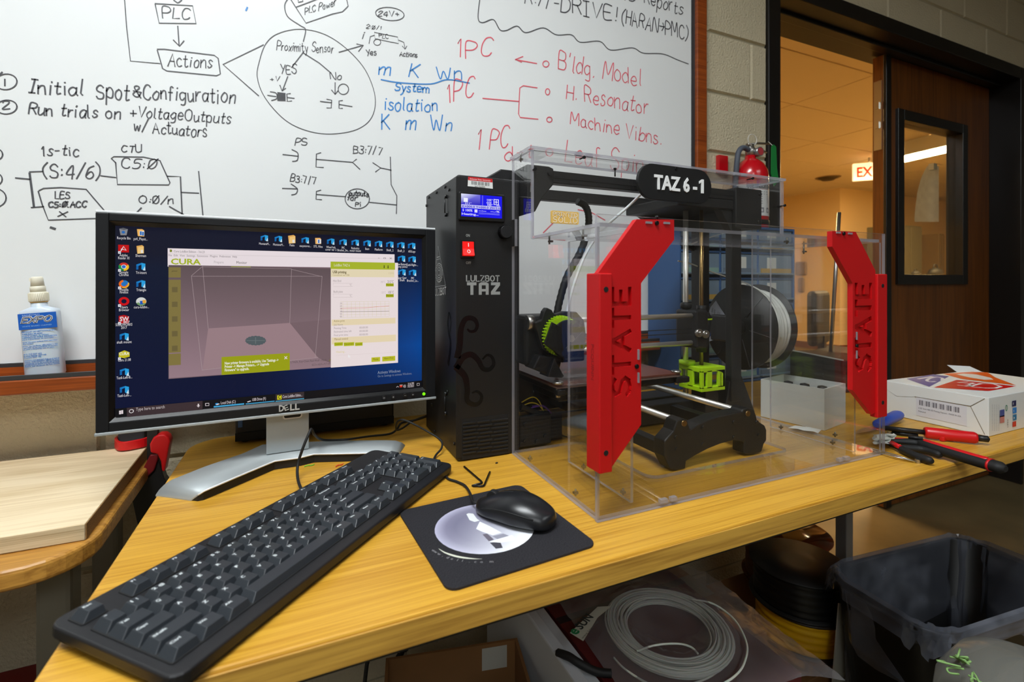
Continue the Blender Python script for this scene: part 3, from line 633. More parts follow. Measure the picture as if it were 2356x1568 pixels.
# ================================================================= DESK
m_oak = wood('oak_laminate', (214, 163, 58), (182, 128, 34), scale=(1.4, 46, 46), fine=(6, 420, 420), rough=.36, mix=.6)
m_oakedge = wood('oak_edge', (212, 164, 70), (156, 110, 40), scale=(2.2, 34, 60), fine=(9, 300, 300), rough=.4, mix=.4)
DX_0, DX_1, DY_0, DY_1 = -.182, 1.66, .434, 1.095
desk = thing('desk', 'oak laminate work desk carrying the monitor and printer', 'desk', (.7, .75, 0))
top = [(DX_1, DY_0+.002), (DX_1, DY_1)]+[(DX_0+.06+.06*cos(radians(a)), DY_1-.06+.06*sin(radians(a))) for a in range(90, 181, 15)]+[(DX_0, DY_0+.002)]
MB().prism(top, 'z', .714, DZ).build('desk_top', m_oak, desk, bevel=.0025)
MB().box(DX_0+.001, DX_1, DY_0, DY_0+.0022, .7125, DZ-.0028).build('edge_band', m_oakedge, desk, bevel=.0008)
m_blackmetal = mat('black_steel', (18, 18, 19), .45)
m_greymetal = mat('grey_steel', (128, 130, 130), .45)
MB().box(-.1, 1.58, .462, .5, .69, .7135).box(-.1, 1.58, 1.0, 1.03, .69, .7135).build('under_frame', m_blackmetal, desk)
for x in (-.08, 1.585):
    for y in (.55, 1.0):
        if x < 0 and y < .9: continue
        x = 1.635 if y < .9 else x
        MB().box(x-.018, x+.018, y-.018, y+.018, .012, .69).cyl((x, y, 0), (x, y, .012), .022, n=12).build('leg', m_greymetal, desk, bevel=.003)
# ================================================================= LEFT TABLE, BOARD, CLAMP
m_maple = wood('pale_maple', (238, 218, 182), (212, 186, 142), scale=(3, 22, 22), fine=(4, 180, 180), rough=.55, mix=.35)
m_mapleedge = wood('plywood_edge', (214, 196, 160), (172, 150, 112), scale=(3, 20, 160), fine=(6, 100, 700), rough=.6)
m_brown = wood('brown_bentwood', (206, 150, 66), (160, 108, 42), scale=(4, 40, 40), fine=(5, 200, 260), rough=.4)
m_bsaw = mat('sawn_side', (142, 104, 58), .6, noise=.25, nscale=60, stretch=(1, 6, 12))
tb = thing('side_table', 'low brown topped table with grey legs at the left edge', 'table', (-.68, 1.0, 0))
pts = [(-1.15, 1.2), (-.262, 1.2)]+[(-.252-.075+.075*cos(radians(a)), .785+.075-.075*sin(radians(a))) for a in range(0, 91, 15)]+[(-1.15, .785)]
MB().prism(pts, 'z', .664, .6915).build('table_top', m_brown, tb, bevel=.006, seg=3)
for x0, x1, y in ((-.333, -.293, .88), (-.351, -.312, 1.14)):
    MB().box(x0, x1, y, y+.04, .0, .6635).build('leg', mat('taupe_steel', (112, 108, 96), .5), tb, bevel=.006)
for y in (.88, 1.14): MB().box(-1.12, -1.08, y, y+.04, 0, .6635).build('leg', mat('taupe_steel', (112, 108, 96), .5), tb, bevel=.006)
bd = thing('wooden_board', 'thick pale maple board lying on the side table', 'board', (-.6, 1.0, .692))
b = MB(); b.prism([(-1.1, .834), (-.263, .834), (-.275, 1.188), (-1.1, 1.196)], 'z', .692, .7145)
bo = b.build('board', [m_maple], bd, bevel=.001)
MB().prism([(-.2629, .835), (-.2617, .835), (-.2737, 1.187), (-.2749, 1.187)], 'z', .6928, .7137).build('sawn_edge', m_bsaw, bd)
MB().box(-1.1, -.2635, .8333, .834, .693, .7135).build('front_plies', m_mapleedge, bd)
m_red = mat('red_clamp_plastic', (206, 16, 22), .38)
m_dred = mat('dark_red_plastic', (120, 12, 20), .5)
cl = thing('bar_clamp', 'red and black hand clamp gripping the rear corner of the pale board', 'clamp', (-.27, 1.13, .715))
def pxpoly(pts, Y): return [(onY(x, y, Y).x, onY(x, y, Y).z) for x, y in pts]
def band(mb, pts, z0, z1, th, m=0):
    P = [Vector((p[0], p[1], 0)) for p in pts]; o_, i_ = [], []
    for k, p in enumerate(P):
        d = (P[min(k+1, len(P)-1)]-P[max(k-1, 0)]).normalized(); nn = Vector((-d.y, d.x, 0))*th/2
        o_.append(p+nn); i_.append(p-nn)
    mb.prism([(p.x, p.y) for p in o_+i_[::-1]], 'z', z0, z1, m)
b = MB(); zb = .728
lp = [onZ(*p, zb+.004) for p in ((356, 1000), (346, 1004), (330, 1010), (300, 1016), (282, 1018), (271, 1016), (267, 1009), (272, 1004), (283, 998))]
band(b, [(p.x, p.y) for p in catmull([(p.x, p.y, 0) for p in lp], 4)], zb-.011, zb+.006, .005); b.build('jaw_loop', m_red, cl, bevel=.001)
a_ = onZ(306, 1006, zb)
MB().box(a_.x-.022, a_.x+.022, a_.y-.012, a_.y+.03, .7155, .775).build('rubber_pad', mat('grey_rubber', (70, 72, 76), .7), cl, bevel=.004)
MB().prism(pxpoly([(344, 1022), (352, 1007), (364, 1000), (378, 999), (387, 1005), (391, 1015), (388, 1030), (383, 1060), (378, 1086), (372, 1083), (370, 1062), (362, 1045), (346, 1041)], 1.115), 'y', 1.115, 1.142, smooth_side=True).build('trigger_handle', m_red, cl, bevel=.003)
MB().prism(pxpoly([(345, 1046), (365, 1043), (362, 1058), (354, 1082), (340, 1096), (313, 1104), (330, 1075)], 1.118), 'y', 1.118, 1.15).build('lower_jaw', m_dred, cl, bevel=.002)
MB().prism(pxpoly([(298, 1125), (313, 1104), (342, 1096), (356, 1082), (364, 1056), (378, 1100), (384, 1108), (352, 1170), (317, 1212)], 1.122), 'y', 1.122, 1.146).build('clamp_body', m_dark, cl, bevel=.002)
MB().box(-.262, -.246, 1.125, 1.14, .5, .80).build('clamp_bar', m_blackmetal, cl)
# ================================================================= MONITOR
MR = radians(2.7); MO = Vector((-.0118, .8717, 0))
mon = thing('computer_monitor', 'black widescreen monitor on silver stand showing slicing software', 'monitor', (MO.x, MO.y, DZ), MR)
_n = Vector((-sin(MR), cos(MR), 0)); _u = Vector((cos(MR), sin(MR), 0))
def M2(px, py):
    r = Vector(ray(px, py)); t = _n.dot(MO)/_n.dot(Vector((r.x, r.y, 0))); p = r*t
    return (_u.dot(Vector((p.x, p.y, 0))-MO), p.z+HC-DZ)            # local x, local z on the front plane
HW = .2485; ZB, ZT = .089, .4005
s0 = M2(262.5, 518); s1 = M2(972.5, 891)
SX0, SZ1 = s0; SX1, SZ0 = s1
m_bezel = mat('monitor_black', (20, 21, 24), .55, spec=.3, bump=.05, bscale=900)
m_silver = mat('silver_plastic', (172, 178, 180), .5, metal=.3)
m_white_edge = mat('pale_silver', (226, 228, 230), .4)
bz = MB(); g = .006
for a in ((-HW, SX0-g, ZB, ZT), (SX1+g, HW, ZB, ZT), (SX0-g, SX1+g, ZB, SZ0-g), (SX0-g, SX1+g, SZ1+g, ZT)): bz.box(a[0], a[1], 0, .02, a[2], a[3])
bz.build('bezel', m_bezel, mon, world=False, bevel=.0012)
ib = MB(); o_ = (SX0-g, SX1+g, SZ0-g, SZ1+g); i_ = (SX0, SX1, SZ0, SZ1)
A = [(o_[0], 0, o_[2]), (o_[1], 0, o_[2]), (o_[1], 0, o_[3]), (o_[0], 0, o_[3])]; Bq = [(i_[0], .006, i_[2]), (i_[1], .006, i_[2]), (i_[1], .006, i_[3]), (i_[0], .006, i_[3])]
for k in range(4): ib.face([A[k], A[(k+1) % 4], Bq[(k+1) % 4], Bq[k]])
ib.build('inner_bevel', mat('bevel_gloss', (14, 14, 16), .25), mon, world=False)
MB().box(-HW-.0012, HW+.0012, -.001, .03, ZB-.0048, ZB-.0003).build('bottom_strip', m_silver, mon, world=False, bevel=.001)
MB().box(-HW-.0012, HW+.0012, .004, .034, ZT+.0003, ZT+.004).build('top_strip', m_white_edge, mon, world=False, bevel=.001)
MB().box(-HW+.002, HW-.002, .0205, .036, ZB+.002, ZT-.002).box(-.17, .17, .036, .062, ZB+.03, ZT-.03).build('back_housing', m_dark, mon, world=False, bevel=.006)
scr = MB().box(SX0-.001, SX1+.001, .0062, .0195, SZ0-.001, SZ1+.001).build('screen', mat('lcd_glass', (8, 8, 10), .3), mon, world=False)
# what the screen shows
sm_ = MB(); LAY = [0]
def L_(): LAY[0] += 1; return .0060-.000005*LAY[0]
def P3(p, l): return (p[0], l, p[1])
def S(x0, y0, x1, y1, col, l=None):
    a, c_ = M2(x0, y0), M2(x1, y1); l = l or L_()
    sm_.face([(a[0], l, c_[1]), (c_[0], l, c_[1]), (c_[0], l, a[1]), (a[0], l, a[1])], col=col)
def PG(pts, col, l=None):
    l = l or L_(); sm_.face([P3(M2(*p), l) for p in pts], col=col)
def LN(pts, col, w=.0005, l=None):
    l = l or L_(); sm_.ribbon([P3(M2(*p), l) for p in pts], w, (0, -1, 0), col=col)
def DISC(x, y, r, col, r0=0, a0=0, a1=360, n=20):
    l = L_(); c_ = M2(x, y); k = abs(M2(x+r, y)[0]-c_[0]); k0 = k*r0/r
    for j in range(n):
        t0 = radians(a0+(a1-a0)*j/n); t1 = radians(a0+(a1-a0)*(j+1)/n)
        q = [(c_[0]+k*cos(t0), l, c_[1]+k*sin(t0)), (c_[0]+k*cos(t1), l, c_[1]+k*sin(t1))]
        q += [(c_[0]+k0*cos(t1), l, c_[1]+k0*sin(t1)), (c_[0]+k0*cos(t0), l, c_[1]+k0*sin(t0))] if r0 else [(c_[0], l, c_[1])]
        sm_.face(q, col=col)
def TX(s, x, y, x2, h, col, bold=False, align='l'):
    a = M2(x, y); b_ = M2(x2, y); hh = (M2(x, y-h)[1]-a[1])/.70
    sm_.text(s, (a[0], L_(), a[1]), (1, 0, 0), (0, 0, 1), hh, col=col, width=abs(b_[0]-a[0]), bold=bold)
def wallp(u, v):                                                     # picture of a dark blue window of light, brightest at the right
    base = (4+6*v, 14+8*v, 52-6*v) if v < .8 else (12, 16, 40)
    k = max(0, (u-.35)/.65)**1.3*max(0, 1-abs(v-.28)*1.5)
    return tuple(base[i]*(1-k)+(2, 74, 158)[i]*k for i in range(3))
nx, nz = 24, 14; l = L_()
for i in range(nx):
    for j in range(nz):
        q = [(i, j), (i+1, j), (i+1, j+1), (i, j+1)]
        sm_.face([(SX0+(SX1-SX0)*a/nx, l, SZ0+(SZ1-SZ0)*b_/nz) for a, b_ in q], col=[wallp(a/nx, b_/nz) for a, b_ in q])
WHT = (238, 226, 230)
S(384, 570, 909.5, 619.5, (244, 232, 236)); S(385, 583.5, 909.5, 594.5, (226, 216, 218))
S(386, 609, 766, 845, (128, 104, 112)); l = L_()
q = [M2(386, 609), M2(762, 617), M2(766, 845), M2(387, 871)]
sm_.face([P3(p, l) for p in q], col=[(100, 84, 88), (100, 84, 88), (150, 124, 132), (158, 130, 140)])
PG([(478, 756), (667, 743), (733, 824), (465, 853)], (160, 132, 138)); PG([(667, 743), (763, 735), (766, 838), (733, 824)], (124, 102, 108))
for a in (((439, 634), (465, 612)), ((439, 634), (464, 853)), ((465, 612), (478, 756)), ((671, 618), (667, 743)), ((742, 636), (726, 823)), ((439, 635), (742, 635)), ((465, 852), (733, 823)), ((465, 613), (671, 618)), ((671, 619), (742, 636))): LN(a, (176, 156, 160), .0005)
l = L_(); sm_.face([P3(M2(588+24*cos(2*pi*k/36)*(1.04 if k % 2 else .96), 784+11*sin(2*pi*k/36)*(1.05 if k % 2 else .95)), l) for k in range(36)], col=(86, 96, 100))
LN([(567, 784), (609, 784)], (112, 122, 124), .0008); LN([(588, 777), (588, 791)], (112, 122, 124), .001)
for a, b_ in ((614, 638), (643, 811), (815, 840)): S(386, a, 414.5, b_, (134, 120, 66))
for k in range(5): S(394, 660+k*34, 407, 672+k*34, (112, 100, 60))
LN([(394, 625), (394, 623), (406, 623)], (90, 80, 50), .0008)
TX('CURA', 391, 607, 460, 13, (172, 188, 32), True); TX('Prepare', 491, 605, 514, 6, (186, 178, 180)); TX('Monitor', 543, 606, 568, 6, (70, 64, 66)); S(531, 612.4, 577, 614, (170, 186, 30))
S(389, 573, 394, 579, (60, 64, 10)); TX('C', 390, 578.5, 393.5, 5, (200, 214, 40), True); TX('Cura LulzBot Edition - 3.6.23', 398, 579.5, 470, 5, (120, 112, 114))
x = 386
for s, x2 in (('File', 394), ('Edit', 408), ('View', 424), ('Settings', 448), ('Extensions', 478), ('Plugins', 500), ('Preferences', 530), ('Help', 545)):
    TX(s, x, 588.5+(x-386)*.022, x2, 4.6, (128, 118, 120)); x = x2+4
TX('-  o  x', 871, 594.5, 904, 5, (120, 112, 116))
# right-hand panel
S(762, 601, 917.5, 835, (246, 232, 232)); S(761.5, 601, 910.5, 620, (176, 190, 44)); TX('LulzBot TAZ 6', 769, 612, 806, 6, (240, 236, 220)); TX('i', 884, 616, 887, 7, (60, 60, 20), True); TX('i', 893, 616.5, 896, 7, (60, 60, 20), True)
S(762, 618, 909, 637.5, (240, 226, 190)); TX('USB printing', 766, 628, 798, 6, (110, 96, 60), True); TX('Connected via USB', 766, 634, 805, 4, (170, 150, 100)); TX('COM3', 895, 630, 908, 4, (214, 196, 160))
TX('Hot End', 767, 648, 786, 5, (160, 150, 150)); TX('240°C', 877, 650.5, 888, 5, (205, 190, 190)); TX('212°C', 893, 650.5, 907.5, 6, (110, 96, 98)); TX('Build plate', 768, 673, 790, 5, (160, 150, 150)); TX('110°C', 878, 675, 889, 5, (205, 190, 190)); TX('105°C', 894, 675, 908, 6, (110, 96, 98))
for y in (651, 676):
    LN([(767.5, y), (812, y+.5), (812.5, y+7.5), (768, y+8), (767.5, y)], (190, 176, 176), .0003); TX('°C', 805, y+6, 810, 4, (150, 140, 140))
for y in (651.5, 676.5): S(889.5, y, 907.5, y+7, (176, 182, 30)); TX('Pre-heat', 890.5, y+5, 906, 4.4, (86, 92, 10))
for k in range(12): LN([(790+k*9.7, 694-k*.03), (790.5+k*9.7, 730-k*.3)], (216, 206, 150), .00028)
for k in range(7): LN([(784, 694+k*6.1), (897, 693+k*5.9)], (216, 206, 150), .00028)
LN([(784, 709.5), (840, 708), (897, 703.5)], (226, 110, 90), .0005); LN([(784, 717), (897, 715.5)], (96, 86, 110), .0005)
for k, s in enumerate(('250', '200', '150', '100', '50', '0')): TX(s, 783, 699.5+k*6.1, 788, 3.6, (150, 136, 136))
S(764, 735.5, 911.5, 744, (242, 224, 186)); TX('Active print', 769, 741, 794, 5, (150, 130, 70))
for k, (s, t_) in enumerate((('Job Name', ''), ('Printing Time', '00:00:00'), ('Estimated time left', '00:00:00'), ('Final print time', '00:00:00'))):
    TX(s, 769, 749.5+k*8.1, 769+[21, 29, 41, 33][k], 4.6, (168, 156, 158))
    if t_: TX(t_, 828, 748+k*8.1, 848, 4.6, (168, 156, 158))
S(764, 777, 912.5, 785, (242, 224, 186)); TX('Manual control', 770, 783, 802, 5, (150, 120, 60))
for a, b_, s in ((770, 790, 'Connect'), (792, 816, 'Disconnect'), (818, 835.5, 'Console')): S(a, 788.5, b_, 795.5, (190, 196, 34)); TX(s, a+1, 794, b_-1, 4.6, (92, 98, 10))
TX('Heating...', 774, 812.5, 797, 5, (232, 216, 150)); LN([(774, 818), (911, 811)], (226, 208, 206), .0003); PG([(802, 815.5), (802, 824), (804, 822), (806, 825), (807, 824.2), (805, 821), (808, 821)], (250, 246, 246))
for a, b_, y, s in ((856, 876, 823, 'Pause'), (881, 911, 821, 'Abort Print')): S(a, y, b_, y+9, (196, 196, 40)); TX(s, a+4, y+6.5, b_-4, 5, (110, 108, 20))
S(509, 822, 667, 852, (160, 166, 16))
for k, (s, x2) in enumerate((('New printer firmware is available. Use "Settings ->', 641), ('Printer -> Manage Printers... -> Upgrade', 619), ('Firmware" to upgrade.', 573))): TX(s, 516, 839.5+k*8, x2, 6.2, (244, 244, 222), True)
LN([(655, 821), (660.5, 826)], WHT, .0011); LN([(660.5, 820.5), (655, 826.5)], WHT, .0011)
TX('LTAZ6_Key-Chain Red Wolf - Mesh', 669, 836, 752, 4.6, (96, 80, 84)); TX('62.2 x 62.0 x 9.7 mm', 718, 842, 762, 4.4, (96, 80, 84)); PG([(757, 830.5), (761, 826.5), (762.5, 828), (758.5, 831.5)], (130, 124, 60))
# desktop icons
def nicon(x, y, s=1.):
    PG([(x-11*s, y-4*s), (x-11*s, y+7*s), (x-6*s, y+6*s), (x-6*s, y-2*s)], (10, 104, 178)); PG([(x-11*s, y-5*s), (x+1*s, y-9*s), (x+1*s, y-5*s), (x-6*s, y-2*s), (x-11*s, y-3*s)], (18, 130, 206))
    PG([(x+1*s, y-9*s), (x+10*s, y-7*s), (x+10*s, y+9*s), (x+1*s, y+6*s)], (40, 166, 232)); PG([(x+4*s, y+8*s), (x+9*s, y-1*s), (x+10*s, y+9*s)], (214, 236, 246))
def lab(s, x, y, wd, h=6.2): TX(s, x-wd/2, y, x+wd/2, h, (236, 232, 236))
def fold(x, y): PG([(x-9, y-9), (x+4, y-11), (x+8, y-8), (x+8, y+8), (x-7, y+9)], (236, 178, 92)); PG([(x-5, y-6), (x+7, y-8), (x+8, y+8), (x-7, y+9)], (250, 208, 130)); S(x+1, y, x+6, y+7, (240, 236, 230))
PG([(272, 525), (292, 526), (289, 540), (275, 540)], (138, 140, 146)); PG([(272, 525), (281, 522.5), (292, 526), (283, 528)], (92, 94, 100)); DISC(281.5, 533, 4, (40, 110, 190)); lab('Recycle Bin', 282.5, 549, 32)
PG([(313, 526), (325, 526), (330, 529), (330, 543), (315, 542)], (250, 190, 100)); S(319, 530, 330, 541, (240, 240, 236)); S(320, 531, 324, 540, (24, 104, 190)); S(325, 532, 329, 541, (24, 104, 190)); lab('ps4_Playst...', 321.5, 551, 33)
S(269.5, 562, 294.5, 580, (204, 6, 10)); LN([(276, 576), (282, 566), (288, 575), (277, 572)], WHT, .0012); lab('Adobe', 282, 589, 19); lab('Reader XI', 282.5, 595.5, 27)
fold(321, 574); lab('Sherman', 322, 590, 25)
DISC(282.5, 613, 12, (216, 50, 36), a0=30, a1=150); DISC(282.5, 613, 12, (30, 148, 70), a0=150, a1=270); DISC(282.5, 613, 12, (250, 196, 30), a0=270, a1=390); DISC(282.5, 613, 6, (240, 240, 240)); DISC(282.5, 613, 4.6, (40, 110, 210)); lab('Google', 282.5, 628.5, 21); lab('Chrome', 282.5, 634.5, 23)
nicon(322.5, 613); lab('Tri-insert', 323, 629.5, 25)
DISC(283.5, 653, 11, (30, 120, 200)); DISC(283, 653, 12, (240, 110, 20), 6.5, 100, 350); DISC(283, 653, 12, (252, 190, 40), 9, 250, 380); lab('Mozilla', 283, 669, 21); lab('Firefox', 283, 675, 20)
nicon(322.5, 653); lab('Triangle', 323, 669.5, 23)
DISC(283, 693, 12.5, (214, 8, 16)); DISC(283, 693, 6.3, (4, 14, 50)); lab('Opera', 283, 709.5, 18); lab('Browser', 283, 716, 24)
DISC(323, 693.5, 12, (222, 226, 224)); DISC(323, 693.5, 12, (120, 160, 110), 6, 200, 340); S(320, 692, 327, 700, (30, 90, 190)); S(326, 690, 334, 697, (240, 170, 60)); lab('cura-lulzbo...', 323.5, 709.5, 36)
PG([(271, 727), (283, 724.5), (295, 728), (294, 744), (271, 744)], (196, 10, 16)); TX('SW', 273, 739, 294, 10, WHT, True); TX('2017', 281, 743.5, 296, 5, WHT, True); lab('SOLIDWORKS', 283, 750.5, 39); lab('2017', 283, 757, 14)
nicon(284, 775); lab('shaft mount', 283.5, 791, 35)
PG([(271, 812), (284, 806.5), (296, 811), (296, 821), (283, 824.5), (271, 822)], (206, 196, 30)); TX('CURA', 272, 818, 295, 6.5, (246, 244, 220), True); lab('Cura 21.08', 284, 832.5, 30)
nicon(284.5, 857); lab('Taz6-Left-B...', 284, 873.5, 37); nicon(284.5, 898); lab('Taz6-Left-...', 284, 915, 33)
for y in (577, 618.5, 659, 700, 741, 823): S(269.5, y, 276, y+6, (236, 236, 240)); PG([(271, y+5), (274, y+1.5), (275, y+3)], (30, 60, 150))
top_ = [(608.5, 547, 'MontanaM...', 'n'), (641, 549, 'MontanaM...', 'n'), (672, 550.5, 'Masks', 'f'), (703, 552, 'easystores...', 'n'), (732.5, 553.5, 'STL Files', 'F'), (762, 555, 'Wheel hub|cover ver 2', 'n'), (790.5, 556.5, 'PMC|Bracket_Sm...', 'n'), (818.5, 557.5, 'Robotics|motor mount', 'n'), (846, 559, 'Beam', 'n'), (872.5, 560.5, 'Platform', 'n'), (898.5, 562, 'Shaft_2', 'n'), (924, 563.5, 'Shaft_2', 'n'), (949, 565, 'ASULogo', 'n'), (925.5, 594.5, 'New Bottom|clamp joint2', 'n'), (950, 596, 'Taz6-Right-...', 'n'), (926.5, 626, 'Spur Gear|Shaft', 'n'), (951, 627, 'PMC|Bracket_La...', 'n')]
for x, y, s, k in top_:
    if k == 'n': nicon(x, y, .82)
    elif k == 'f': fold(x, y)
    else: PG([(x-7, y-7), (x+5, y-7), (x+7, y-4), (x+7, y+7), (x-6, y+7)], (250, 190, 110)); S(x-2, y-4, x+7, y+6, (240, 236, 236)); S(x, y-3, x+3, y+5, (24, 104, 190))
    for j, q in enumerate(s.split('|')): lab(q, x, y+15+j*5.5, min(27, len(q)*2.35), 5.2)
TX('Activate Windows', 870, 861, 923, 7, (146, 160, 182)); TX('Go to Settings to activate Windows.', 870, 868.5, 949.5, 5.2, (124, 140, 166))
# task bar
S(263, 941.5, 972.5, 891, (12, 12, 16)); S(290, 939.5, 465, 943, (62, 48, 52)); TX('Type here to search', 311, 946.5, 378, 7.5, (206, 196, 198)); DISC(300.5, 947, 5.6, (236, 230, 232)); DISC(300.5, 947, 4, (62, 48, 52))
for a, b_ in ((272, 947), (277, 946)):
    S(a, b_-1, a+4.4, b_+2.6, WHT); S(a, b_+3.2, a+4.4, b_+7, WHT)
S(454, 930, 457, 936, WHT); LN([(452.5, 934), (455.5, 938), (458.5, 933.5)], WHT, .0006); LN([(472, 929), (480, 928.5), (480, 934), (472, 934.5), (472, 929)], WHT, .0008)
S(491, 935.2, 561.5, 931.6, (70, 170, 220)); S(565, 929.2, 632, 924.6, (70, 170, 220)); S(634, 908, 700, 916, (56, 46, 50)); S(634, 923.4, 700, 918.4, (90, 190, 230))
S(495, 928.5, 501, 932, (30, 150, 220)); PG([(496, 931), (503, 929), (505, 930.5), (498, 933)], WHT); TX('Local Disk (C:)', 507, 931, 542, 6.6, WHT); PG([(568, 925), (575, 922.5), (578, 923.5), (570, 926.5)], WHT); TX('USB Drive (F:)', 580, 923.5, 612, 6.6, WHT)
S(638, 910.5, 648, 919.5, (220, 214, 30)); TX('C', 640, 918.5, 646.5, 8, (30, 34, 10), True); TX('Cura LulzBot Editio...', 650, 916.5, 696, 6.4, WHT)
LN([(913.5, 891.5), (916, 889), (918.5, 891)], WHT, .0007); S(921, 887, 927, 891, (220, 60, 40)); LN([(921, 886.5), (927.5, 886)], WHT, .0007); TX('d)))', 929, 891.5, 935.5, 6, WHT); TX('3:16 PM', 939.5, 886.5, 954, 5.6, WHT); TX('3/2/2021', 939, 892, 954.5, 5.6, WHT); LN([(961, 882.5), (966.5, 882), (966.5, 887), (961, 887.5), (961, 882.5)], WHT, .0006)
sm_.build('screen_image', vcol('lcd_picture', .92), scr, world=False, fix=False)
# lettering, buttons, lamp
ds = MB(); a = M2(641, 946); c_ = M2(692, 940); hh = .0140; m_chromey = mat('chrome_letters', (206, 206, 204), .35, metal=.3)
wl = (c_[0]-a[0])/4.1
ds.text('D', (a[0], -.0003, a[1]), (1, 0, 0), (0, 0, 1), hh, width=wl, bold=True, depth=.0012)
ds.text('E', (a[0]+wl*1.02, -.0003, a[1]-.0004), (.95, 0, .30), (-.30, 0, .95), hh*.88, width=wl*1.0, bold=False, depth=.0012)
for k in (0, 1): ds.text('L', (a[0]+wl*(2.02+k*.92), -.0003, a[1]), (1, 0, 0), (0, 0, 1), hh, width=wl*.9, bold=True, depth=.0012)
ds.build('logo_lettering', m_chromey, mon, world=False)
for x, y, ic in ((883, 914.5, 0), (904.5, 912.5, 1), (931.5, 909, 2), (949.5, 907, 3)):
    p = M2(x, y); bt_ = MB().cyl((p[0], -.0015, p[1]), (p[0], .001, p[1]), .0036, n=18).build('button', mat('button_black', (26, 26, 28), .3), mon, world=False)
    q = MB(); z = -.0017; w_ = .0005
    if ic == 0: q.ribbon([(p[0]-.0012, z, p[1]-.0009), (p[0]+.0012, z, p[1]-.0009), (p[0]+.0012, z, p[1]+.0009), (p[0]-.0012, z, p[1]+.0009)], w_, (0, -1, 0), closed=True)
    if ic == 1:
        for k in (-1, 0, 1): q.ribbon([(p[0]-.001, z, p[1]+k*.0009), (p[0]+.001, z, p[1]+k*.0009)], w_, (0, -1, 0))
    if ic >= 2: q.ribbon([(p[0]-.0014, z, p[1]), (p[0]+.0014, z, p[1])], w_, (0, -1, 0))
    if ic == 3: q.ribbon([(p[0], z-.00002, p[1]-.0014), (p[0], z-.00002, p[1]+.0014)], w_, (0, -1, 0))
    q.build('symbol', mat('symbol_grey', (170, 170, 172), .5), bt_, world=False, fix=False)
p = M2(975, 905.5); MB().cyl((p[0], -.0014, p[1]), (p[0], .001, p[1]), .0027, n=16).build('power_lamp', mat('green_lamp', (80, 200, 10), .4, emit=(110, 230, 10), estr=1.5), mon, world=False)
# stand
PY = .026; pl = M2(614, 1000)[0]*1.03; pr = M2(712, 1000)[0]*1.03
MB().box(pl, pr, PY, PY+.022, .0165, .2).build('post', m_silver, mon, world=False, bevel=.001)
xm = (pl+pr)/2
MB().prism(rrect(xm-.006, xm+.02, .0735, .086, .003), 'y', PY-.0006, PY+.004).build('cable_slot', m_rubber, mon, world=False)
MB().prism(rrect(xm-.008, xm+.022, .0715, .09, .004), 'y', PY-.0004, PY+.002).build('slot_rim', m_white_edge, mon, world=False)
pairs = [((358, 1138), (438, 1149), .0015), ((366, 1126), (446, 1143), .0055), ((378, 1114), (456, 1136), .0105), ((395, 1103), (470, 1127), .0145), ((470, 1073), (540, 1097), .0155), ((560, 1042), (612, 1067), .0155), ((604, 1022), (632, 1059), .0155), ((728, 1015), (690, 1051), .0155), ((770, 1013), (722, 1043), .0155), ((888, 1012), (876, 1040), .0148), ((910, 1013), (890, 1043), .0125), ((924, 1017), (903, 1048), .008), ((932, 1023), (912, 1052), .002)]
bs = MB(); un = MB(); rim = MB(); up_, lo_ = [], []
for r_, f_, z in pairs:
    up_.append((onZ(*r_, DZ+z), onZ(*f_, DZ+z)))
n_ = len(up_); i0 = 0
for (r_, f_) in up_: bs.v += [tuple(r_), tuple(f_), (r_.x, r_.y, r_.z-.0022), (f_.x, f_.y, f_.z-.0022)]
for k in range(n_-1):
    a = 4*k; c_ = a+4
    bs.f += [(a, a+1, c_+1, c_), (a+2, c_+2, c_+3, a+3), (a, c_, c_+2, a+2), (a+1, a+3, c_+3, c_+1)]; bs.m += [0]*4; bs.sm += [True, False, False, False]
bs.f += [(0, 2, 3, 1), (4*n_-4, 4*n_-3, 4*n_-1, 4*n_-2)]; bs.m += [0]*2; bs.sm += [False]*2
bs.build('base_plate', m_silver, mon)
cpt = [(r_+f_)/2 for r_, f_ in up_]
inn = [(cpt[k]+(r_-cpt[k])*.9, cpt[k]+(f_-cpt[k])*.95) for k, (r_, f_) in enumerate(up_)][1:-1]
for (r_, f_) in inn: un.v += [(r_.x, r_.y, r_.z-.0024), (f_.x, f_.y, f_.z-.0024), (r_.x, r_.y, DZ+.0006), (f_.x, f_.y, DZ+.0006)]
for k in range(len(inn)-1):
    a = 4*k; c_ = a+4; un.f += [(a, a+1, c_+1, c_), (a+2, c_+2, c_+3, a+3), (a, c_, c_+2, a+2), (a+1, a+3, c_+3, c_+1)]; un.m += [0]*4; un.sm += [False]*4
un.build('base_underside', m_rubber, mon)
rim.tube([f_+Vector((0, 0, -.001)) for r_, f_ in up_[2:-2]], .0014, n=6); rim.build('base_rim', m_white_edge, mon)
# ================================================================= SMALL COMPUTER behind the monitor
pc = thing('desktop_computer', 'small black desktop computer lying behind the monitor stand', 'computer', (.04, 1.08, DZ))
MB().box(-.106, .187, 1.036, 1.14, DZ+.004, DZ+.098).build('case', m_dark, pc, bevel=.003)
for x in (-.09, .17):
    for y in (1.05, 1.08): MB().cyl((x, y, DZ), (x, y, DZ+.0045), .007, n=12).build('foot', m_rubber, pc)
MB().box(-.1015, -.094, 1.0352, 1.0358, DZ+.03, DZ+.085).build('sticker', mat('blue_sticker', (70, 110, 170), .4), pc)
MB().box(-.085, .0, 1.0348, 1.0359, DZ+.052, DZ+.054).build('drive_slot', m_rubber, pc)
MB().box(-.106, .187, 1.0340, 1.0358, DZ+.0045, DZ+.02).build('front_lip', m_rubber, pc)
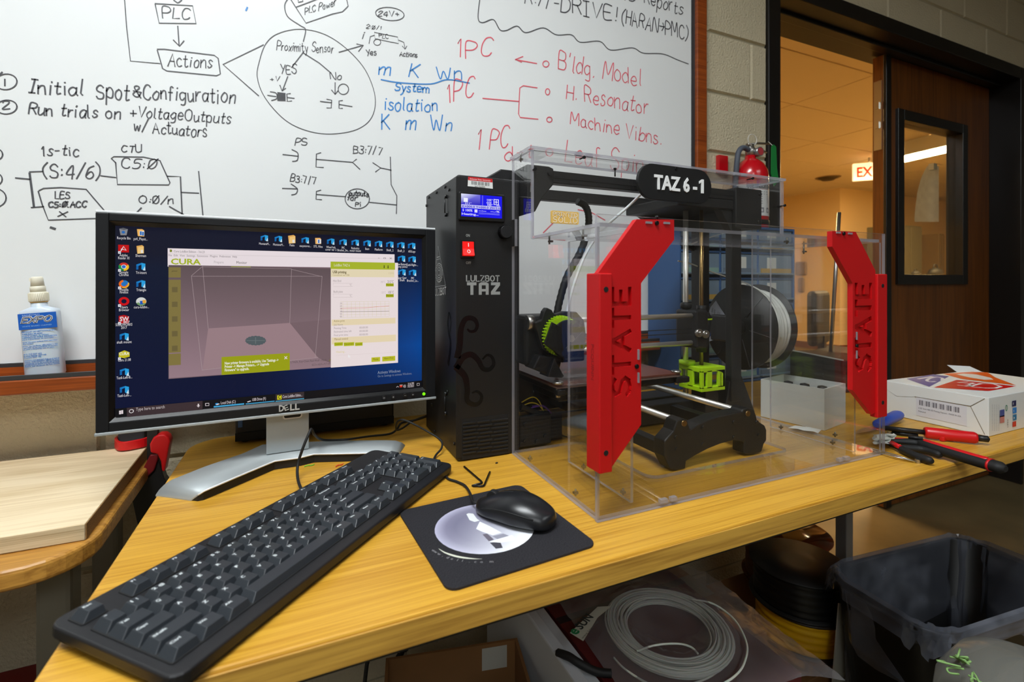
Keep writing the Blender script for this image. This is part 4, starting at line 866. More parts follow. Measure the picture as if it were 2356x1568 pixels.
# ================================================================= KEYBOARD
KR = radians(46.3); KL, KD = .446, .151
kb = thing('keyboard', 'full size black keyboard lying diagonally across the desk', 'keyboard', (.0190, .6290, DZ), KR)
TIL = Matrix.Translation((0, 0, .0172)) @ Matrix.Rotation(radians(2.2), 4, 'X')
m_kb = mat('keyboard_black', (25, 25, 28), .46, bump=.06, bscale=1200)
m_key = mat('keycap_black', (46, 50, 55), .32)
m_leg = mat('legend_white', (205, 212, 214), .5)
b = MB(); b.prism(rrect(-KL/2, KL/2, -KD/2, KD/2, .012), 'z', -.0105, 0, M=TIL); b.build('case', m_kb, kb, world=False, bevel=.0022, seg=3)
b = MB(); b.prism(rrect(-KL/2+.003, KL/2-.003, -KD/2+.002, KD/2-.002, .011), 'z', -.0135, -.0105, M=TIL); b.build('case_bottom', m_rubber, kb, world=False)
well = MB()
for x0, x1, y0, y1 in ((-.2143, .0717, -.0605, .0355), (.0755, .1338, -.0605, -.0415), (.0945, .1147, -.0412, -.0215), (.0755, .1338, -.0035, .0355), (.1372, .2142, -.0605, .0355), (-.2143, -.1943, .0445, .0645), (-.1763, -.0993, .0445, .0645), (-.0908, -.0138, .0445, .0645), (-.0053, .0717, .0445, .0645), (.0755, .1338, .0445, .0645)):
    well.prism(rrect(x0, x1, y0, y1, .002, 2), 'z', .0001, .0007, M=TIL)
well.build('key_wells', m_rubber, kb, world=False)
for x in (-.18, .18): MB().box(x-.012, x+.012, .058, .066, .0002, .0078).build('tilt_foot', m_rubber, kb, world=False)
U = .0190
rows = [
 (.0545, [('Esc', 0, 1)]+[('F%d' % (i+1), 2+i+(i//4)*.5, 1) for i in range(12)]+[('PrtSc', 15.25, 1), ('ScrLk', 16.25, 1), ('Pause', 17.25, 1)]),
 (.0255, [(c, i, 1) for i, c in enumerate('`1234567890-=')]+[('Backspace', 13, 2), ('Insert', 15.25, 1), ('Home', 16.25, 1), ('PgUp', 17.25, 1), ('Num', 18.5, 1), ('/', 19.5, 1), ('*', 20.5, 1), ('-', 21.5, 1)]),
 (.0065, [('Tab', 0, 1.5)]+[(c, 1.5+i, 1) for i, c in enumerate('QWERTYUIOP[]')]+[('\\', 13.5, 1.5), ('Delete', 15.25, 1), ('End', 16.25, 1), ('PgDn', 17.25, 1), ('7', 18.5, 1), ('8', 19.5, 1), ('9', 20.5, 1), ('+', 21.5, 1.01)]),
 (-.0125, [('Caps', 0, 1.75)]+[(c, 1.75+i, 1) for i, c in enumerate("ASDFGHJKL;'")]+[('Enter', 12.75, 2.25), ('4', 18.5, 1), ('5', 19.5, 1), ('6', 20.5, 1)]),
 (-.0315, [('Shift', 0, 2.25)]+[(c, 2.25+i, 1) for i, c in enumerate('ZXCVBNM,./')]+[('Shift', 12.25, 2.75), ('^', 16.25, 1), ('1', 18.5, 1), ('2', 19.5, 1), ('3', 20.5, 1), ('Ent', 21.5, 1.02)]),
 (-.0505, [('Ctrl', 0, 1.25), ('Win', 1.25, 1.25), ('Alt', 2.5, 1.25), (' ', 3.75, 6.25), ('Alt', 10, 1.25), ('Win', 11.25, 1.25), ('Menu', 12.5, 1.25), ('Ctrl', 13.75, 1.25), ('<', 15.25, 1), ('v', 16.25, 1), ('>', 17.25, 1), ('0', 18.5, 2), ('.', 20.5, 1)])]
KM = {}
for y, ks in rows:
    for s, c0, wd in ks:
        tall = wd in (1.01, 1.02); w_ = (1 if tall else wd)*U; h_ = U*(2 if tall else 1); cy = y-(U/2 if tall and wd == 1.01 else (U/2 if tall else 0))
        x = -.2138+(c0+(1 if tall else wd)/2)*U
        key = (round(w_, 4), tall)
        if key not in KM:
            g = .0008; t = .0028; hz = .0064; q = MB()
            a0, a1, b0, b1 = -w_/2+g, w_/2-g, -h_/2+g, h_/2-g
            q.mesh([(a0, b0, 0), (a1, b0, 0), (a1, b1, 0), (a0, b1, 0), (a0+.0058, b0+.0026, hz), (a1-.0012, b0+.0026, hz), (a1-.0012, b1-.0010, hz), (a0+.0058, b1-.0010, hz)], [(4, 5, 6, 7), (0, 1, 5, 4), (1, 2, 6, 5), (2, 3, 7, 6), (3, 0, 4, 7)])
            ko = q.build('key', m_key, kb, world=False, bevel=.0006, seg=2); KM[key] = ko
        else:
            ko = KM[key].copy(); COL.objects.link(ko)
        ko.matrix_local = TIL @ Matrix.Translation((x, cy, .0006))
        if s.strip():
            tx = MB(); z = .00655; sz = .0052 if len(s) == 1 else .0036; lx = -w_/2+.0070
            wd_ = min(w_-.0090, (.0034 if len(s) == 1 else len(s)*.0021)); tx.text(s, (lx, h_/2-.0072, z), (1, 0, 0), (0, 1, 0), sz, width=wd_, bold=True)
            if s in '1234567890' and y > .02: tx.text('!@#$%^&*()'['1234567890'.index(s)], (lx+.0052, h_/2-.0072, z), (1, 0, 0), (0, 1, 0), sz*.9, bold=True)
            tx.build('legend', m_leg, ko, world=False, fix=False)
cab = [onZ(700, 1138, DZ+.02), onZ(686, 1105, DZ+.008), onZ(685, 1070, DZ+.02), onZ(697, 1030, DZ+.045), onZ(712, 994, DZ+.066), onZ(717, 987, DZ+.068), onZ(724, 1000, DZ+.055), onZ(738, 1010, DZ+.03), onZ(760, 1012, DZ+.0215), onZ(800, 1010, DZ+.0205), onZ(850, 1003, DZ+.010), onZ(895, 998, DZ+.006), onZ(912, 988, DZ+.008), onZ(925, 972, DZ+.02), onZ(955, 966, DZ+.012), onZ(990, 955, DZ+.006)]
MB().tube(catmull(cab, 5), .0021, n=8).build('cable', m_rubber, kb)
# ================================================================= MOUSE PAD
pad = thing('mouse_pad', 'black woven mouse pad with silver oval print', 'mouse pad', (.2173, .5505, DZ), radians(3.9))
MB().prism(rrect(-.0905, .0905, -.093, .093, .012, 5), 'z', 0, .003).build('pad', mat('pad_cloth', (26, 25, 31), .8, bump=.5, bscale=500), pad, world=False, bevel=.0006)
PZ = DZ+.0033
pr_ = MB(); cc = Vector((.2095, .5525, PZ)); RR = .0605
def radcol(x, y):
    k = max(0, min(1, .5+(x*.75-y*.65)/RR*.62)); e_ = min(1, math.hypot(x, y)/RR)
    base = [112+(238-112)*k**1.4, 110+(240-110)*k**1.4, 134+(248-134)*k**1.4]
    return tuple(min(250, v+70*max(0, e_-.72)/.28*(1-k)) for v in base)
rg = [0, .35, .6, .78, .9, 1]; NR = 40
for j in range(5):
    for k in range(NR):
        q = []
        for rr, kk in ((rg[j], k), (rg[j+1], k), (rg[j+1], k+1), (rg[j], k+1)):
            t = 2*pi*kk/NR; q.append((rr*RR*cos(t), rr*RR*sin(t)))
        if j == 0: q = q[1:]+[q[0]] if False else [q[0], q[1], q[2]]
        pr_.face([cc+Vector((x, y, 0)) for x, y in q], col=[radcol(x, y) for x, y in q])
def zz(pts, col, dz=.00015):
    pr_.face([onZ(900+x/4.712, 1060+y/4.712, PZ+dz) for x, y in pts], col=col)
zz([(815, 575), (840, 565), (890, 570), (930, 625), (960, 645), (905, 660), (850, 640)], (226, 228, 230)); zz([(920, 735), (960, 655), (1060, 700), (1200, 775), (1100, 805), (985, 765)], (232, 234, 238))
zz([(990, 795), (1040, 785), (1115, 850), (1060, 870)], (104, 98, 112)); zz([(1095, 815), (1215, 785), (1280, 810), (1150, 845)], (146, 146, 162)); zz([(1055, 875), (1310, 800), (1345, 840), (1330, 860), (1190, 885)], (236, 238, 242), .0002); zz([(1070, 885), (1180, 870), (1210, 940), (1135, 950)], (66, 64, 76), .0001)
arc = [onZ(900+x/4.712, 1060+y/4.712, PZ) for x, y in ((515, 948), (580, 990), (680, 1025), (780, 1046), (900, 1058), (985, 1060))]
pr_.ribbon(catmull(arc, 4), [.0002, .0006, .001, .0014, .0018, .0022, .0026, .0028, .003, .003, .003, .003, .0028, .0026, .0022, .0018, .0014, .001, .0006, .0004, .0002], (0, 0, 1), col=(214, 216, 200))
s = 'www.dell.com'; P_ = catmull([onZ(900+x/4.712, 1060+y/4.712, PZ) for x, y in ((432, 968), (520, 1020), (640, 1065), (780, 1092), (940, 1102), (1120, 1098))], 8)
for i, ch in enumerate(s):
    k = int(i/(len(s)-.5)*(len(P_)-2)); d = (P_[k+1]-P_[k]).normalized(); up = Vector((0, 0, 1)).cross(d)
    pr_.text(ch, P_[k], d, up, .0058, col=(158, 156, 160))
pr_.build('print', vprint('pad_print', .6), pad, fix=False)
# ================================================================= MOUSE
ang = radians(128)
ms = thing('computer_mouse', 'black wired mouse resting on the mouse pad', 'mouse', (.2505, .5545, DZ+.0032), ang)
def mouse_rings():
    out = []
    for i in range(19):
        u = i/18; x = -.055+.11*u                                   # tail -> nose
        hw = .031*(sin(pi*min(1, max(0, (u*.94+.06))))**.42)*(1-.10*(cos((u-.62)*2*pi*1.0) > .6)*0) if 0 < u < 1 else .006
        hw *= 1-.06*math.exp(-((u-.62)/.14)**2)
        ht = .0385*(sin(pi*(.10+.80*u**1.15 if u > 0 else .1))**.75)*(1.06-.42*u)
        ht = max(ht, .012 if u > .5 else .010)
        n = 20; r = []
        for k in range(n+1):
            t = pi*k/n; r.append((x, hw*cos(t)*(1 if abs(cos(t)) < .98 else .97), .002+ht*abs(sin(t))**.72))
        out.append(r)
    return out
rg_ = mouse_rings(); b = MB(); n = len(rg_[0])
for r in rg_: b.v += r
for j in range(len(rg_)-1):
    for k in range(n-1): b.f.append((j*n+k, j*n+k+1, (j+1)*n+k+1, (j+1)*n+k)); b.m.append(0); b.sm.append(True)
    b.f.append((j*n, (j+1)*n, (j+1)*n+n-1, j*n+n-1)); b.m.append(0); b.sm.append(False)
b.f += [tuple(range(n)), tuple(range((len(rg_)-1)*n, len(rg_)*n))]; b.m += [0, 0]; b.sm += [False, False]
o = b.build('mouse_body', mat('mouse_black', (24, 25, 28), .30), ms, world=False)
sb = o.modifiers.new('s', 'SUBSURF'); sb.levels = 1; sb.render_levels = 2
def topz(u):
    i = min(17, int(u*18)); f_ = u*18-i; return rg_[i][n//2][2]*(1-f_)+rg_[i+1][n//2][2]*f_
MB().tube([(-.055+.11*u, 0, topz(u)-.0004) for u in [.52+.44*k/10 for k in range(11)]], .0006, n=6).build('button_seam', m_rubber, ms, world=False)
uw = .78; MB().cyl((-.055+.11*uw, -.0042, topz(uw)-.004), (-.055+.11*uw, .0042, topz(uw)-.004), .0085, n=20).build('scroll_wheel', m_rubber, ms, world=False, bevel=.001)
for sgn in (-1, 1):
    pth = [rg_[i][3 if sgn > 0 else n-4] for i in range(3, 16)]; MB().tube([(p[0], p[1]*1.0, p[2]) for p in pth], .0009, n=6).build('side_seam', m_rubber, ms, world=False)
Mw = wmat(ms); nose = Mw @ Vector((.053, 0, .009))
cab = [nose, Mw @ Vector((.063, -.001, .008)), onZ(1082, 1135, DZ+.006), onZ(1070, 1117, DZ+.003), onZ(1050, 1107, DZ+.0025), onZ(1032, 1101, DZ+.0025), onZ(1020, 1088, DZ+.0022), onZ(1005, 1075, DZ+.0022), onZ(998, 1060, DZ+.003), onZ(1003, 1046, DZ+.005), onZ(1016, 1030, DZ+.011), onZ(1014, 1012, DZ+.018), onZ(985, 993, DZ+.03), onZ(950, 974, DZ+.045), onZ(925, 965, DZ+.05), onZ(913, 972, DZ+.04), onZ(912, 988, DZ+.022), onZ(925, 985, DZ+.015), onZ(950, 968, DZ+.02), onZ(985, 954, DZ+.012)]
MB().tube(catmull(cab, 5), .0018, n=8).build('cable', m_rubber, ms)
# ================================================================= HEX KEYS
m_hex = mat('black_oxide', (24, 24, 25), .35, metal=.4)
def hexkey(label, pts):
    P = [onZ(*p, DZ+.0017) for p in pts]; t = thing('hex_key', label, 'hex key', (P[1].x, P[1].y, DZ), 0, 'hex keys by the mouse pad')
    d1 = (P[0]-P[1]).normalized(); d2 = (P[2]-P[1]).normalized(); r = .005
    MB().tube([P[0], P[1]+d1*r, P[1]+d1*r*.4+d2*r*.1, P[1]+d1*r*.1+d2*r*.4, P[1]+d2*r, P[2]], .0016, n=6).build('bent_bar', m_hex, t)
hexkey('longer black hex key nearer the keyboard', [(1068, 1073), (1111, 1110), (1086, 1117)])
hexkey('shorter black hex key pointing at the acrylic box', [(1127, 1085), (1113, 1118), (1088, 1117.5)])
for i, (x, y, c_, lb_, rz) in enumerate(((712, 1072, (110, 214, 60), 'pale green plastic shred on the desk in front of the stand', .2), (782, 1071, (214, 60, 30), 'red plastic shred on the desk above the keyboard', .6), (775, 1085, (120, 220, 50), 'long green plastic shred beside the keyboard edge', .1), (1143, 1066, (40, 36, 30), 'tiny dark crumb on the desk before the printer tower', .4))):
    K_ = 1 if i < 3 else .25; p = onZ(x, y, DZ); t = thing('plastic_shred', lb_, 'shred', p, rz)
    MB().tube(catmull([(-.008*K_, 0, .001), (-.002*K_, .002*K_, .0016), (.003*K_, -.001*K_, .0012), (.008*K_, .002*K_, .001)], 4), .0008 if i < 3 else .0012, n=5).build('strand', mat('shred_%d' % i, c_, .4), t, world=False)
# ================================================================= 3D PRINTER
m_tower = mat('tower_powdercoat', (17, 17, 18), .46, bump=.10, bscale=900)
m_lime = mat('lime_plastic', (172, 218, 10), .45, emit=None)
m_decal = mat('grey_decal', (150, 152, 150), .5)
prn = thing('printer', 'black desktop 3D printer with tall control tower inside the clear box', '3D printer', (.6, .82, DZ))
TX0, TX1, TY0, TY1, TZ0, TZ1 = .2465, .361, .7775, .996, DZ+.001, 1.2235
tw = MB().box(TX0, TX1, TY0, TY1, TZ0, TZ1).build('control_tower', m_tower, prn, bevel=.0025)
T = lambda x, y, e=.0006: onY(x, y, TY0-e)
def TP(mb, pts, e=.0006, m=0, col=None): mb.face([T(x, y, e) for x, y in pts], m, col)
# front plate
a0 = T(1049, 700); a1 = T(1194, 700)
fp = MB().box(a0.x, a1.x-.0005, TY0-.0012, TY0-.0001, TZ0+.006, TZ1-.004).build('front_plate', m_tower, tw, bevel=.0006)
MB().box(TX0+.0038, TX0+.0046, TY0-.0014, TY0, TZ0+.004, TZ1-.003).build('seam', m_rubber, tw)
# display
c0, c1 = T(1055, 438), T(1157, 511)
MB().prism(rrect(c0.x-.001, c1.x+.002, c1.z-.001, c0.z-.002, .003), 'y', TY0-.006, TY0-.0012).build('display_bezel', mat('bezel_black', (16, 16, 17), .32), tw, bevel=.0015)
d0, d1 = T(1058.5, 446), T(1152, 503.5); dy = TY0-.0062
sc_ = MB(); BLU = (22, 16, 236)
def DQ(x0, y0, x1, y1, col, e): # corners as fractions of the display
    X = lambda u: d0.x+(d1.x-d0.x)*u; Z = lambda v: d0.z+(d1.z-d0.z)*v
    sc_.face([(X(x0), dy-e, Z(y1)), (X(x1), dy-e, Z(y1)), (X(x1), dy-e, Z(y0)), (X(x0), dy-e, Z(y0))], col=col)
DQ(0, 0, 1, 1, BLU, 0)
DQ(.0, .0, .46, .46, [(60, 52, 200), (40, 30, 190), (120, 116, 224), (236, 240, 255)], .00005); DQ(.06, .18, .16, .36, (240, 242, 255), .0001); DQ(.5, .02, .53, .46, (90, 84, 230), .00008); DQ(.0, .47, .96, .62, (196, 196, 250), .0001)
def DT(s, u, v, u2, h, col=(214, 212, 255)):
    X = d0.x+(d1.x-d0.x)*u; Z = d0.z+(d1.z-d0.z)*v
    sc_.text(s, (X, dy-.0002, Z), (1, 0, 0), (0, 0, 1), h, col=col, width=(d1.x-d0.x)*(u2-u), bold=True)
DT('211*', .09, .45, .25, .004); DT('105*', .61, .24, .77, .0045); DT('{{{', .61, .36, .74, .0045); DT('105*', .62, .46, .77, .0045); DT('0%', .86, .45, .94, .004); DT('X+000.0 Y+000.0 Z015.0', .01, .6, .95, .0052, (70, 62, 200)); DT('5 100%', .03, .77, .27, .0055); DT('--:--   --.-%', .42, .74, .94, .004); DT('Heating...', .01, .93, .42, .005)
for u0, v0, u1, v1 in ((.32, .66, .39, .8), (.79, .14, .92, .4)): DQ(u0, v0, u1, v1, (224, 222, 255), .00012)
DQ(.81, .17, .90, .37, (40, 34, 226), .00015); DQ(.845, .19, .865, .35, (224, 222, 255), .0002); DQ(.82, .255, .89, .285, (224, 222, 255), .0002); DQ(.42, .79, .94, .80, (190, 190, 250), .0001); DQ(.42, .84, .94, .85, (190, 190, 250), .0001)
sc_.build('display', vcol('blue_lcd', 1.05), tw, fix=False)
# asset sticker
st_ = MB(); e = .0016
TP(st_, [(1077, 406), (1133, 411.5), (1134, 434), (1076, 428)], e, 0, (232, 234, 232)); TP(st_, [(1077, 406), (1133, 411.5), (1133, 419.5), (1077, 414)], e+.0001, 0, (206, 24, 30))
a = T(1080, 413); st_.text('Arkansas State University', (a.x, TY0-e-.0002, a.z), (1, 0, -.0), (0, 0, 1), .0042, col=(250, 226, 226), width=.038)
for k in range(26):
    if k % 5 == 3: continue
    x = 1085+k*1.6; TP(st_, [(x, 416+k*.16), (x+(.6 if k % 2 else 1.1), 416+k*.16), (x+(.6 if k % 2 else 1.1), 424+k*.16), (x, 424+k*.16)], e+.0002, 0, (30, 30, 34))
a = T(1092, 431); st_.text('H15600', (a.x, TY0-e-.0002, a.z), (1, 0, 0), (0, 0, 1), .0048, col=(40, 40, 44), width=.0185)
st_.build('asset_sticker', vprint('sticker_print', .35), tw, fix=False)
# switch
a, c_ = T(1059, 551), T(1091, 594)
MB().box(a.x, c_.x, TY0-.0035, TY0-.0012, c_.z, a.z).build('switch_frame', mat('bezel_black', (16, 16, 17), .32), tw, bevel=.0006)
a, c_ = T(1062.5, 555), T(1088.5, 589.5); zm = (a.z+c_.z)/2
sw = MB(); sw.prism([(TY0-.0036, c_.z), (TY0-.0095, c_.z+.001), (TY0-.0055, zm), (TY0-.0045, a.z-.001), (TY0-.0036, a.z)], 'x', a.x, c_.x)
sw.build('rocker_switch', mat('lit_red', (214, 10, 12), .28, emit=(255, 20, 8), estr=.55), tw, bevel=.0004)
q = MB(); xm = (a.x+c_.x)/2; q.ribbon([(xm, TY0-.0062, zm+.004), (xm, TY0-.0056, zm+.0092)], .0014, (0, -1, 0))
q.ribbon([(xm+.0024*cos(2*pi*k/16), TY0-.0076-.0012*sin(2*pi*k/16)*-1, zm-.0045+.0026*sin(2*pi*k/16)) for k in range(16)], .0011, (0, -1, 0), closed=True)
for s, x, y, wd in (('ON', 1071.5, 544, .0072), ('OFF', 1071.5, 607, .0092)):
    a = T(x, y); MB().text(s, (a.x, TY0-.0015, a.z), (1, 0, 0), (0, 0, 1), .0062, width=wd, bold=True).build('switch_word', m_decal, tw, fix=False)
lt = MB()
q.build('switch_marks', mat('mark_white', (236, 232, 230), .5), tw, fix=False)
# lettering
a = T(1073, 646.5); c_ = T(1148, 646.5); s_, wd = pen('LULZBOT', 2.6)
for st1 in s_: lt.ribbon([(a.x+u/wd*(c_.x-a.x), TY0-.0015, a.z+v*.00095) for u, v in st1], .0021, NB)
lt.build('maker_lettering', m_decal, tw, fix=False); lt = MB()
a = T(1074, 678); c_ = T(1150, 678); hT = T(1074, 649).z-a.z; wT = (c_.x-a.x)
def tz(pts): lt.face([(a.x+u*wT, TY0-.0015, a.z+v*hT) for u, v in pts])
tz([(0, .76), (.28, .76), (.28, 1), (0, 1)]); tz([(.1, 0), (.19, 0), (.19, .76), (.1, .76)])
tz([(.35, 0), (.44, 0), (.44, .78), (.35, .9)]); tz([(.56, 0), (.65, 0), (.65, .9), (.56, .78)]); tz([(.35, .9), (.44, .76), (.56, .76), (.65, .9), (.58, 1), (.42, 1)]); tz([(.44, .26), (.56, .26), (.56, .46), (.44, .46)])
tz([(.72, .76), (1, .76), (1, 1), (.72, 1)]); tz([(.72, 0), (1, 0), (1, .24), (.72, .24)]); tz([(.72, .24), (.85, .24), (1, .76), (.87, .76)])
lt.build('model_lettering', m_decal, tw, fix=False)
# knob
a = T(1159, 534); kn = MB().cyl((a.x, TY0-.0012, a.z), (a.x, TY0-.014, a.z), .0115, .0105, n=28)
for k in range(28):
    t = 2*pi*k/28; kn.box(-.0004, .0004, .0108, .0121, -.0005, .0115, M=Matrix.Translation((a.x, TY0-.0016, a.z)) @ Matrix.Rotation(pi/2, 4, 'X') @ Matrix.Rotation(t, 4, 'Z'))
kn.build('control_knob', m_dark, tw)
# louvres low on the front
for r in range(9):
    for a, b_ in ((1064, 1094), (1097, 1126), (1129, 1168)):
        sh = 6 if r % 2 else 0
        y = 974+r*8.6; p, q = T(a+sh*(a > 1064), y-(a-1064)*.10), T(b_+(sh if b_ < 1150 else 0), y-(b_-1064)*.10)
        zc = (T(a, y+3.4-(a-1064)*.1).z)
        MB().box(p.x, q.x, TY0-.0032, TY0-.001, p.z-.0016, p.z+.0016).build('louvre', m_tower, tw, bevel=.0006)
b = MB(); p, q = T(1062, 969), T(1169, 1045); b.box(p.x, q.x, TY0-.0016, TY0-.0012, q.z+.003, p.z+.004).build('louvre_backing', mat('louvre_shade', (7, 7, 8), .7), tw)  # flat black backing, paints the shade in the slots between louvres
tn = MB(); m_gl = mat('gloss_black', (9, 9, 10), .22)
for pts in ([(1053, 818), (1058, 790), (1061, 755), (1072, 733), (1090, 733), (1098, 747), (1093, 760), (1082, 762), (1076, 757)], [(1052, 842), (1065, 822), (1084, 815), (1100, 828), (1111, 847), (1126, 849), (1136, 837), (1132, 821), (1121, 816), (1111, 825)], [(1052, 846), (1070, 866), (1075, 895), (1075, 920), (1090, 930), (1104, 925), (1108, 910), (1098, 900), (1087, 903)]):
    P = catmull([T(x, y, .0015) for x, y in pts], 5); N_ = len(P); tn.ribbon(P, [.009*(1-k/N_)**.8+.0024 for k in range(N_)], NB)
tn.build('tentacle_decal', m_gl, tw, fix=False)
# tower side: screws, latch, logo
SXp = TX0-.0006
sd = MB(); Q = lambda x, y: onX(x, y, SXp)
def tri(pts): sd.ribbon([Q(*p) for p in pts], .0014, (-1, 0, 0), closed=True)
tri([(1008, 566), (997, 660), (1025, 656)]); sd.ribbon([Q(1005, 592), Q(1011, 590)], .0016, (-1, 0, 0)); sd.ribbon([Q(1004.5, 597), Q(1012, 595)], .001, (-1, 0, 0))
cpt = Q(1010, 627)
for rr, ww in ((1., .0016), (.78, .001), (.56, .0012), (.3, .0014)):
    sd.ribbon([cpt+Vector((0, -.0235*rr*cos(2*pi*k/36)*(1.05 if k % 2 else .95), .0175*rr*sin(2*pi*k/36)*(1.05 if k % 2 else .95))) for k in range(36)], ww, (-1, 0, 0), closed=True)
a, c_ = Q(998, 680), Q(1026, 676); s_, wd = pen('LULZBOT', 2.4)
for st1 in s_: sd.ribbon([(SXp, a.y+(c_.y-a.y)*u/wd, a.z+(c_.z-a.z)*u/wd+v*.00125) for u, v in st1], .0022, (-1, 0, 0))
sd.build('side_logo', mat('side_decal', (214, 216, 214), .5), tw, fix=False)
for x, y in ((1024, 412), (1004, 427), (987, 441), (980, 474), (1033, 437), (994, 930), (1030, 900), (1000, 1000), (1045, 1020)):
    p = Q(x, y); p.y = min(p.y, TY1-.008); p.z = max(min(p.z, TZ1-.008), TZ0+.01); MB().cyl(p, p+Vector((-.002, 0, 0)), .0028, n=10).build('screw', m_dark, tw)
for y0_, y1_ in ((452, 494), (905, 950)):
    a, c_ = Q(1027, y0_), Q(1027, y1_); MB().cyl(a, a+Vector((-.004, 0, 0)), .0035, n=10).cyl(c_, c_+Vector((-.004, 0, 0)), .0035, n=10).tube([a+Vector((-.003, 0, 0)), c_+Vector((-.003, 0, 0))], .0012, n=6).build('latch', m_dark, tw)
b = MB(); P = catmull([Q(x, y) for x, y in ((1031, 835), (1036, 790), (1030, 750), (1033, 720), (1037, 740), (1035, 765))], 5); b.ribbon(P, [.008*(1-k/len(P))+.002 for k in range(len(P))], (-1, 0, 0)); b.build('tentacle_decal', m_gl, tw, fix=False)
# ---- frame
FY0, FY1 = .7525, .7725; RY0, RY1 = .900, .920
def bar(name, x0, x1, y0, y1, z0, z1, m=m_darksoft, bv=.0015, groove=None):
    b = MB().box(x0, x1, y0, y1, z0, z1)
    return b.build(name, m, prn, bevel=bv)
bar('top_rail', .40, .86, FY0, FY1, 1.2185, 1.2405); bar('top_rail', .40, .86, RY0, RY1, 1.2165, 1.2385)
MB().box(.40, .86, FY0-.0006, FY0-.0001, 1.2275, 1.2315).build('rail_slot', m_rubber, prn)
lp = [(.362, 1.246), (.405, 1.246), (.414, 1.243), (.414, 1.215), (.392, 1.19), (.378, 1.165), (.362, 1.16)]
MB().prism(lp, 'y', FY0-.004, RY1).build('corner_bracket', m_darksoft, prn, bevel=.002)
MB().prism([(.30, 1.2245), (.3615, 1.2245), (.3615, 1.2458), (.335, 1.2458)], 'y', .80, .93).build('tower_bracket', m_darksoft, prn, bevel=.002)
for x, z in ((.372, 1.235), (.405, 1.234)): MB().cyl((x, FY0-.0075, z), (x, FY0-.004, z), .004, n=12).build('bolt', m_dark, prn)
MB().box(.854, .932, FY0-.008, RY1+.004, 1.160, 1.2455).build('corner_bracket', m_darksoft, prn, bevel=.002)
MB().box(.70, .8535, FY0-.002, RY1, 1.198, 1.2180).build('top_plate', m_darksoft, prn, bevel=.002)
MB().prism([(.82, 1.197), (.8535, 1.197), (.8535, 1.15)], 'y', FY0+.002, FY1).build('gusset', m_darksoft, prn, bevel=.001)
MB().prism([(.70, 1.215), (.90, 1.215), (.90, 1.12), (.80, 1.16)], 'y', RY1-.012, RY1).build('gusset', m_darksoft, prn, bevel=.001)
for x, z in ((.925, 1.235), (.922, 1.175)): MB().cyl((x, FY0-.011, z), (x, FY0-.008, z), .0035, n=10).build('bolt', m_dark, prn)
bar('upright', .8545, .884, FY0+.004, FY1+.001, .785, 1.1595); bar('upright', .898, .928, RY0-.012, RY1-.002, .7455, 1.1595)
MB().prism([(.83, .746), (.93, .746), (.93, .756), (.889, .84), (.889, .83), (.8545, .83), (.848, .80)], 'y', FY0+.008, FY1+.018).build('upright_foot', m_darksoft, prn, bevel=.002)
MB().box(.362, .9, .80, .84, .746, .786).build('base_rail', m_darksoft, prn, bevel=.002)
MB().box(.365, .43, .786, .7995, .744, .80).build('base_bracket', m_darksoft, prn, bevel=.003)
for x, z in ((.376, .786), (.376, .756), (.40, .752), (.417, .760)): MB().cyl((x, .7825, z), (x, .786, z), .0045, n=12).build('bolt', m_dark, prn)
# Z motion
m_brass = mat('lead_screw', (150, 122, 78), .3, metal=1)
MB().cyl((.770, .803, .80), (.770, .803, 1.199), .0055, n=16).build('smooth_rod', m_chrome, prn)
MB().cyl((.797, .785, .80), (.797, .785, 1.199), .0042, n=12).build('lead_screw', m_brass, prn)
gm = MB(); gx0, gx1, gy0, gy1, gz0, gz1 = .764, .8305, .752, .817, .815, .865
gm.box(gx0, gx1, gy0, gy1, gz1-.010, gz1); gm.box(gx0, gx1, gy0, gy1, gz0, gz0+.010)
for x in (gx0, gx1-.007):
    for y in (gy0, gy1-.007): gm.box(x, x+.007, y, y+.007, gz0+.006, gz1-.006)
gm.box(gx0, gx0+.005, gy0+.024, gy0+.04, gz0+.006, gz1-.006); gm.box(gx0+.015, gx0+.030, gy0, gy0+.005, gz0+.006, gz1-.006); gm.box(gx1-.014, gx1, gy0, gy0+.005, gz0+.006, gz1-.006); gm.box(gx0+.046, gx0+.056, gy0, gy0+.005, gz0+.006, gz1-.006); gm.box(gx0+.008, gx1-.004, gy1-.006, gy1, gz0+.006, gz1-.006)
for y in (gy0, gy1-.006): gm.prism([(gx0+.03, gz1-.006), (gx1, gz1-.006), (gx1, gz1-.02), (gx1-.012, gz1-.012)], 'y', y, y+.006)
gm.build('motor_mount', m_lime, prn, bevel=.001)
MB().lathe([(.006, 0), (.017, 0), (.017, .009), (.006, .009)], c=(.772, .801, gz1), n=20).build('rod_collar', m_lime, prn)
MB().cyl((.797, .785, .828), (.797, .785, .852), .007, n=14).build('coupler', m_steel, prn)
MB().box(.788, .826, .765, .806, .755, .8145).build('stepper_motor', m_dark, prn, bevel=.002)
nut = MB().cyl((.797, .785, .893), (.797, .785, .962), .011, .0215, n=24).cyl((.797, .785, .966), (.797, .785, .978), .0215, .016, n=24).cyl((.797, .785, .978), (.797, .785, .993), .010, n=16)
nut.build('nut_housing', m_darksoft, prn)
MB().cyl((.797, .785, .9622), (.797, .785, .9658), .0218, n=24).build('lime_ring', m_lime, prn)
xe = MB().box(.752, .787, .755, .815, .905, .985); xe.cyl((.768, .80, .985), (.768, .80, 1.0), .012, n=16); xe.build('carriage_end', m_darksoft, prn, bevel=.005)
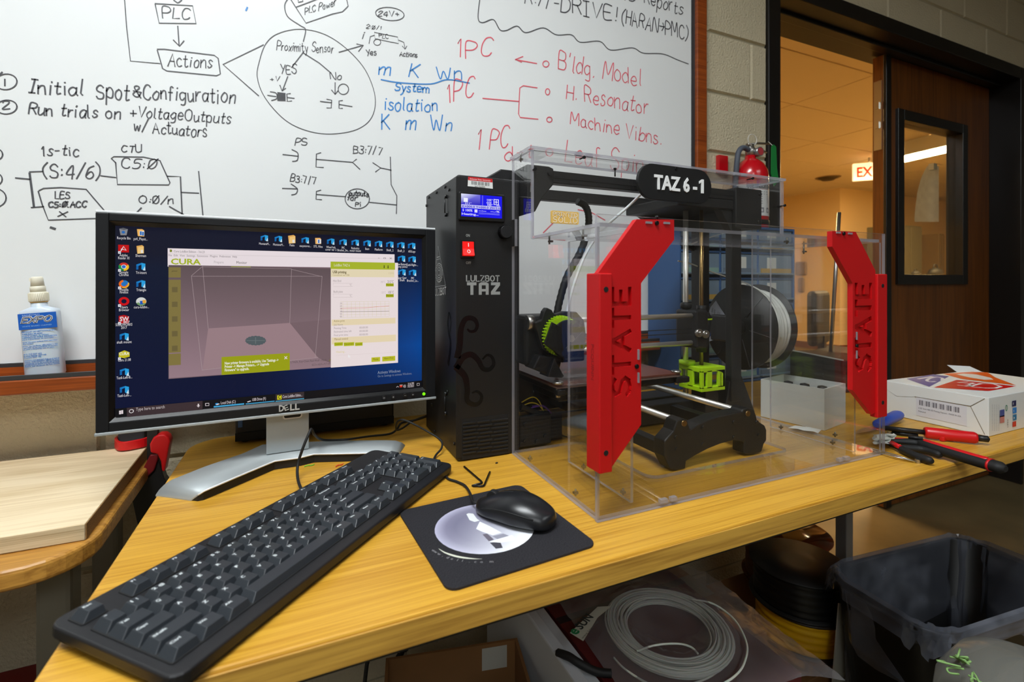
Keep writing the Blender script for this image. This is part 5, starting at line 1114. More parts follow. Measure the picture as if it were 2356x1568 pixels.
for x, y, z in ((.757, .7535, .938), (.775, .7535, .935)): MB().cyl((x, y-.004, z), (x, y+.002, z), .0085, n=16).cyl((x, y-.008, z), (x, y-.004, z), .0045, n=8).build('idler_bolt', m_steel, prn)
for z in (.973, .9165): MB().cyl((.362, .768, z), (.775, .768, z), .0052, n=16).build('smooth_rod', m_chrome, prn)
for z in (.945, .936): MB().box(.362, .76, .7675, .7685, z, z+.0016).build('belt', m_rubber, prn)
# extruder carriage
ex_ = MB().box(.352, .425, .735, .80, .90, .985).build('extruder_body', m_darksoft, prn, bevel=.006)
MB().prism(pxpoly([(1222, 740), (1238, 735), (1243, 715), (1250, 706), (1262, 712), (1268, 722), (1290, 715), (1318, 716), (1335, 735), (1340, 770), (1320, 800), (1260, 815), (1240, 800)], .735), 'y', .722, .7345).build('extruder_plate', m_darksoft, ex_, bevel=.002)
def gear(c, r, w_, n, depth, M=None):
    pts = []
    for k in range(n):
        for dt, rr in ((0, r-depth), (.28, r-depth), (.42, r), (.7, r), (.86, r-depth)): t = 2*pi*(k+dt)/n; pts.append((c[0]+rr*cos(t), c[1]+rr*sin(t)))
    return pts
gc = onY(1291, 772, .715)
MB().prism(gear((gc.x, gc.z), .0345, 0, 38, .003), 'y', .7115, .7205).build('drive_gear', m_lime, ex_)
MB().prism([(gc.x+.010+.0335*cos(radians(a)), gc.z-.006+.0335*sin(radians(a))) for a in range(0, 360, 12)], 'y', .7075, .711).build('gear_cover', m_darksoft, ex_, bevel=.001)
MB().prism(pxpoly([(1268, 740), (1290, 752), (1300, 800), (1340, 760), (1345, 800), (1290, 820), (1250, 790)], .707), 'y', .7035, .707).build('gear_guard', m_darksoft, ex_, bevel=.001)
MB().cyl((gc.x+.012, .7005, gc.z-.004), (gc.x+.012, .7034, gc.z-.004), .006, n=16).build('hobbed_bolt', m_steel, ex_)
MB().prism(pxpoly([(1232, 815), (1272, 820), (1262, 862), (1250, 858), (1217, 845)], .73), 'y', .715, .75).build('fan_duct', m_dark, ex_, bevel=.002)
MB().prism(pxpoly([(1268, 822), (1290, 862), (1285, 866), (1253, 864)], .72), 'y', .708, .74).build('nozzle_duct', m_dark, ex_, bevel=.001)
MB().box(.425, .475, .742, .79, .90, .945).build('blower', m_dark, ex_, bevel=.004)
MB().cyl((.425, .758, .874), (.425, .758, .90), .002, .008, n=14).build('hot_end', m_brass, ex_)
for x, y in ((1225, 742),): p = onY(x, y, .74); MB().cyl(p+Vector((-.012, 0, 0)), p, .013, n=18).build('bearing', m_steel, ex_)
loom = [onY(*p, .80) for p in ((1328, 463), (1345, 472), (1354, 495), (1352, 530), (1335, 580), (1305, 635), (1288, 690), (1280, 730))]
P = catmull(loom, 8); MB().tube(P, [.0075 if k % 2 else .0066 for k in range(len(P))], n=10).build('cable_loom', m_rubber, prn)
ptf = [onY(1480, 441, FY1+.01), onY(1445, 475, .82), onY(1400, 515, .81), onY(1355, 570, .79), onY(1325, 640, .775), onY(1308, 700, .76), onY(1303, 730, .755)]
MB().tube(catmull(ptf, 8), .0028, n=10).build('filament_tube', mat('ptfe', (226, 230, 232), .4, sss=.1), prn)
# bed and Y motion
m_pei = mat('pei_sheet', (96, 48, 34), .45, noise=.06, nscale=6)
MB().box(.393, .658, .70, .965, .8685, .8725).build('bed_sheet', m_pei, prn, bevel=.0006)
MB().box(.393, .658, .699, .966, .8655, .8682).build('bed_glass', mat('bed_glass', (104, 84, 76), .3), prn)
MB().box(.40, .651, .706, .958, .852, .8650).build('bed_plate', m_dark, prn, bevel=.003)
for x, y in ((.398, .705), (.653, .705)):
    MB().cyl((x, y, .8727), (x, y, .8765), .009, n=18).cyl((x, y, .85), (x, y, .8655), .004, n=10).build('bed_washer', m_steel, prn)
    MB().box(x-.004, x+(.028 if x > .5 else .012), y-.006, y+.008, .853, .864).build('corner_clip', m_dark, prn, bevel=.002)
MB().box(.43, .60, .76, .92, .826, .8515).build('bed_carriage', m_darksoft, prn, bevel=.004)
for x in (.5695, .7132): MB().cyl((x, .612, .8150), (x, 1.02, .8150), .0055, n=16).build('smooth_rod', m_chrome, prn)
fb_ = pxpoly([(1521, 1046), (1522, 1012), (1543, 988), (1551, 965), (1563, 959), (1574, 963), (1581, 985), (1600, 972), (1640, 956), (1680, 947), (1700, 944), (1702, 939), (1712, 935), (1727, 939), (1732, 952), (1735, 965), (1752, 976), (1756, 986), (1756, 1010), (1750, 1018), (1745, 1036), (1728, 1047), (1705, 1041), (1705, 1013), (1680, 1010), (1650, 1018), (1620, 1030), (1590, 1046), (1572, 1057), (1570, 1079), (1547, 1084), (1536, 1076)], .605)
fb_ = [(x, max(z, DZ+.0012)) for x, z in fb_]
MB().prism(fb_, 'y', .598, .624).build('front_leg_bracket', m_darksoft, prn, bevel=.003)
for x in (.5695, .7132): MB().cyl((x, .596, .815), (x, .6125, .815), .0048, n=14).build('rod_end', m_brass, prn)
for x, y in ((1617, 982), (1617, 1021), (1688, 970), (1688, 1005), (1555, 1005), (1556, 1032), (1745, 1000), (1740, 970)): p = onY(x, y, .598); MB().cyl((p.x, .5955, p.z), (p.x, .598, p.z), .0032, n=10).build('bolt', m_dark, prn)
for x in (.545, .735): MB().box(x-.010, x+.010, .6245, 1.03, .762, .782).build('bed_rail', m_darksoft, prn, bevel=.0015)
MB().box(.525, .80, .84, .90, .7465, .79).build('rear_rail', m_darksoft, prn, bevel=.002)
MB().prism([(.46, .748), (.50, .80), (.66, .80), (.70, .748)], 'y', .99, 1.02).build('rear_leg_bracket', m_darksoft, prn, bevel=.003)
MB().box(.362, .43, .86, 1.0, .80, .86).build('wiring_box', m_dark, prn, bevel=.004)
MB().box(.3625, .3675, .800, .812, .80, .82).box(.3625, .3675, .800, .812, .836, .85).build('lime_tab', m_lime, prn)
for c_, pts in (((196, 176, 30), [(1200, 925), (1225, 913), (1240, 922), (1250, 945)]), ((196, 176, 30), [(1205, 932), (1222, 926), (1238, 930), (1250, 944)]), ((92, 52, 150), [(1222, 938), (1245, 934), (1258, 940), (1264, 947)]), ((92, 52, 150), [(1225, 934), (1248, 932), (1262, 942), (1268, 950)])):
    MB().tube(catmull([onY(x, y, .80) for x, y in pts], 6), .0011, n=6).build('wire', mat('wire_%d' % c_[0], c_, .5), prn)
P = catmull([onY(x, y, .797) for x, y in ((1198, 935), (1215, 942), (1235, 950), (1262, 952))], 8); MB().tube(P, [.006 if k % 2 else .0052 for k in range(len(P))], n=8).build('wire_loom', m_rubber, prn)
# ================================================================= FILAMENT SPOOL on the printer's right
sp = thing('filament_spool', 'black reel of white filament hung at the right of the printer', 'filament spool', (.98, .82, .938))
SXc, SYc, SZc = .95, .82, .938
m_spool = mat('spool_black', (15, 15, 16), .5)
RX = Matrix.Rotation(pi/2, 4, 'Y')
for x in (SXc, SXc+.062): MB().lathe([(.024, 0), (.1, 0), (.1, .003), (.024, .003)], c=(x, SYc, SZc), n=48, M=RX).build('flange', m_spool, sp)
MB().lathe([(.024, .003), (.03, .003), (.03, .062), (.024, .062)], c=(SXc, SYc, SZc), n=32, M=RX).build('hub', m_spool, sp)
wr = [(.045, .004)]+[(.0855+(.0006 if k % 2 else -.0006)+.002*sin(k*.9), .004+.057*k/38) for k in range(39)]+[(.045, .061)]
MB().lathe(wr, c=(SXc, SYc, SZc), n=48, M=RX).build('wound_filament', mat('white_filament', (222, 224, 216), .45), sp)
for k in range(6):
    t = 2*pi*k/6+.2; MB().tube([(SXc-.0006, SYc+.03*cos(t), SZc+.03*sin(t)), (SXc-.0006, SYc+.095*cos(t), SZc+.095*sin(t))], .0012, n=5).build('flange_rib', mat('rib_grey', (48, 48, 50), .4), sp)
lb = MB(); LX = SXc-.0004
lab_ = [(1647, 691), (1668, 724), (1657, 745), (1659, 777), (1628, 786), (1637, 765), (1632, 745), (1628, 725), (1635, 706)]
lb.face([onX(x, y, LX) for x, y in lab_], col=(206, 212, 226))
lb.face([onX(x, y, LX-.0003) for x, y in ((1643, 748), (1651, 755), (1649, 766), (1637, 757))], col=(190, 44, 60)); lb.face([onX(x, y, LX-.0003) for x, y in ((1636, 759), (1648, 768), (1641, 777), (1632, 772))], col=(30, 84, 160))
for s, x, y, x2, y2, h in (('3mm ABS', 1637, 735, 1641, 708, .006), ('Filament', 1643, 738, 1646, 712, .006), ('Printing grade', 1650, 740, 1653, 716, .0034), ('Made in USA', 1654, 738, 1657, 718, .0034)):
    a, c_ = onX(x, y, LX-.0003), onX(x2, y2, LX-.0003); d = (c_-a).normalized(); lb.text(s, a, d, Vector((-1, 0, 0)).cross(d), h, col=(50, 54, 64), width=(c_-a).length)
for s, x, y, x2, y2 in (('3D', 1641, 757, 1647, 751), ('IC', 1636, 767, 1642, 771)):
    a, c_ = onX(x, y, LX-.0005), onX(x2, y2, LX-.0005); d = (c_-a).normalized(); lb.text(s, a, d, Vector((-1, 0, 0)).cross(d), .008, col=(236, 236, 240), width=(c_-a).length*1.3, bold=True)
lb.build('reel_label', vprint('reel_label_print', .5), sp, fix=False)
MB().cyl((.886, SYc, SZc), (SXc+.075, SYc, SZc), .019, n=20).build('holder_arm', m_dark, sp)
MB().box(.8845, .905, .79, .845, SZc-.03, SZc+.03).build('holder_plate', m_dark, sp, bevel=.004)
st_ = [Vector((SXc+.03, SYc-.086, SZc-.02)), Vector((SXc+.03, SYc-.082, SZc+.03)), Vector((SXc+.03, SYc-.055, SZc+.072)), Vector((SXc+.02, SYc-.01, SZc+.100)), onY(1698, 645, .87), onY(1640, 626, .89), onY(1588, 606, .90), onY(1560, 600, .90)]
MB().tube(catmull(st_, 6), .0017, n=8).build('loose_strand', mat('white_filament', (222, 224, 216), .45), sp)
# ================================================================= CLEAR ENCLOSURE
m_ac = clear('acrylic', (254, 254, 254), 1.5, .015, haze=.0008, hazec=(200, 200, 205), smudge=.003)
m_ae = clear('acrylic_edge', (205, 204, 210), 1.49, .08, haze=.30, hazec=(214, 212, 220))
enc = thing('acrylic_enclosure', 'clear acrylic enclosure with red handles standing around the printer', 'enclosure', (.6435, .64, DZ))
EX0, EX1, EYF, EYM, EYB, EZ1, EZ2 = .345, .937, .5135, .700, .7755, 1.112, 1.2565
def panel(name, pts, axis, a0, a1): return MB().prism(pts, axis, a0, a1, 0, 1).build(name, [m_ac, m_ae], enc)
Z0 = DZ+.0008
panel('side_panel', [(EYF, Z0), (EYF, EZ1), (EYM, EZ1), (EYM, EZ2), (EYB, EZ2), (EYB, 1.152), (EYB-.012, 1.152), (EYB-.012, 1.105), (EYB, 1.105), (EYB, Z0)], 'x', EX0, EX0+.005)
panel('side_panel', [(EYF, Z0), (EYF, EZ1), (EYM, EZ1), (EYM, EZ2), (EYB, EZ2), (EYB, Z0)], 'x', EX1, EX1+.005)
for x in (.408, .887): panel('inner_panel', [(.526, DZ+.0062), (.526, EZ1-.003), (.69, EZ1-.003), (.69, DZ+.0062)], 'x', x, x+.0045)
panel('front_panel', [(EX0-.002, Z0), (EX1+.007, Z0), (EX1+.007, 1.1275), (EX0-.002, 1.1275)], 'y', .508, .513)
panel('lower_top_panel', [(EX0+.0055, EYF), (EX1-.0005, EYF), (EX1-.0005, EYM-.0005), (EX0+.0055, EYM-.0005)], 'z', EZ1+.0005, EZ1+.0055)
panel('upper_front_panel', [(EX0+.0055, EZ1+.006), (EX1-.0005, EZ1+.006), (EX1-.0005, EZ2), (EX0+.0055, EZ2)], 'y', EYM, EYM+.005)
panel('upper_top_panel', [(EX0-.003, EYM-.003), (EX1+.008, EYM-.003), (EX1+.008, EYB+.0015), (EX0-.003, EYB+.0015)], 'z', EZ2+.0005, EZ2+.0055)
bp = [(EX0+.0055, EYF), (EX1-.0005, EYF), (EX1-.0005, EYB), (.80, EYB), (.80, .60)]+[(.79+.01*cos(radians(a)), .595-.01*sin(radians(a))) for a in range(20, 91, 35)]+[(.512, .585)]+[(.512-.02*sin(radians(a)), .605-.02*cos(radians(a))) for a in range(15, 91, 15)]+[(.490, .74)]+[(.462+.028*cos(radians(a)), .7475+.028*sin(radians(a))) for a in range(0, 91, 15)]+[(EX0+.0055, EYB)]
panel('base_panel', bp, 'z', DZ+.0006, DZ+.0056)
m_screw = mat('zinc_screw', (120, 118, 112), .3, metal=.9)
def scr_(p, d, L=.012, head=True):
    p = Vector(p); d = Vector(d); b = MB().cyl(p-d*L*.5, p+d*L*.5, .0013, n=8)
    if head: b.cyl(p-d*(L*.5+.003), p-d*L*.5, .0027, n=10)
    b.build('screw', m_screw if not head else m_hex, enc)
for x, y in ((.349, .719), (.4105, .652), (.349, .576), (.4105, .551), (.8895, .67), (.9395, .594), (.8895, .567)):
    b = MB().cyl((x+.004, y, DZ+.0058), (x+.004, y, DZ+.015), .0014, n=8).box(x+.001, x+.007, y-.0028, y+.0028, DZ+.0085, DZ+.0115); b.build('screw', m_screw, enc)
for x, y in ((1341, 357), (1552, 381), (1728, 402)): p = onY(x, y, .6965); scr_((p.x, .700, EZ2-.004), (0, 1, 0))
for z in (1.224,): scr_((EX0+.004, .700, z), (0, 1, 0)); scr_((EX1-.002, .700, z-.02), (0, 1, 0))
for x, y, Y in ((1415, 398, .703), (1512, 512, .51)): p = onY(x, y, Y); scr_((p.x, Y, p.z), (0, 0, -1))
for x in (.46, .70, .83): b = MB().cyl((x, .5145, EZ1-.010), (x, .5145, EZ1), .0014, n=8).box(x-.003, x+.003, .5132, .518, EZ1-.008, EZ1-.005); b.build('screw', m_screw, enc)
for y in (.555, .65):
    for x in (.352, .934): MB().cyl((x, y, EZ1-.012), (x, y, EZ1+.006), .0014, n=8).box(x-.001, x+.005, y-.003, y+.003, EZ1-.009, EZ1-.006).build('screw', m_screw, enc)
MB().cyl((EX0+.001, .74, EZ2-.011), (EX0+.001, .74, EZ2+.008), .0014, n=8).box(EX0-.002, EX0+.004, .737, .743, EZ2-.008, EZ2-.005).build('screw', m_screw, enc)
for x0, x1 in ((.444, .456), (.462, .472), (.818, .828), (.834, .846)):
    MB().box(x0, x1, .5076, .5134, DZ+.0056, DZ+.0105).build('tab', m_ae, enc)
for x in (.43, .452, .60, .622, .80, .822): MB().box(x, x+.012, EYM-.0004, EYM+.0054, EZ2+.0006, EZ2+.0062).build('tab', m_ae, enc)
# plaques
zc = onY(1550, 423, .694).z; xa, xb = onY(1467, 412, .694).x, onY(1636, 436, .694).x; hh = .0325
stad = [(xb-hh+hh*sin(radians(a)), zc+hh*cos(radians(a))) for a in range(0, 181, 12)]+[(xa+hh-hh*sin(radians(a)), zc-hh*cos(radians(a))) for a in range(0, 181, 12)]
sg = MB().prism(stad, 'y', .6925, .6995).build('name_plate', mat('plate_black', (12, 12, 13), .5), enc, bevel=.001)
a = onY(1505, 425, .6925); c_ = onY(1618, 425, .6925)
wn = c_.x-a.x; x1_ = c_.x-.006; zb_ = zc-.0125
MB().text('TAZ 6 -', (a.x, .6924, zb_), (1, 0, 0), (0, 0, 1), .036, width=wn*.86, bold=True, depth=.0018).prism([(x1_, zb_), (x1_+.0058, zb_), (x1_+.0058, zb_+.0262), (x1_+.0012, zb_+.0262), (x1_-.0052, zb_+.0222), (x1_-.0052, zb_+.0176), (x1_, zb_+.0206)], 'y', .6906, .6924).build('lettering', mat('letter_white', (236, 238, 238), .45), sg, label='raised white letters')
a, c_ = onY(1267, 484, .6985), onY(1330, 518, .6985)
pz = MB().prism(rrect(a.x, c_.x, c_.z+.001, a.z, .002, 3), 'y', .6962, .6992).build('small_plaque', mat('plaque_tan', (222, 180, 92), .55), enc)
tx = MB(); wq = c_.x-a.x; hq = a.z-c_.z-.001
for s, z0, h_ in (('PRINTED', .58, .30), ('SOLID', .09, .42)):
    s_, wd = pen(s, 2.6)
    for st1 in s_: tx.ribbon([(a.x+wq*(.06+.88*u/wd), .6958, c_.z+.001+hq*(z0+h_*v/10)) for u, v in st1], .0011, NB)
tx.build('lettering', mat('plaque_white', (240, 232, 214), .5), pz, fix=False)
# red handles
m_hred = mat('red_print', (196, 0, 8), .5, bump=.12, bscale=700, stretch=(1, 1, 3))
def boolean(A, B):
    a = bpy.data.objects.new('a', A); b_ = bpy.data.objects.new('b', B); COL.objects.link(a); COL.objects.link(b_)
    md = a.modifiers.new('x', 'BOOLEAN'); md.operation = 'DIFFERENCE'; md.object = b_; md.solver = 'EXACT'; md.use_self = True
    dg = bpy.context.evaluated_depsgraph_get(); me = bpy.data.meshes.new_from_object(a.evaluated_get(dg))
    bpy.data.objects.remove(a); bpy.data.objects.remove(b_); return me
def handle(plate, bar, yf, thick, tx0, tx1, tz0, tz1, barY, label, side_text=None):
    A = MB().prism(plate, 'y', yf, yf+thick).bm_data('plate')
    C = MB(); s_, wd = pen('STATE', 2.2); hx = (tx1-tx0)
    sw_ = hx*.21
    k_ = 0
    for st1 in s_:                                                    # letters read from bottom to top: run up z, tops toward -x
        for p, q in zip(st1[:-1], st1[1:]):
            f_ = lambda u, v: Vector((tx1-hx*v/10, 0, tz0+(tz1-tz0)*u/wd))
            a, b_ = f_(*p), f_(*q); d = (b_-a); L = d.length
            if L < 1e-5: continue
            d /= L; n_ = Vector((-d.z, 0, d.x)); dep = .0036+.00004*k_; k_ += 1
            a2 = a-d*sw_*.42; b2 = b_+d*sw_*.42
            C.prism([((a2+n_*sw_/2).x, (a2+n_*sw_/2).z), ((b2+n_*sw_/2).x, (b2+n_*sw_/2).z), ((b2-n_*sw_/2).x, (b2-n_*sw_/2).z), ((a2-n_*sw_/2).x, (a2-n_*sw_/2).z)], 'y', yf-.002, yf+dep)
    for M_ in (A,):
        bm = bmesh.new(); bm.from_mesh(M_); bmesh.ops.recalc_face_normals(bm, faces=bm.faces); bm.to_mesh(M_); bm.free()
    cm = C.bm_data('cut'); bm = bmesh.new(); bm.from_mesh(cm); bmesh.ops.recalc_face_normals(bm, faces=bm.faces); bm.to_mesh(cm); bm.free()
    try:
        me = boolean(A, cm)
        if len(me.polygons) < 10: me = A
    except Exception: me = A
    me.materials.clear(); me.materials.append(m_hred); me.transform(wmat(enc).inverted())
    o = bpy.data.objects.new('handle', me); COL.objects.link(o); o.parent = enc; o['label'] = label
    b = MB().box(bar[0], bar[1], barY[0], barY[1], bar[2], bar[3]).build('grip', m_hred, o, bevel=.0015)
    x = (bar[0]+bar[1])/2
    for z in (bar[2]+.025, bar[3]-.02): MB().cyl((x, barY[0]-.0004, z), (x, barY[0]+.002, z), .0034, n=14).build('screw_hole', m_rubber, o)
    return o
def PX(x, y): p = onY(x, y, .4985); return (p.x, p.z)
lpt = [PX(*p) for p in ((1402, 1082), (1475, 976), (1475, 651), (1551, 551), (1551, 505), (1465, 504), (1376, 628), (1376, 640), (1402, 640))]
x0, z1 = PX(1375, 628); x1, z0 = PX(1404, 1083)
handle(lpt, (x0, x1+.0005, z0, z1), .4985, .0085, PX(1409, 800)[0], PX(1449, 800)[0], PX(1425, 908)[1], PX(1425, 664)[1], (.4945, .524), 'red printed handle with recessed vertical lettering, left one')
sidel = MB(); pA = onX(1362, 875, x0-.0003); pB = onX(1362, 790, x0-.0003)
sidel.text('PCQUINN', (x0-.0003, .5125, pB.z), (0, 0, -1), (0, -1, 0), .0085, width=pB.z-pA.z).build('maker_name', mat('red_engraving_shade', (150, 4, 10), .5), enc, fix=False)  # flat letters, darker red paints the shade of an engraving
rpt = [PX(*p) for p in ((1915, 531), (1969, 533), (2014, 622), (2014, 948), (2006, 953), (1962, 897), (1962, 652), (1915, 567))]
x0, z1 = PX(2014, 630); x1, z0 = PX(2036, 956)
handle(rpt, (x0, x1, z0, z1), .4985, .0085, PX(1970, 800)[0], PX(2003, 800)[0], PX(1985, 850)[1], PX(1985, 655)[1], (.4945, .5075), 'red printed handle with recessed vertical lettering, right one')
for x, y in ((1510, 513), (1464, 842), (1940, 537), (1970, 795)):
    p = PX(x, y); MB().cyl((p[0], .4962, p[1]), (p[0], .4984, p[1]), .0028, n=12).build('screw', m_hex, enc)
for x, y in ((1468, 815), (1468, 868), (1970, 772), (1970, 815), (1492, 512), (1533, 513), (1928, 535), (1955, 537)):
    p = PX(x, y); v_ = y > 600; MB().box(p[0]-(.0012 if v_ else .005), p[0]+(.0012 if v_ else .005), .4968, .4984, p[1]-(.0065 if v_ else .0014), p[1]+(.0065 if v_ else .0014)).build('tab', m_ae, enc)
# ================================================================= RIGHT END OF THE DESK
wb2 = thing('storage_tray', 'white open plastic box behind the clear panel', 'box', (1.018, .712, DZ), radians(11))
b = MB(); hx, hy, hz, t = .051, .065, .085, .003
b.box(-hx, hx, -hy, hy, .0008, .004); b.box(-hx, -hx+t, -hy, hy, .004, hz); b.box(hx-t, hx, -hy, hy, .004, hz); b.box(-hx+t, hx-t, -hy, -hy+t, .004, hz); b.box(-hx+t, hx-t, hy-t, hy, .004, hz)
b.build('box_shell', mat('white_plastic', (216, 220, 214), .5), wb2, world=False)
for k, (x, y) in enumerate(((.012, .035), (.016, .002), (.02, -.032))):
    p = wmat(wb2) @ Vector((x, y, .0045)); nm = ('farthest', 'middle', 'nearest')[k]
    t_ = thing('bottle_cap', 'black round cap standing in the white box, %s of three' % nm, 'cap', p, 0, 'caps in the white box')
    MB().lathe([(.011, 0), (.011, .06), (.009, .072), (0, .0745)], n=18).build('cap_shell', m_dark, t_, world=False)
    MB().lathe([(.0112, .004), (.0122, .006), (.0112, .008)], n=18).build('cap_ring', m_rubber, t_, world=False)
p = onZ(1850, 985); t_ = thing('torn_paper', 'torn white paper scrap at the foot of the white box', 'paper', p)
MB().mesh([onZ(x, y, DZ+z) for x, y, z in ((1812, 984, .006), (1830, 978, .006), (1862, 982, .0065), (1890, 988, .007), (1882, 996, .006), (1872, 992, .008), (1850, 990, .0075), (1835, 986, .0075))], [(0, 1, 7), (1, 2, 6, 7), (2, 3, 5, 6), (3, 4, 5)]).build('scrap', mat('paper_white', (226, 228, 222), .7), t_)
# vented box with a rod
vb = thing('vented_box', 'long black vented box with pale top edge and tall steel rod', 'box', (1.445, .925, DZ), radians(-17))
MB().box(-.05, .06, -.105, .105, .001, .088).build('case', m_darksoft, vb, world=False, bevel=.003)
for k in range(9): MB().box(-.0515, -.0500, -.035, .035, .014+k*.0075, .0172+k*.0075).build('vent_slat', m_rubber, vb, world=False)
MB().box(-.052, -.047, -.105, .105, .0885, .0915).build('top_edge', mat('pale_edge', (170, 176, 170), .5), vb, world=False)
MB().tube([(1.512, .965, .829), (1.545, .96, 1.262)], .0055, n=12).build('steel_rod', m_steel, vb)
# blue parts cabinet
cb = thing('parts_cabinet', 'blue small parts cabinet with labelled drawers standing behind the printer', 'cabinet', (1.225, 1.12, DZ))
CX0, CX1, CY0, CY1, CZ0, CZ1 = .985, 1.465, 1.05, 1.185, DZ+.001, 1.215
m_blue = mat('cabinet_blue', (46, 84, 132), .5); m_dr = mat('drawer_smoke', (104, 122, 138), .3)
b = MB(); b.box(CX0, CX0+.006, CY0, CY1, CZ0, CZ1).box(CX1-.006, CX1, CY0, CY1, CZ0, CZ1).box(CX0+.006, CX1-.006, CY0, CY1, CZ1-.008, CZ1).box(CX0+.006, CX1-.006, CY0, CY1, CZ0, CZ0+.008).box(CX0+.006, CX1-.006, CY1-.006, CY1, CZ0+.008, CZ1-.008)
for k in range(1, 6): b.box(CX0+.006, CX1-.006, CY0+.002, CY1-.006, CZ0+k*.0785-.003, CZ0+k*.0785+.003)
for k in (1, 2): b.box(CX0+.158*k-.003, CX0+.158*k+.003, CY0+.002, CY1-.006, CZ0+.008, CZ1-.008)
b.build('carcass', m_blue, cb, bevel=.001)
for r in range(6):
    for k in range(3):
        x0 = CX0+.008+k*.1575; x1 = x0+.148; z0 = CZ0+.012+r*.0785; z1 = z0+.062
        d = MB().box(x0, x1, CY0+.004, CY0+.09, z0, z1).box(x0, x1, CY0-.008, CY0+.0035, z0, z0+.006).build('drawer', m_dr, cb, bevel=.002)
        xa = x0+.05+(.01 if k == 1 else -.008*k); MB().box(xa, xa+.04, CY0+.0025, CY0+.0036, z0+.018, z0+.054).build('drawer_label', mat('label_paper', (196, 198, 190), .7), d)
        tx = MB()
        for j, s in enumerate(('SCREWS', 'M3 x 10', 'NUTS')): pass
        q = MB(); cc_ = [(176, 140, 60), (120, 150, 140), (96, 108, 120)][(r+k) % 3]; q.box(x0+.006, x1-.006, CY0+.0008, CY0+.0038, z0+.004, z0+.004+.016).build('drawer_contents', mat('contents_%d' % cc_[0], cc_, .6), d)
gc_ = thing('grey_case', 'dark grey plastic case lying on the blue cabinet', 'case', (1.09, 1.12, CZ1+.001))
MB().box(-.07, .06, -.05, .05, 0, .045).build('case_body', mat('case_grey', (84, 86, 90), .5), gc_, world=False, bevel=.008)
MB().box(-.012, .012, -.053, -.0505, .015, .03).build('case_latch', m_dark, gc_, world=False)
# white carton with printed cubes
ct = thing('carton', 'white filament carton with blue red and orange cube print', 'carton', (1.408, .572, DZ), 0)
CW = onZ(2275, 1005); cx0, cy0 = CW.x, CW.y; CH_ = .0765; zt = DZ+CH_
fl_ = MB(); quad = [(cx0, cy0), (cx0+.345, cy0), (cx0+.35, cy0+.172), (cx0+.004, cy0+.188)]
m_card = mat('white_card', (226, 228, 226), .34)
MB().prism(quad, 'z', DZ+.0006, zt).build('box_body', m_card, ct, bevel=.0012)
tp_ = MB(); zz_ = lambda x, y, e=.0004: onZ(2030+x/7.227, 840+y/7.227, zt+e)
def topf(pts, col, e=.0004): tp_.face([zz_(x, y, e) for x, y in pts], col=col)
topf([(400, 222), (850, 148), (1110, 182), (780, 355)], (62, 62, 150)); topf([(860, 366), (1240, 240), (2225, 345), (1770, 425)], (206, 20, 16)); topf([(1010, 140), (1500, 106), (1750, 118), (1880, 200), (2225, 330), (1330, 228)], (224, 96, 22))
topf([(1230, 150), (1350, 136), (1560, 150), (1800, 205), (1850, 236), (1700, 240), (1450, 200)], (226, 222, 216), .0006)
tp_.ribbon(catmull([zz_(x, y, .0006) for x, y in ((990, 250), (1000, 215), (900, 195), (790, 215), (740, 250), (790, 272), (880, 268))], 5), .006, (0, 0, 1), col=(228, 228, 232))
tp_.ribbon([zz_(600, 225, .0006), zz_(830, 185, .0006)], .006, (0, 0, 1), col=(228, 228, 232))
for pts in ([(1270, 285), (1420, 275), (1530, 295), (1430, 312), (1360, 305), (1440, 316), (1480, 332), (1380, 345), (1270, 330)], [(1450, 350), (1640, 300), (1850, 310), (1975, 350), (1880, 378), (1700, 376), (1450, 350)]):
    tp_.ribbon([zz_(x, y, .0006) for x, y in pts], .006, (0, 0, 1), col=(236, 234, 230))
tp_.build('top_print', vprint('carton_top_print', .3), ct, fix=False)
# side print on the face turned to -x and the one turned to -y
fp_ = MB(); dv = Vector((quad[3][0]-quad[0][0], quad[3][1]-quad[0][1], 0)); Ls = dv.length; dv /= Ls; nx_ = Vector((-dv.y, dv.x, 0))
def SF(u, v, e=.0008): p = Vector((cx0, cy0, 0))+dv*u+nx_*e; return (p.x, p.y, DZ+v)
fp_.face([SF(.034, .012), SF(.122, .012), SF(.122, .052), SF(.034, .052)], col=(214, 214, 220))
for k in range(34):
    if k % 6 == 4: continue
    u = .116-k*.0021; fp_.face([SF(u, .036, .001), SF(u-(.0007 if k % 2 else .0014), .036, .001), SF(u-(.0007 if k % 2 else .0014), .047, .001), SF(u, .047, .001)], col=(50, 48, 58))
fp_.text('IC3D 3mm ABS 3D Printing Filament - MADE IN USA', SF(.118, .028, .001), -dv, (0, 0, 1), .0045, col=(70, 66, 76), width=.075); fp_.text('Natural', SF(.118, .021, .001), -dv, (0, 0, 1), .0045, col=(70, 66, 76))
fp_.ribbon([SF(.125, .052), SF(.028, .054)], .0012, nx_, col=(120, 100, 70)); fp_.ribbon([SF(.028, .054), SF(.006, .074)], .001, nx_, col=(120, 110, 90)); fp_.ribbon([SF(.028, .054), SF(.006, .004)], .001, nx_, col=(130, 120, 104)); fp_.ribbon([SF(.186, .06), SF(.16, .046), SF(.125, .052)], .0008, nx_, col=(200, 202, 202))
def FF(x, y, e=.0008): return onY(x, y, cy0-e)
def ffq(x0, y0, x1, y1, col, e=.001): a, c_ = FF(x0, y0, e), FF(x1, y1, e); fp_.face([(a.x, a.y, c_.z), (c_.x, a.y, c_.z), (c_.x, a.y, a.z), (a.x, a.y, a.z)], col=col)
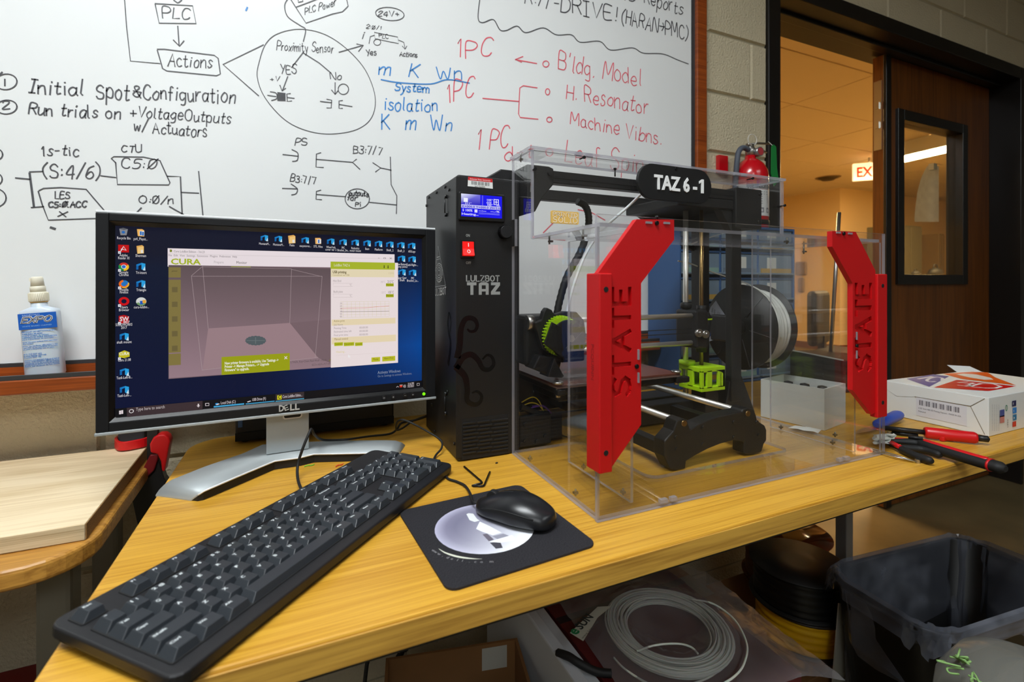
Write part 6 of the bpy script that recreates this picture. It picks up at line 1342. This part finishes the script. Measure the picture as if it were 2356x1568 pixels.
ffq(2329, 922, 2338, 933, (30, 36, 86)); ffq(2330.5, 938, 2339, 949, (40, 130, 210)); ffq(2331, 954, 2339, 965, (30, 120, 170)); ffq(2330, 970, 2338, 980, (206, 50, 36)); ffq(2301, 943, 2311, 957, (70, 84, 150)); ffq(2301, 957, 2311, 971, (206, 130, 120))
p = FF(2316, 938, .001); fp_.ribbon([p+Vector((.0035*cos(2*pi*k/12), 0, .0055*sin(2*pi*k/12))) for k in range(12)], .0016, NB, col=(30, 140, 110), closed=True)
for k in range(4): fp_.text('Printed filament notes and details', FF(2284+k*5, 990, .001), (0, 0, 1), (-1, 0, 0), .0034, col=(150, 150, 160), width=.052)
a = FF(2320, 984, .001); fp_.text('1950', a, (0, 0, 1), (-1, 0, 0), .006, col=(110, 100, 100), width=.018); 
for s, x, y in (('f', 2331, 931), ('t', 2332, 947), ('m', 2332, 963)): a = FF(x, y, .0013); fp_.text(s, a, (1, 0, 0), (0, 0, 1), .007, col=(236, 236, 240), bold=True)
fp_.build('side_print', vprint('carton_side_print', .5), ct, fix=False)
MB().mesh([(cx0+.29, cy0+.175, zt), (cx0+.35, cy0+.15, zt), (cx0+.352, cy0+.175, zt+.010), (cx0+.30, cy0+.2, zt+.013)], [(0, 1, 2, 3)]).build('open_flap', m_card, ct)
# ---- tools in front of the carton
Zt = DZ+.009
def P_t(x, y, z=Zt): return onZ(x, y, z)
def tool(name, label, cat, px): p = onZ(*px, DZ); return thing(name, label, cat, (p.x, p.y, DZ), 0, None)
m_tred = mat('tool_red', (204, 16, 24), .36); m_tblue = mat('tool_blue', (16, 66, 176), .4)
t_ = tool('scraper', 'blue handled metal scraper poking under the red handle', 'scraper', (2040, 970))
a, c_ = P_t(2018, 977, DZ+.013), P_t(2068, 953, DZ+.013); d = (c_-a)
MB().tube([a-d*.02, a+d*.05, a+d*.5, a+d*.9, a+d*1.0, a+d*1.03], [.006, .0105, .012, .0125, .010, .004], n=14, flat=.85).build('grip', m_tblue, t_)
bl = [P_t(2024, 972, DZ+.007), P_t(2014, 988, DZ+.007), P_t(1964, 998, DZ+.007), P_t(1975, 988, DZ+.0075)]
MB().mesh(bl+[p-Vector((0, 0, .0009)) for p in bl], [(0, 1, 2, 3), (7, 6, 5, 4), (0, 4, 5, 1), (1, 5, 6, 2), (2, 6, 7, 3), (3, 7, 4, 0)]).build('blade', m_steel, t_)
t_ = tool('deburring_tool', 'red sleeved black rod tool lying along the carton', 'tool', (2150, 1003))
a, c_ = P_t(2034, 984, DZ+.012), P_t(2277, 1010, DZ+.012); d = c_-a
MB().tube([a, a+d*.44], .0048, n=10).build('shaft', m_dark, t_); MB().tube([a+d*.4, a+d*.42, a+d*.86, a+d*.885], [.009, .0108, .0108, .009], n=16).build('red_sleeve', m_tred, t_); MB().tube([a+d*.885, a+d*.985, a+d*1.0], [.006, .006, .002], n=12).build('end_cap', m_dark, t_)
q0 = a+d*.5; MB().box(q0.x-.004, q0.x+.03, q0.y-.016, q0.y-.008, DZ+.001, DZ+.010).build('sleeve_tab', m_tred, t_, bevel=.002)
t_ = tool('pliers', 'small pliers with black foam handles by the clear corner', 'pliers', (2090, 1040))
h0 = P_t(2066, 1028, DZ+.008)
for e1, e2 in (((2120, 1033), (2166, 1047)), ((2100, 1045), (2146, 1061))):
    P = catmull([P_t(2070, 1030, DZ+.008), P_t(*e1, DZ+.008), P_t(*e2, DZ+.008)], 6); MB().tube(P, [.003]+[.0062]*(len(P)-2)+[.0035], n=10).build('handle', m_rubber, t_)
MB().tube([P_t(2070, 1030, DZ+.008), P_t(2050, 1022, DZ+.007), P_t(2040, 1019, DZ+.006)], [.005, .0045, .0015], n=8).build('jaw', m_hex, t_)
MB().tube([P_t(2052, 1018, DZ+.011), P_t(2072, 1029, DZ+.011)], .0042, n=8).build('red_spring_guard', m_tred, t_)
t_ = tool('utility_knife', 'long red and black utility knife overhanging the desk edge', 'knife', (2200, 1040))
kp = [P_t(2052, 1014, DZ+.013), P_t(2110, 1018, DZ+.013), P_t(2150, 1030, DZ+.0135), P_t(2215, 1050, DZ+.0135), P_t(2280, 1069, DZ+.0135), P_t(2315, 1079, DZ+.0135)]
P = catmull(kp, 6); n_ = len(P)
MB().tube(P, [.004+.0075*min(1, k/8) if k < n_-4 else .0115-.002*(k-n_+4) for k in range(n_)], n=14, flat=.8).build('knife_body', m_rubber, t_)
MB().tube([p+Vector((0, 0, .0068)) for p in P[8:-6]], [.002]+[.0056]*(len(P[8:-6])-2)+[.002], n=10, flat=.7).build('red_inlay', m_tred, t_)
MB().tube([p+Vector((.004, .008, .003)) for p in P[2:14]], .0014, n=6).build('red_line', m_tred, t_)
q = P[-7]; d = (P[-6]-P[-8]).normalized(); MB().tube([q-d*.0015, q+d*.0015], .0124, n=16, flat=.82).build('red_band', m_tred, t_)
MB().tube([P[4]+Vector((0, 0, .009)), P[9]+Vector((0, .004, .010))], .003, n=6).build('slider', m_dark, t_)
t_ = tool('tweezers', 'thin steel tweezers pointing out from the clear corner', 'tweezers', (2060, 1045))
for e in (0, 1): MB().tube([P_t(2004, 1030+e*5, DZ+.003), P_t(2060, 1046+e*4, DZ+.005), P_t(2110, 1062, DZ+.003)], [.0012, .0024, .0012], n=6, flat=.5).build('arm', m_steel, t_)
p = P_t(2112, 1064, DZ); t_ = thing('steel_nut', 'small steel nut on the desk before the tools', 'nut', p); MB().lathe([(.0018, 0), (.0042, 0), (.0042, .006), (.0018, .006)], n=6, smooth=False).build('nut_body', m_steel, t_, world=False); MB().lathe([(.0012, .0002), (.0018, .0006), (.0012, .0052)], n=10).build('nut_thread', m_hex, t_, world=False)
p = P_t(2035, 1010, DZ); t_ = thing('paper_scrap', 'crumpled white label beside the clear corner', 'paper', p)
rnd = random.Random(3); vs = []; NN = 7
for i in range(NN):
    for j in range(NN): vs.append(onZ(2010+50*i/(NN-1)+rnd.uniform(-4, 4), 998+22*j/(NN-1)+rnd.uniform(-2, 2), DZ+.002+rnd.uniform(0, .009)))
MB().mesh(vs, [(i*NN+j, i*NN+j+1, (i+1)*NN+j+1, (i+1)*NN+j) for i in range(NN-1) for j in range(NN-1)]).build('scrap', mat('paper_white', (226, 228, 222), .7), t_)
t_ = tool('driver_bits', 'dark flat bit holder lying under the red sleeved tool', 'bit holder', (2080, 996)); a, c_ = P_t(2052, 995, DZ+.004), P_t(2112, 1002, DZ+.004); MB().tube([a, c_], .004, n=6).build('holder', m_hex, t_); MB().tube([a-(c_-a)*.2, a], .0018, n=6).build('bit', m_steel, t_)
# ================================================================= FIRE EXTINGUISHER on the wall
EXc = Vector((1.372, 1.14, 0)); fe = thing('fire_extinguisher', 'red fire extinguisher with white instruction label on the block wall', 'fire extinguisher', (EXc.x, EXc.y, 1.2165))
m_fred = mat('extinguisher_red', (196, 12, 26), .25, coat=.4)
MB().lathe([(.05, 1.2165), (.055, 1.2215), (.055, 1.395), (.052, 1.412), (.042, 1.432), (.028, 1.446), (.017, 1.452), (.017, 1.462), (0, 1.462)], c=(EXc.x, EXc.y, 0), n=32).build('cylinder', m_fred, fe)
lb = MB(); n = 26; r = .0556
def cylp(a, z, e=0): return (EXc.x+(r+e)*sin(a), EXc.y-(r+e)*cos(a), z)
a0, a1 = radians(-95), radians(75)
for k in range(n):
    u, v = a0+(a1-a0)*k/n, a0+(a1-a0)*(k+1)/n
    lb.face([cylp(u, 1.258), cylp(v, 1.258), cylp(v, 1.342), cylp(u, 1.342)], col=(214, 216, 214)); lb.face([cylp(u, 1.343), cylp(v, 1.343), cylp(v, 1.360), cylp(u, 1.360)], col=(150, 150, 150))
for i, ch_ in enumerate('INSTRUCTIONS'):
    t = radians(-58+i*7.2); lb.text(ch_, cylp(t, 1.3465, .0004), (cos(t), sin(t), 0), (0, 0, 1), .014, col=(40, 40, 44), bold=True)
for j in range(6):
    for k in range(3):
        t = radians(-50+k*22); z = 1.333-j*.0075
        if k == 2 and j > 1: continue
        lb.face([cylp(t, z, .0004), cylp(t+.3, z, .0004), cylp(t+.3, z+.0028, .0004), cylp(t, z+.0028, .0004)], col=(130, 130, 134))
for t, z, s in ((-20, 1.268, .016), (6, 1.268, .016), (28, 1.268, .014), (10, 1.298, .026)):
    t = radians(t); lb.face([cylp(t, z, .0004), cylp(t+s*16, z, .0004), cylp(t+s*16, z+s, .0004), cylp(t, z+s, .0004)], col=(120, 120, 126)); lb.face([cylp(t+.05, z+.003, .0008), cylp(t+s*12, z+.003, .0008), cylp(t+s*12, z+s*.7, .0008), cylp(t+.05, z+s*.7, .0008)], col=(206, 206, 206))
lb.build('instruction_label', vprint('extinguisher_print', .35), fe, fix=False)
MB().lathe([(.016, 1.4625), (.016, 1.485), (.012, 1.49), (.012, 1.5), (0, 1.5)], c=(EXc.x, EXc.y, 0), n=16).build('valve', m_steel, fe)
MB().tube([(EXc.x-.02, EXc.y-.004, 1.497), (EXc.x+.03, EXc.y-.004, 1.507), (EXc.x+.085, EXc.y-.004, 1.512)], .006, n=8, flat=.6).build('lever', m_steel, fe); MB().tube([(EXc.x-.01, EXc.y-.004, 1.485), (EXc.x+.05, EXc.y-.004, 1.487), (EXc.x+.07, EXc.y-.004, 1.48)], .005, n=8, flat=.6).build('carry_handle', m_steel, fe)
MB().cyl((EXc.x+.012, EXc.y-.03, 1.472), (EXc.x+.012, EXc.y-.012, 1.472), .015, n=20).build('gauge', mat('gauge_body', (150, 150, 150), .3, metal=.7), fe); MB().cyl((EXc.x+.012, EXc.y-.0306, 1.472), (EXc.x+.012, EXc.y-.0302, 1.472), .0125, n=20).build('gauge_face', mat('gauge_face', (176, 60, 66), .3), fe)
MB().tube([(EXc.x+.02*cos(2*pi*k/20)-.002, EXc.y-.01, 1.513+.018*sin(2*pi*k/20)) for k in range(20)], .0014, n=6, closed=True).build('pin_ring', mat('white_wire', (220, 216, 206), .5), fe)
MB().tube(catmull([(EXc.x-.012, EXc.y-.004, 1.48), (EXc.x-.04, EXc.y-.006, 1.484), (EXc.x-.062, EXc.y-.008, 1.468), (EXc.x-.07, EXc.y-.008, 1.43), (EXc.x-.068, EXc.y, 1.36), (EXc.x-.066, EXc.y, 1.28)], 6), .0085, n=10).build('hose', mat('hose_grey', (78, 84, 96), .6), fe)
b = MB(); p = [(EXc.x+.048, 1.49), (EXc.x+.058, 1.497), (EXc.x+.07, 1.49), (EXc.x+.074, 1.42), (EXc.x+.082, 1.38), (EXc.x+.06, 1.36), (EXc.x+.046, 1.40)]; b.prism(p, 'y', EXc.y-.042, EXc.y-.040).build('inspection_tag', mat('tag_green', (12, 122, 52), .6), fe)
MB().tube([(EXc.x+.055, EXc.y-.041, 1.492), (EXc.x+.06, EXc.y-.02, 1.512)], .0008, n=5).build('tag_wire', mat('white_wire', (220, 216, 206), .5), fe)
MB().box(EXc.x-.072, EXc.x-.03, WALL-.018, WALL-.003, 1.415, 1.475).build('wall_bracket', m_fred, fe, bevel=.002)
MB().lathe([(.0556, 1.23), (.0572, 1.232), (.0572, 1.244), (.0556, 1.246)], c=(EXc.x, EXc.y, 0), n=32).build('strap', m_blackmetal, fe)
# ================================================================= UNDER THE DESK
m_kraft = mat('kraft_card', (122, 84, 46), .8, noise=.1, nscale=8)
rb_ = thing('red_carton', 'dark red carton pushed under the desk below the coil', 'carton', (.56, .74, 0))
MB().box(.416, .70, .49, .98, .0, .45).build('box_body', mat('maroon_card', (84, 16, 16), .6), rb_, bevel=.002)
MB().box(.416, .70, .73, .745, .4502, .4508).build('lid_seam', mat('seam_dark', (30, 6, 6), .8), rb_)
fo = thing('foam_panel', 'white foam board standing beside the red carton under the desk', 'foam board', (.39, .72, 0))
MB().box(.368, .388, .49, .96, .0, .462).box(.3885, .41, .49, .96, .0, .452).build('board', mat('foam_white', (190, 194, 200), .8), fo, bevel=.003)
MB().tube(catmull([(.372, .66, .463), (.380, .64, .469), (.39, .625, .466), (.41, .61, .458), (.43, .60, .456)], 5), .006, n=6).build('black_tape', m_rubber, fo)
cr = Vector((.57, .636, .462)); co = thing('filament_coil', 'loose coil of translucent filament lying on the red carton', 'filament coil', (cr.x, cr.y, .451))
m_nat = mat('natural_filament', (236, 238, 226), .4, sss=.2)
rnd = random.Random(5); k_ = 0
cbm = MB()
for i in range(34):
    R_ = rnd.uniform(.070, .100); z = .4535+rnd.uniform(.001, .018)*(1-abs(R_-.085)/.03); ox, oy = rnd.uniform(-.004, .004), rnd.uniform(-.004, .004); ph = rnd.uniform(0, 6)
    cbm.tube([(cr.x+ox+R_*cos(2*pi*k/44), cr.y+oy+R_*sin(2*pi*k/44), z+.0015*sin(2*pi*k/44+ph)) for k in range(44)], .0016, n=5, closed=True)
cbm.build('wound_strands', m_nat, co, kind='stuff')
MB().tube(catmull([onZ(x, y, .47) for x, y in ((1590, 1378), (1640, 1388), (1690, 1425), (1718, 1480), (1712, 1525), (1690, 1555), (1650, 1580))], 6), .0016, n=6).build('loose_strand', m_nat, co)
MB().tube(catmull([onZ(x, y, .472) for x, y in ((1465, 1497), (1510, 1483), (1560, 1480), (1590, 1488), (1606, 1503))], 6), .0016, n=6).build('loose_strand', m_nat, co)
MB().tube(catmull([onZ(x, y, .456) for x, y in ((1412, 1512), (1440, 1540), (1500, 1575), (1560, 1580), (1630, 1558), (1665, 1530))], 6), .0016, n=6).build('loose_strand', m_nat, co)
# bag around the coil
m_bag = clear('bag_film', (226, 224, 226), 1.4, .12, haze=.13, hazec=(200, 198, 200), smudge=.10)
bg = thing('plastic_bag', 'clear plastic bag wrapped over the filament coil', 'bag', (.6, .62, .451))
vs = []; NX, NY = 26, 22
for i in range(NX+1):
    for j in range(NY+1):
        u, v = i/NX, j/NY; x = .43+.36*u; y = .49+.30*v; dd = math.hypot(x-cr.x, y-cr.y)
        z = .4545+.022*math.exp(-((dd-.085)/.03)**2)+.003*sin(x*140+y*60)*sin(y*90)+.0018*rnd.uniform(-1, 1)
        if x > .70: z -= (x-.70)*.35
        vs.append((x+.02*(v-.5), y-.03*(u-.5), max(z, .4525) if x < .70 else z))
MB().mesh(vs, [(i*(NY+1)+j, i*(NY+1)+j+1, (i+1)*(NY+1)+j+1, (i+1)*(NY+1)+j) for i in range(NX) for j in range(NY)], smooth=True).build('film', m_bag, bg, fix=False)
lb = MB(); ZL = .482
lb.face([onZ(x, y, ZL) for x, y in ((1311, 1455), (1375, 1395), (1408, 1393), (1375, 1420), (1342, 1474))], col=(190, 190, 176))
a, c_ = onZ(1325, 1461, ZL+.0005), onZ(1372, 1412, ZL+.0005); d = (c_-a).normalized(); up = Vector((0, 0, 1)).cross(d)
lb.text('e', a, d, up, .026, col=(20, 120, 70), bold=True); lb.text('SUN', a+d*.016, d, up, .020, col=(30, 40, 40), bold=True, width=.04); a2 = onZ(1341, 1469, ZL+.0005); lb.text('www.3dmaterial', a2, d, up, .006, col=(90, 90, 84), width=.05)
lb.build('bag_label', vprint('bag_label_print', .5), bg, fix=False)
# right-hand brown carton and the reels on it
kb_ = thing('brown_carton', 'brown cardboard box under the desk carrying the filament reels', 'carton', (1.06, .85, 0))
MB().box(.80, 1.36, .705, 1.05, .0, .165).build('box_body', m_kraft, kb_, bevel=.002); MB().box(.80, 1.36, .86, .91, .1652, .1660).build('tape', mat('clear_tape', (150, 120, 80), .3), kb_)
k2 = thing('flat_carton', 'flat brown carton leaning against the red carton under the desk', 'carton', (.745, .8, 0))
MB().box(.703, .79, .62, 1.02, .0, .40).build('box_body', m_kraft, k2, bevel=.002); MB().box(.705, .788, .74, .81, .4002, .4008).build('grey_tape', mat('grey_tape', (120, 116, 100), .5), k2)
def reel(name, label, c, r, z0, z1, fm, wm, tilt=0):
    t_ = thing(name, label, 'filament spool', (c[0], c[1], z0), 0, None); t_.rotation_euler = (radians(tilt), 0, 0); h = z1-z0
    for z in (0, h-.003): MB().lathe([(.03, z), (r, z), (r, z+.003), (.03, z+.003)], n=48).build('flange', fm, t_, world=False)
    MB().lathe([(.03, .003), (.036, .003), (.036, h-.003), (.03, h-.003)], n=24).build('hub', fm, t_, world=False)
    MB().lathe([(.05, .004)]+[(r*.90+(.0008 if k % 2 else -.0008)+.0015*sin(k), .004+(h-.008)*k/30) for k in range(31)]+[(.05, h-.004)], n=48).build('wound_filament', wm, t_, world=False)
rc = (1.160, .815)
reel('filament_reel', 'reel of yellow orange filament, lower of the two stacked reels', rc, .112, .167, .250, mat('reel_brown', (46, 30, 16), .4), mat('yellow_filament', (255, 186, 16), .4, noise=.2, nscale=160, stretch=(.1, .1, 1)))
reel('filament_reel', 'reel of black filament, upper of the two stacked reels', (rc[0]-.004, rc[1]+.004), .112, .252, .340, m_spool, mat('black_filament', (18, 18, 19), .35))
reel('empty_reel', 'amber translucent reel behind the black filament reel', (1.335, .985), .12, .167, .30, clear('amber_plastic', (160, 92, 40), 1.45, .1, haze=.3, hazec=(130, 74, 30)), mat('amber_wound', (110, 66, 30), .5))
# cardboard box, cables and wall side clutter at the left
ob = thing('open_carton', 'open brown cardboard box with shipping label under the desk', 'carton', (.226, .70, 0), radians(-12)); hx, hy, hz, t = .115, .12, .40, .005
for nm, q in (('bottom', (-hx, hx, -hy, hy, 0, .005)), ('side_wall', (-hx, -hx+t, -hy, hy, .005, hz)), ('side_wall', (hx-t, hx, -hy, hy, .005, hz)), ('end_wall', (-hx+t, hx-t, -hy, -hy+t, .005, hz-.1)), ('end_wall', (-hx+t, hx-t, hy-t, hy, .005, hz))): MB().box(*q).build(nm, m_kraft, ob, world=False)
MB().box(.05, .095, hy-t-.0008, hy-t-.0002, hz-.045, hz-.006).build('shipping_label', mat('ship_label', (170, 168, 160), .6), ob, world=False)
for i, (pts, lb_) in enumerate((([(848, 1480), (846, 1520), (838, 1580)], 'single black power cord hanging under the desk'), ([(925, 1470), (915, 1510), (893, 1585)], 'pair of black cords hanging under the desk by the open carton'))):
    P = [onY(x, y, .86) for x, y in pts]; P = [Vector((P[0].x, P[0].y, .70))]+P+[Vector((P[-1].x-.03, .88, .012))]
    t_ = thing('power_cord', lb_, 'cord', (P[-1].x, P[-1].y, 0)); MB().tube(catmull(P, 6), .0036, n=8).build('cord', m_rubber, t_)
    if i: MB().tube(catmull([p+Vector((.012, .01, 0)) for p in P], 6), .0034, n=8).build('cord', m_rubber, t_)
rt = thing('red_toolbox', 'dark red box standing under the side table', 'toolbox', (-.47, 1.02, 0)); MB().box(-.62, -.375, .9, 1.14, .0, .36).build('case', mat('toolbox_red', (112, 14, 20), .45), rt, bevel=.006); MB().tube([(-.56, 1.02, .361), (-.55, 1.02, .38), (-.44, 1.02, .38), (-.43, 1.02, .361)], .006, n=8).build('carry_handle', m_dark, rt)
# ---- waste bin with liner
bn = thing('waste_bin', 'black waste bin with clear liner at the lower right', 'waste bin', (1.300, .568, 0), radians(-6))
def binring(k, z, a=.235, b_=.115, wob=0., seed=0, n=10):
    pts = rrect(-a*k, a*k, -b_*k, b_*k, .06*k, n); r_ = random.Random(seed)
    if wob: 
        ph = [r_.uniform(0, 6) for _ in range(5)]; out = []
        for j, (x, y) in enumerate(pts):
            t = 2*pi*j/len(pts); w1 = sum(sin(t*f+ph[i])/(1+i) for i, f in enumerate((3, 7, 13, 21, 34))); out.append((x*(1+.02*wob*w1), y*(1+.03*wob*w1), z+.012*wob*sum(sin(t*f+ph[-1-i])/(1+i) for i, f in enumerate((4, 9, 17)))))
        return out
    return [(x, y, z) for x, y in pts]
b = MB(); loft(b, [binring(.80, .002), binring(.98, .38), binring(1.0, .385), binring(1.02, .393), binring(1.02, .40), binring(1.0, .402), binring(.975, .398), binring(.78, .012)]); b.build('bin_body', mat('bin_black', (17, 17, 18), .4), bn, world=False)
m_liner = clear('liner_film', (214, 216, 222), 1.5, .10, haze=.14, hazec=(170, 176, 192), smudge=.25)
b = MB(); rr_ = [binring(1.05, .366, wob=1.3, seed=1, n=16), binring(1.046, .378, wob=.9, seed=1, n=16), binring(1.042, .392, wob=.6, seed=1, n=16), binring(1.035, .406, wob=.25, seed=1, n=16), binring(1.0, .411, wob=.2, seed=1, n=16), binring(.97, .40, wob=.4, seed=2, n=16), binring(.95, .37, wob=.8, seed=2, n=16), binring(.93, .33, wob=1.2, seed=2, n=16), binring(.91, .28, wob=1.4, seed=2, n=16), binring(.88, .22, wob=1.4, seed=3, n=16), binring(.86, .16, wob=1.4, seed=3, n=16), binring(.80, .06, wob=.6, seed=4, n=16)]
rj = random.Random(11)
rr_ = [[(x*(1+rj.uniform(-.012, .012)), y*(1+rj.uniform(-.024, .024)), z+rj.uniform(-.005, .005)) for x, y, z in r] if j not in (3, 4) else r for j, r in enumerate(rr_)]
i = len(b.v); k_ = len(rr_[0])
for r in rr_: b.v += r
for j in range(len(rr_)-1):
    for k in range(k_): b.f.append((i+j*k_+k, i+j*k_+(k+1) % k_, i+(j+1)*k_+(k+1) % k_, i+(j+1)*k_+k)); b.m.append(0); b.sm.append(False)
b.build('bin_liner', m_liner, bn, world=False, fix=False)
ws = thing('paper_sleeve', 'pale paper sleeve standing between the yellow reel and the bin', 'paper', (.99, .67, 0)); q = [onY(x, y, .69) for x, y in ((1931, 1388), (1944, 1390), (1966, 1600), (1914, 1600))]
MB().prism([(p.x, max(p.z, .002)) for p in q], 'y', .69, .693).build('sleeve', mat('sleeve_paper', (186, 184, 176), .8), ws)
gb = thing('scrap_bag', 'bulging clear bag with green plastic shreds at the bottom right corner', 'bag', (.965, .335, 0))
MB().lathe([(.09, .001), (.105, .1), (.108, .36), (.10, .43), (.075, .475), (.04, .492), (0, .496)], c=(.965, .335, 0), n=30).build('bag_skin', clear('scrap_bag_film', (220, 220, 216), 1.4, .15, haze=.30, hazec=(176, 176, 168)), gb)
for k in range(8):
    r_ = random.Random(k); p = Vector((.885+r_.uniform(-.02, .03), .372+r_.uniform(-.02, .02), .476+r_.uniform(-.008, .012)))
    MB().tube(catmull([p+Vector((r_.uniform(-.012, .012), r_.uniform(-.012, .012), r_.uniform(-.004, .01))) for _ in range(4)], 4), .0014, n=5).build('green_shred', mat('shred_green', (136, 176, 104), .6), gb)
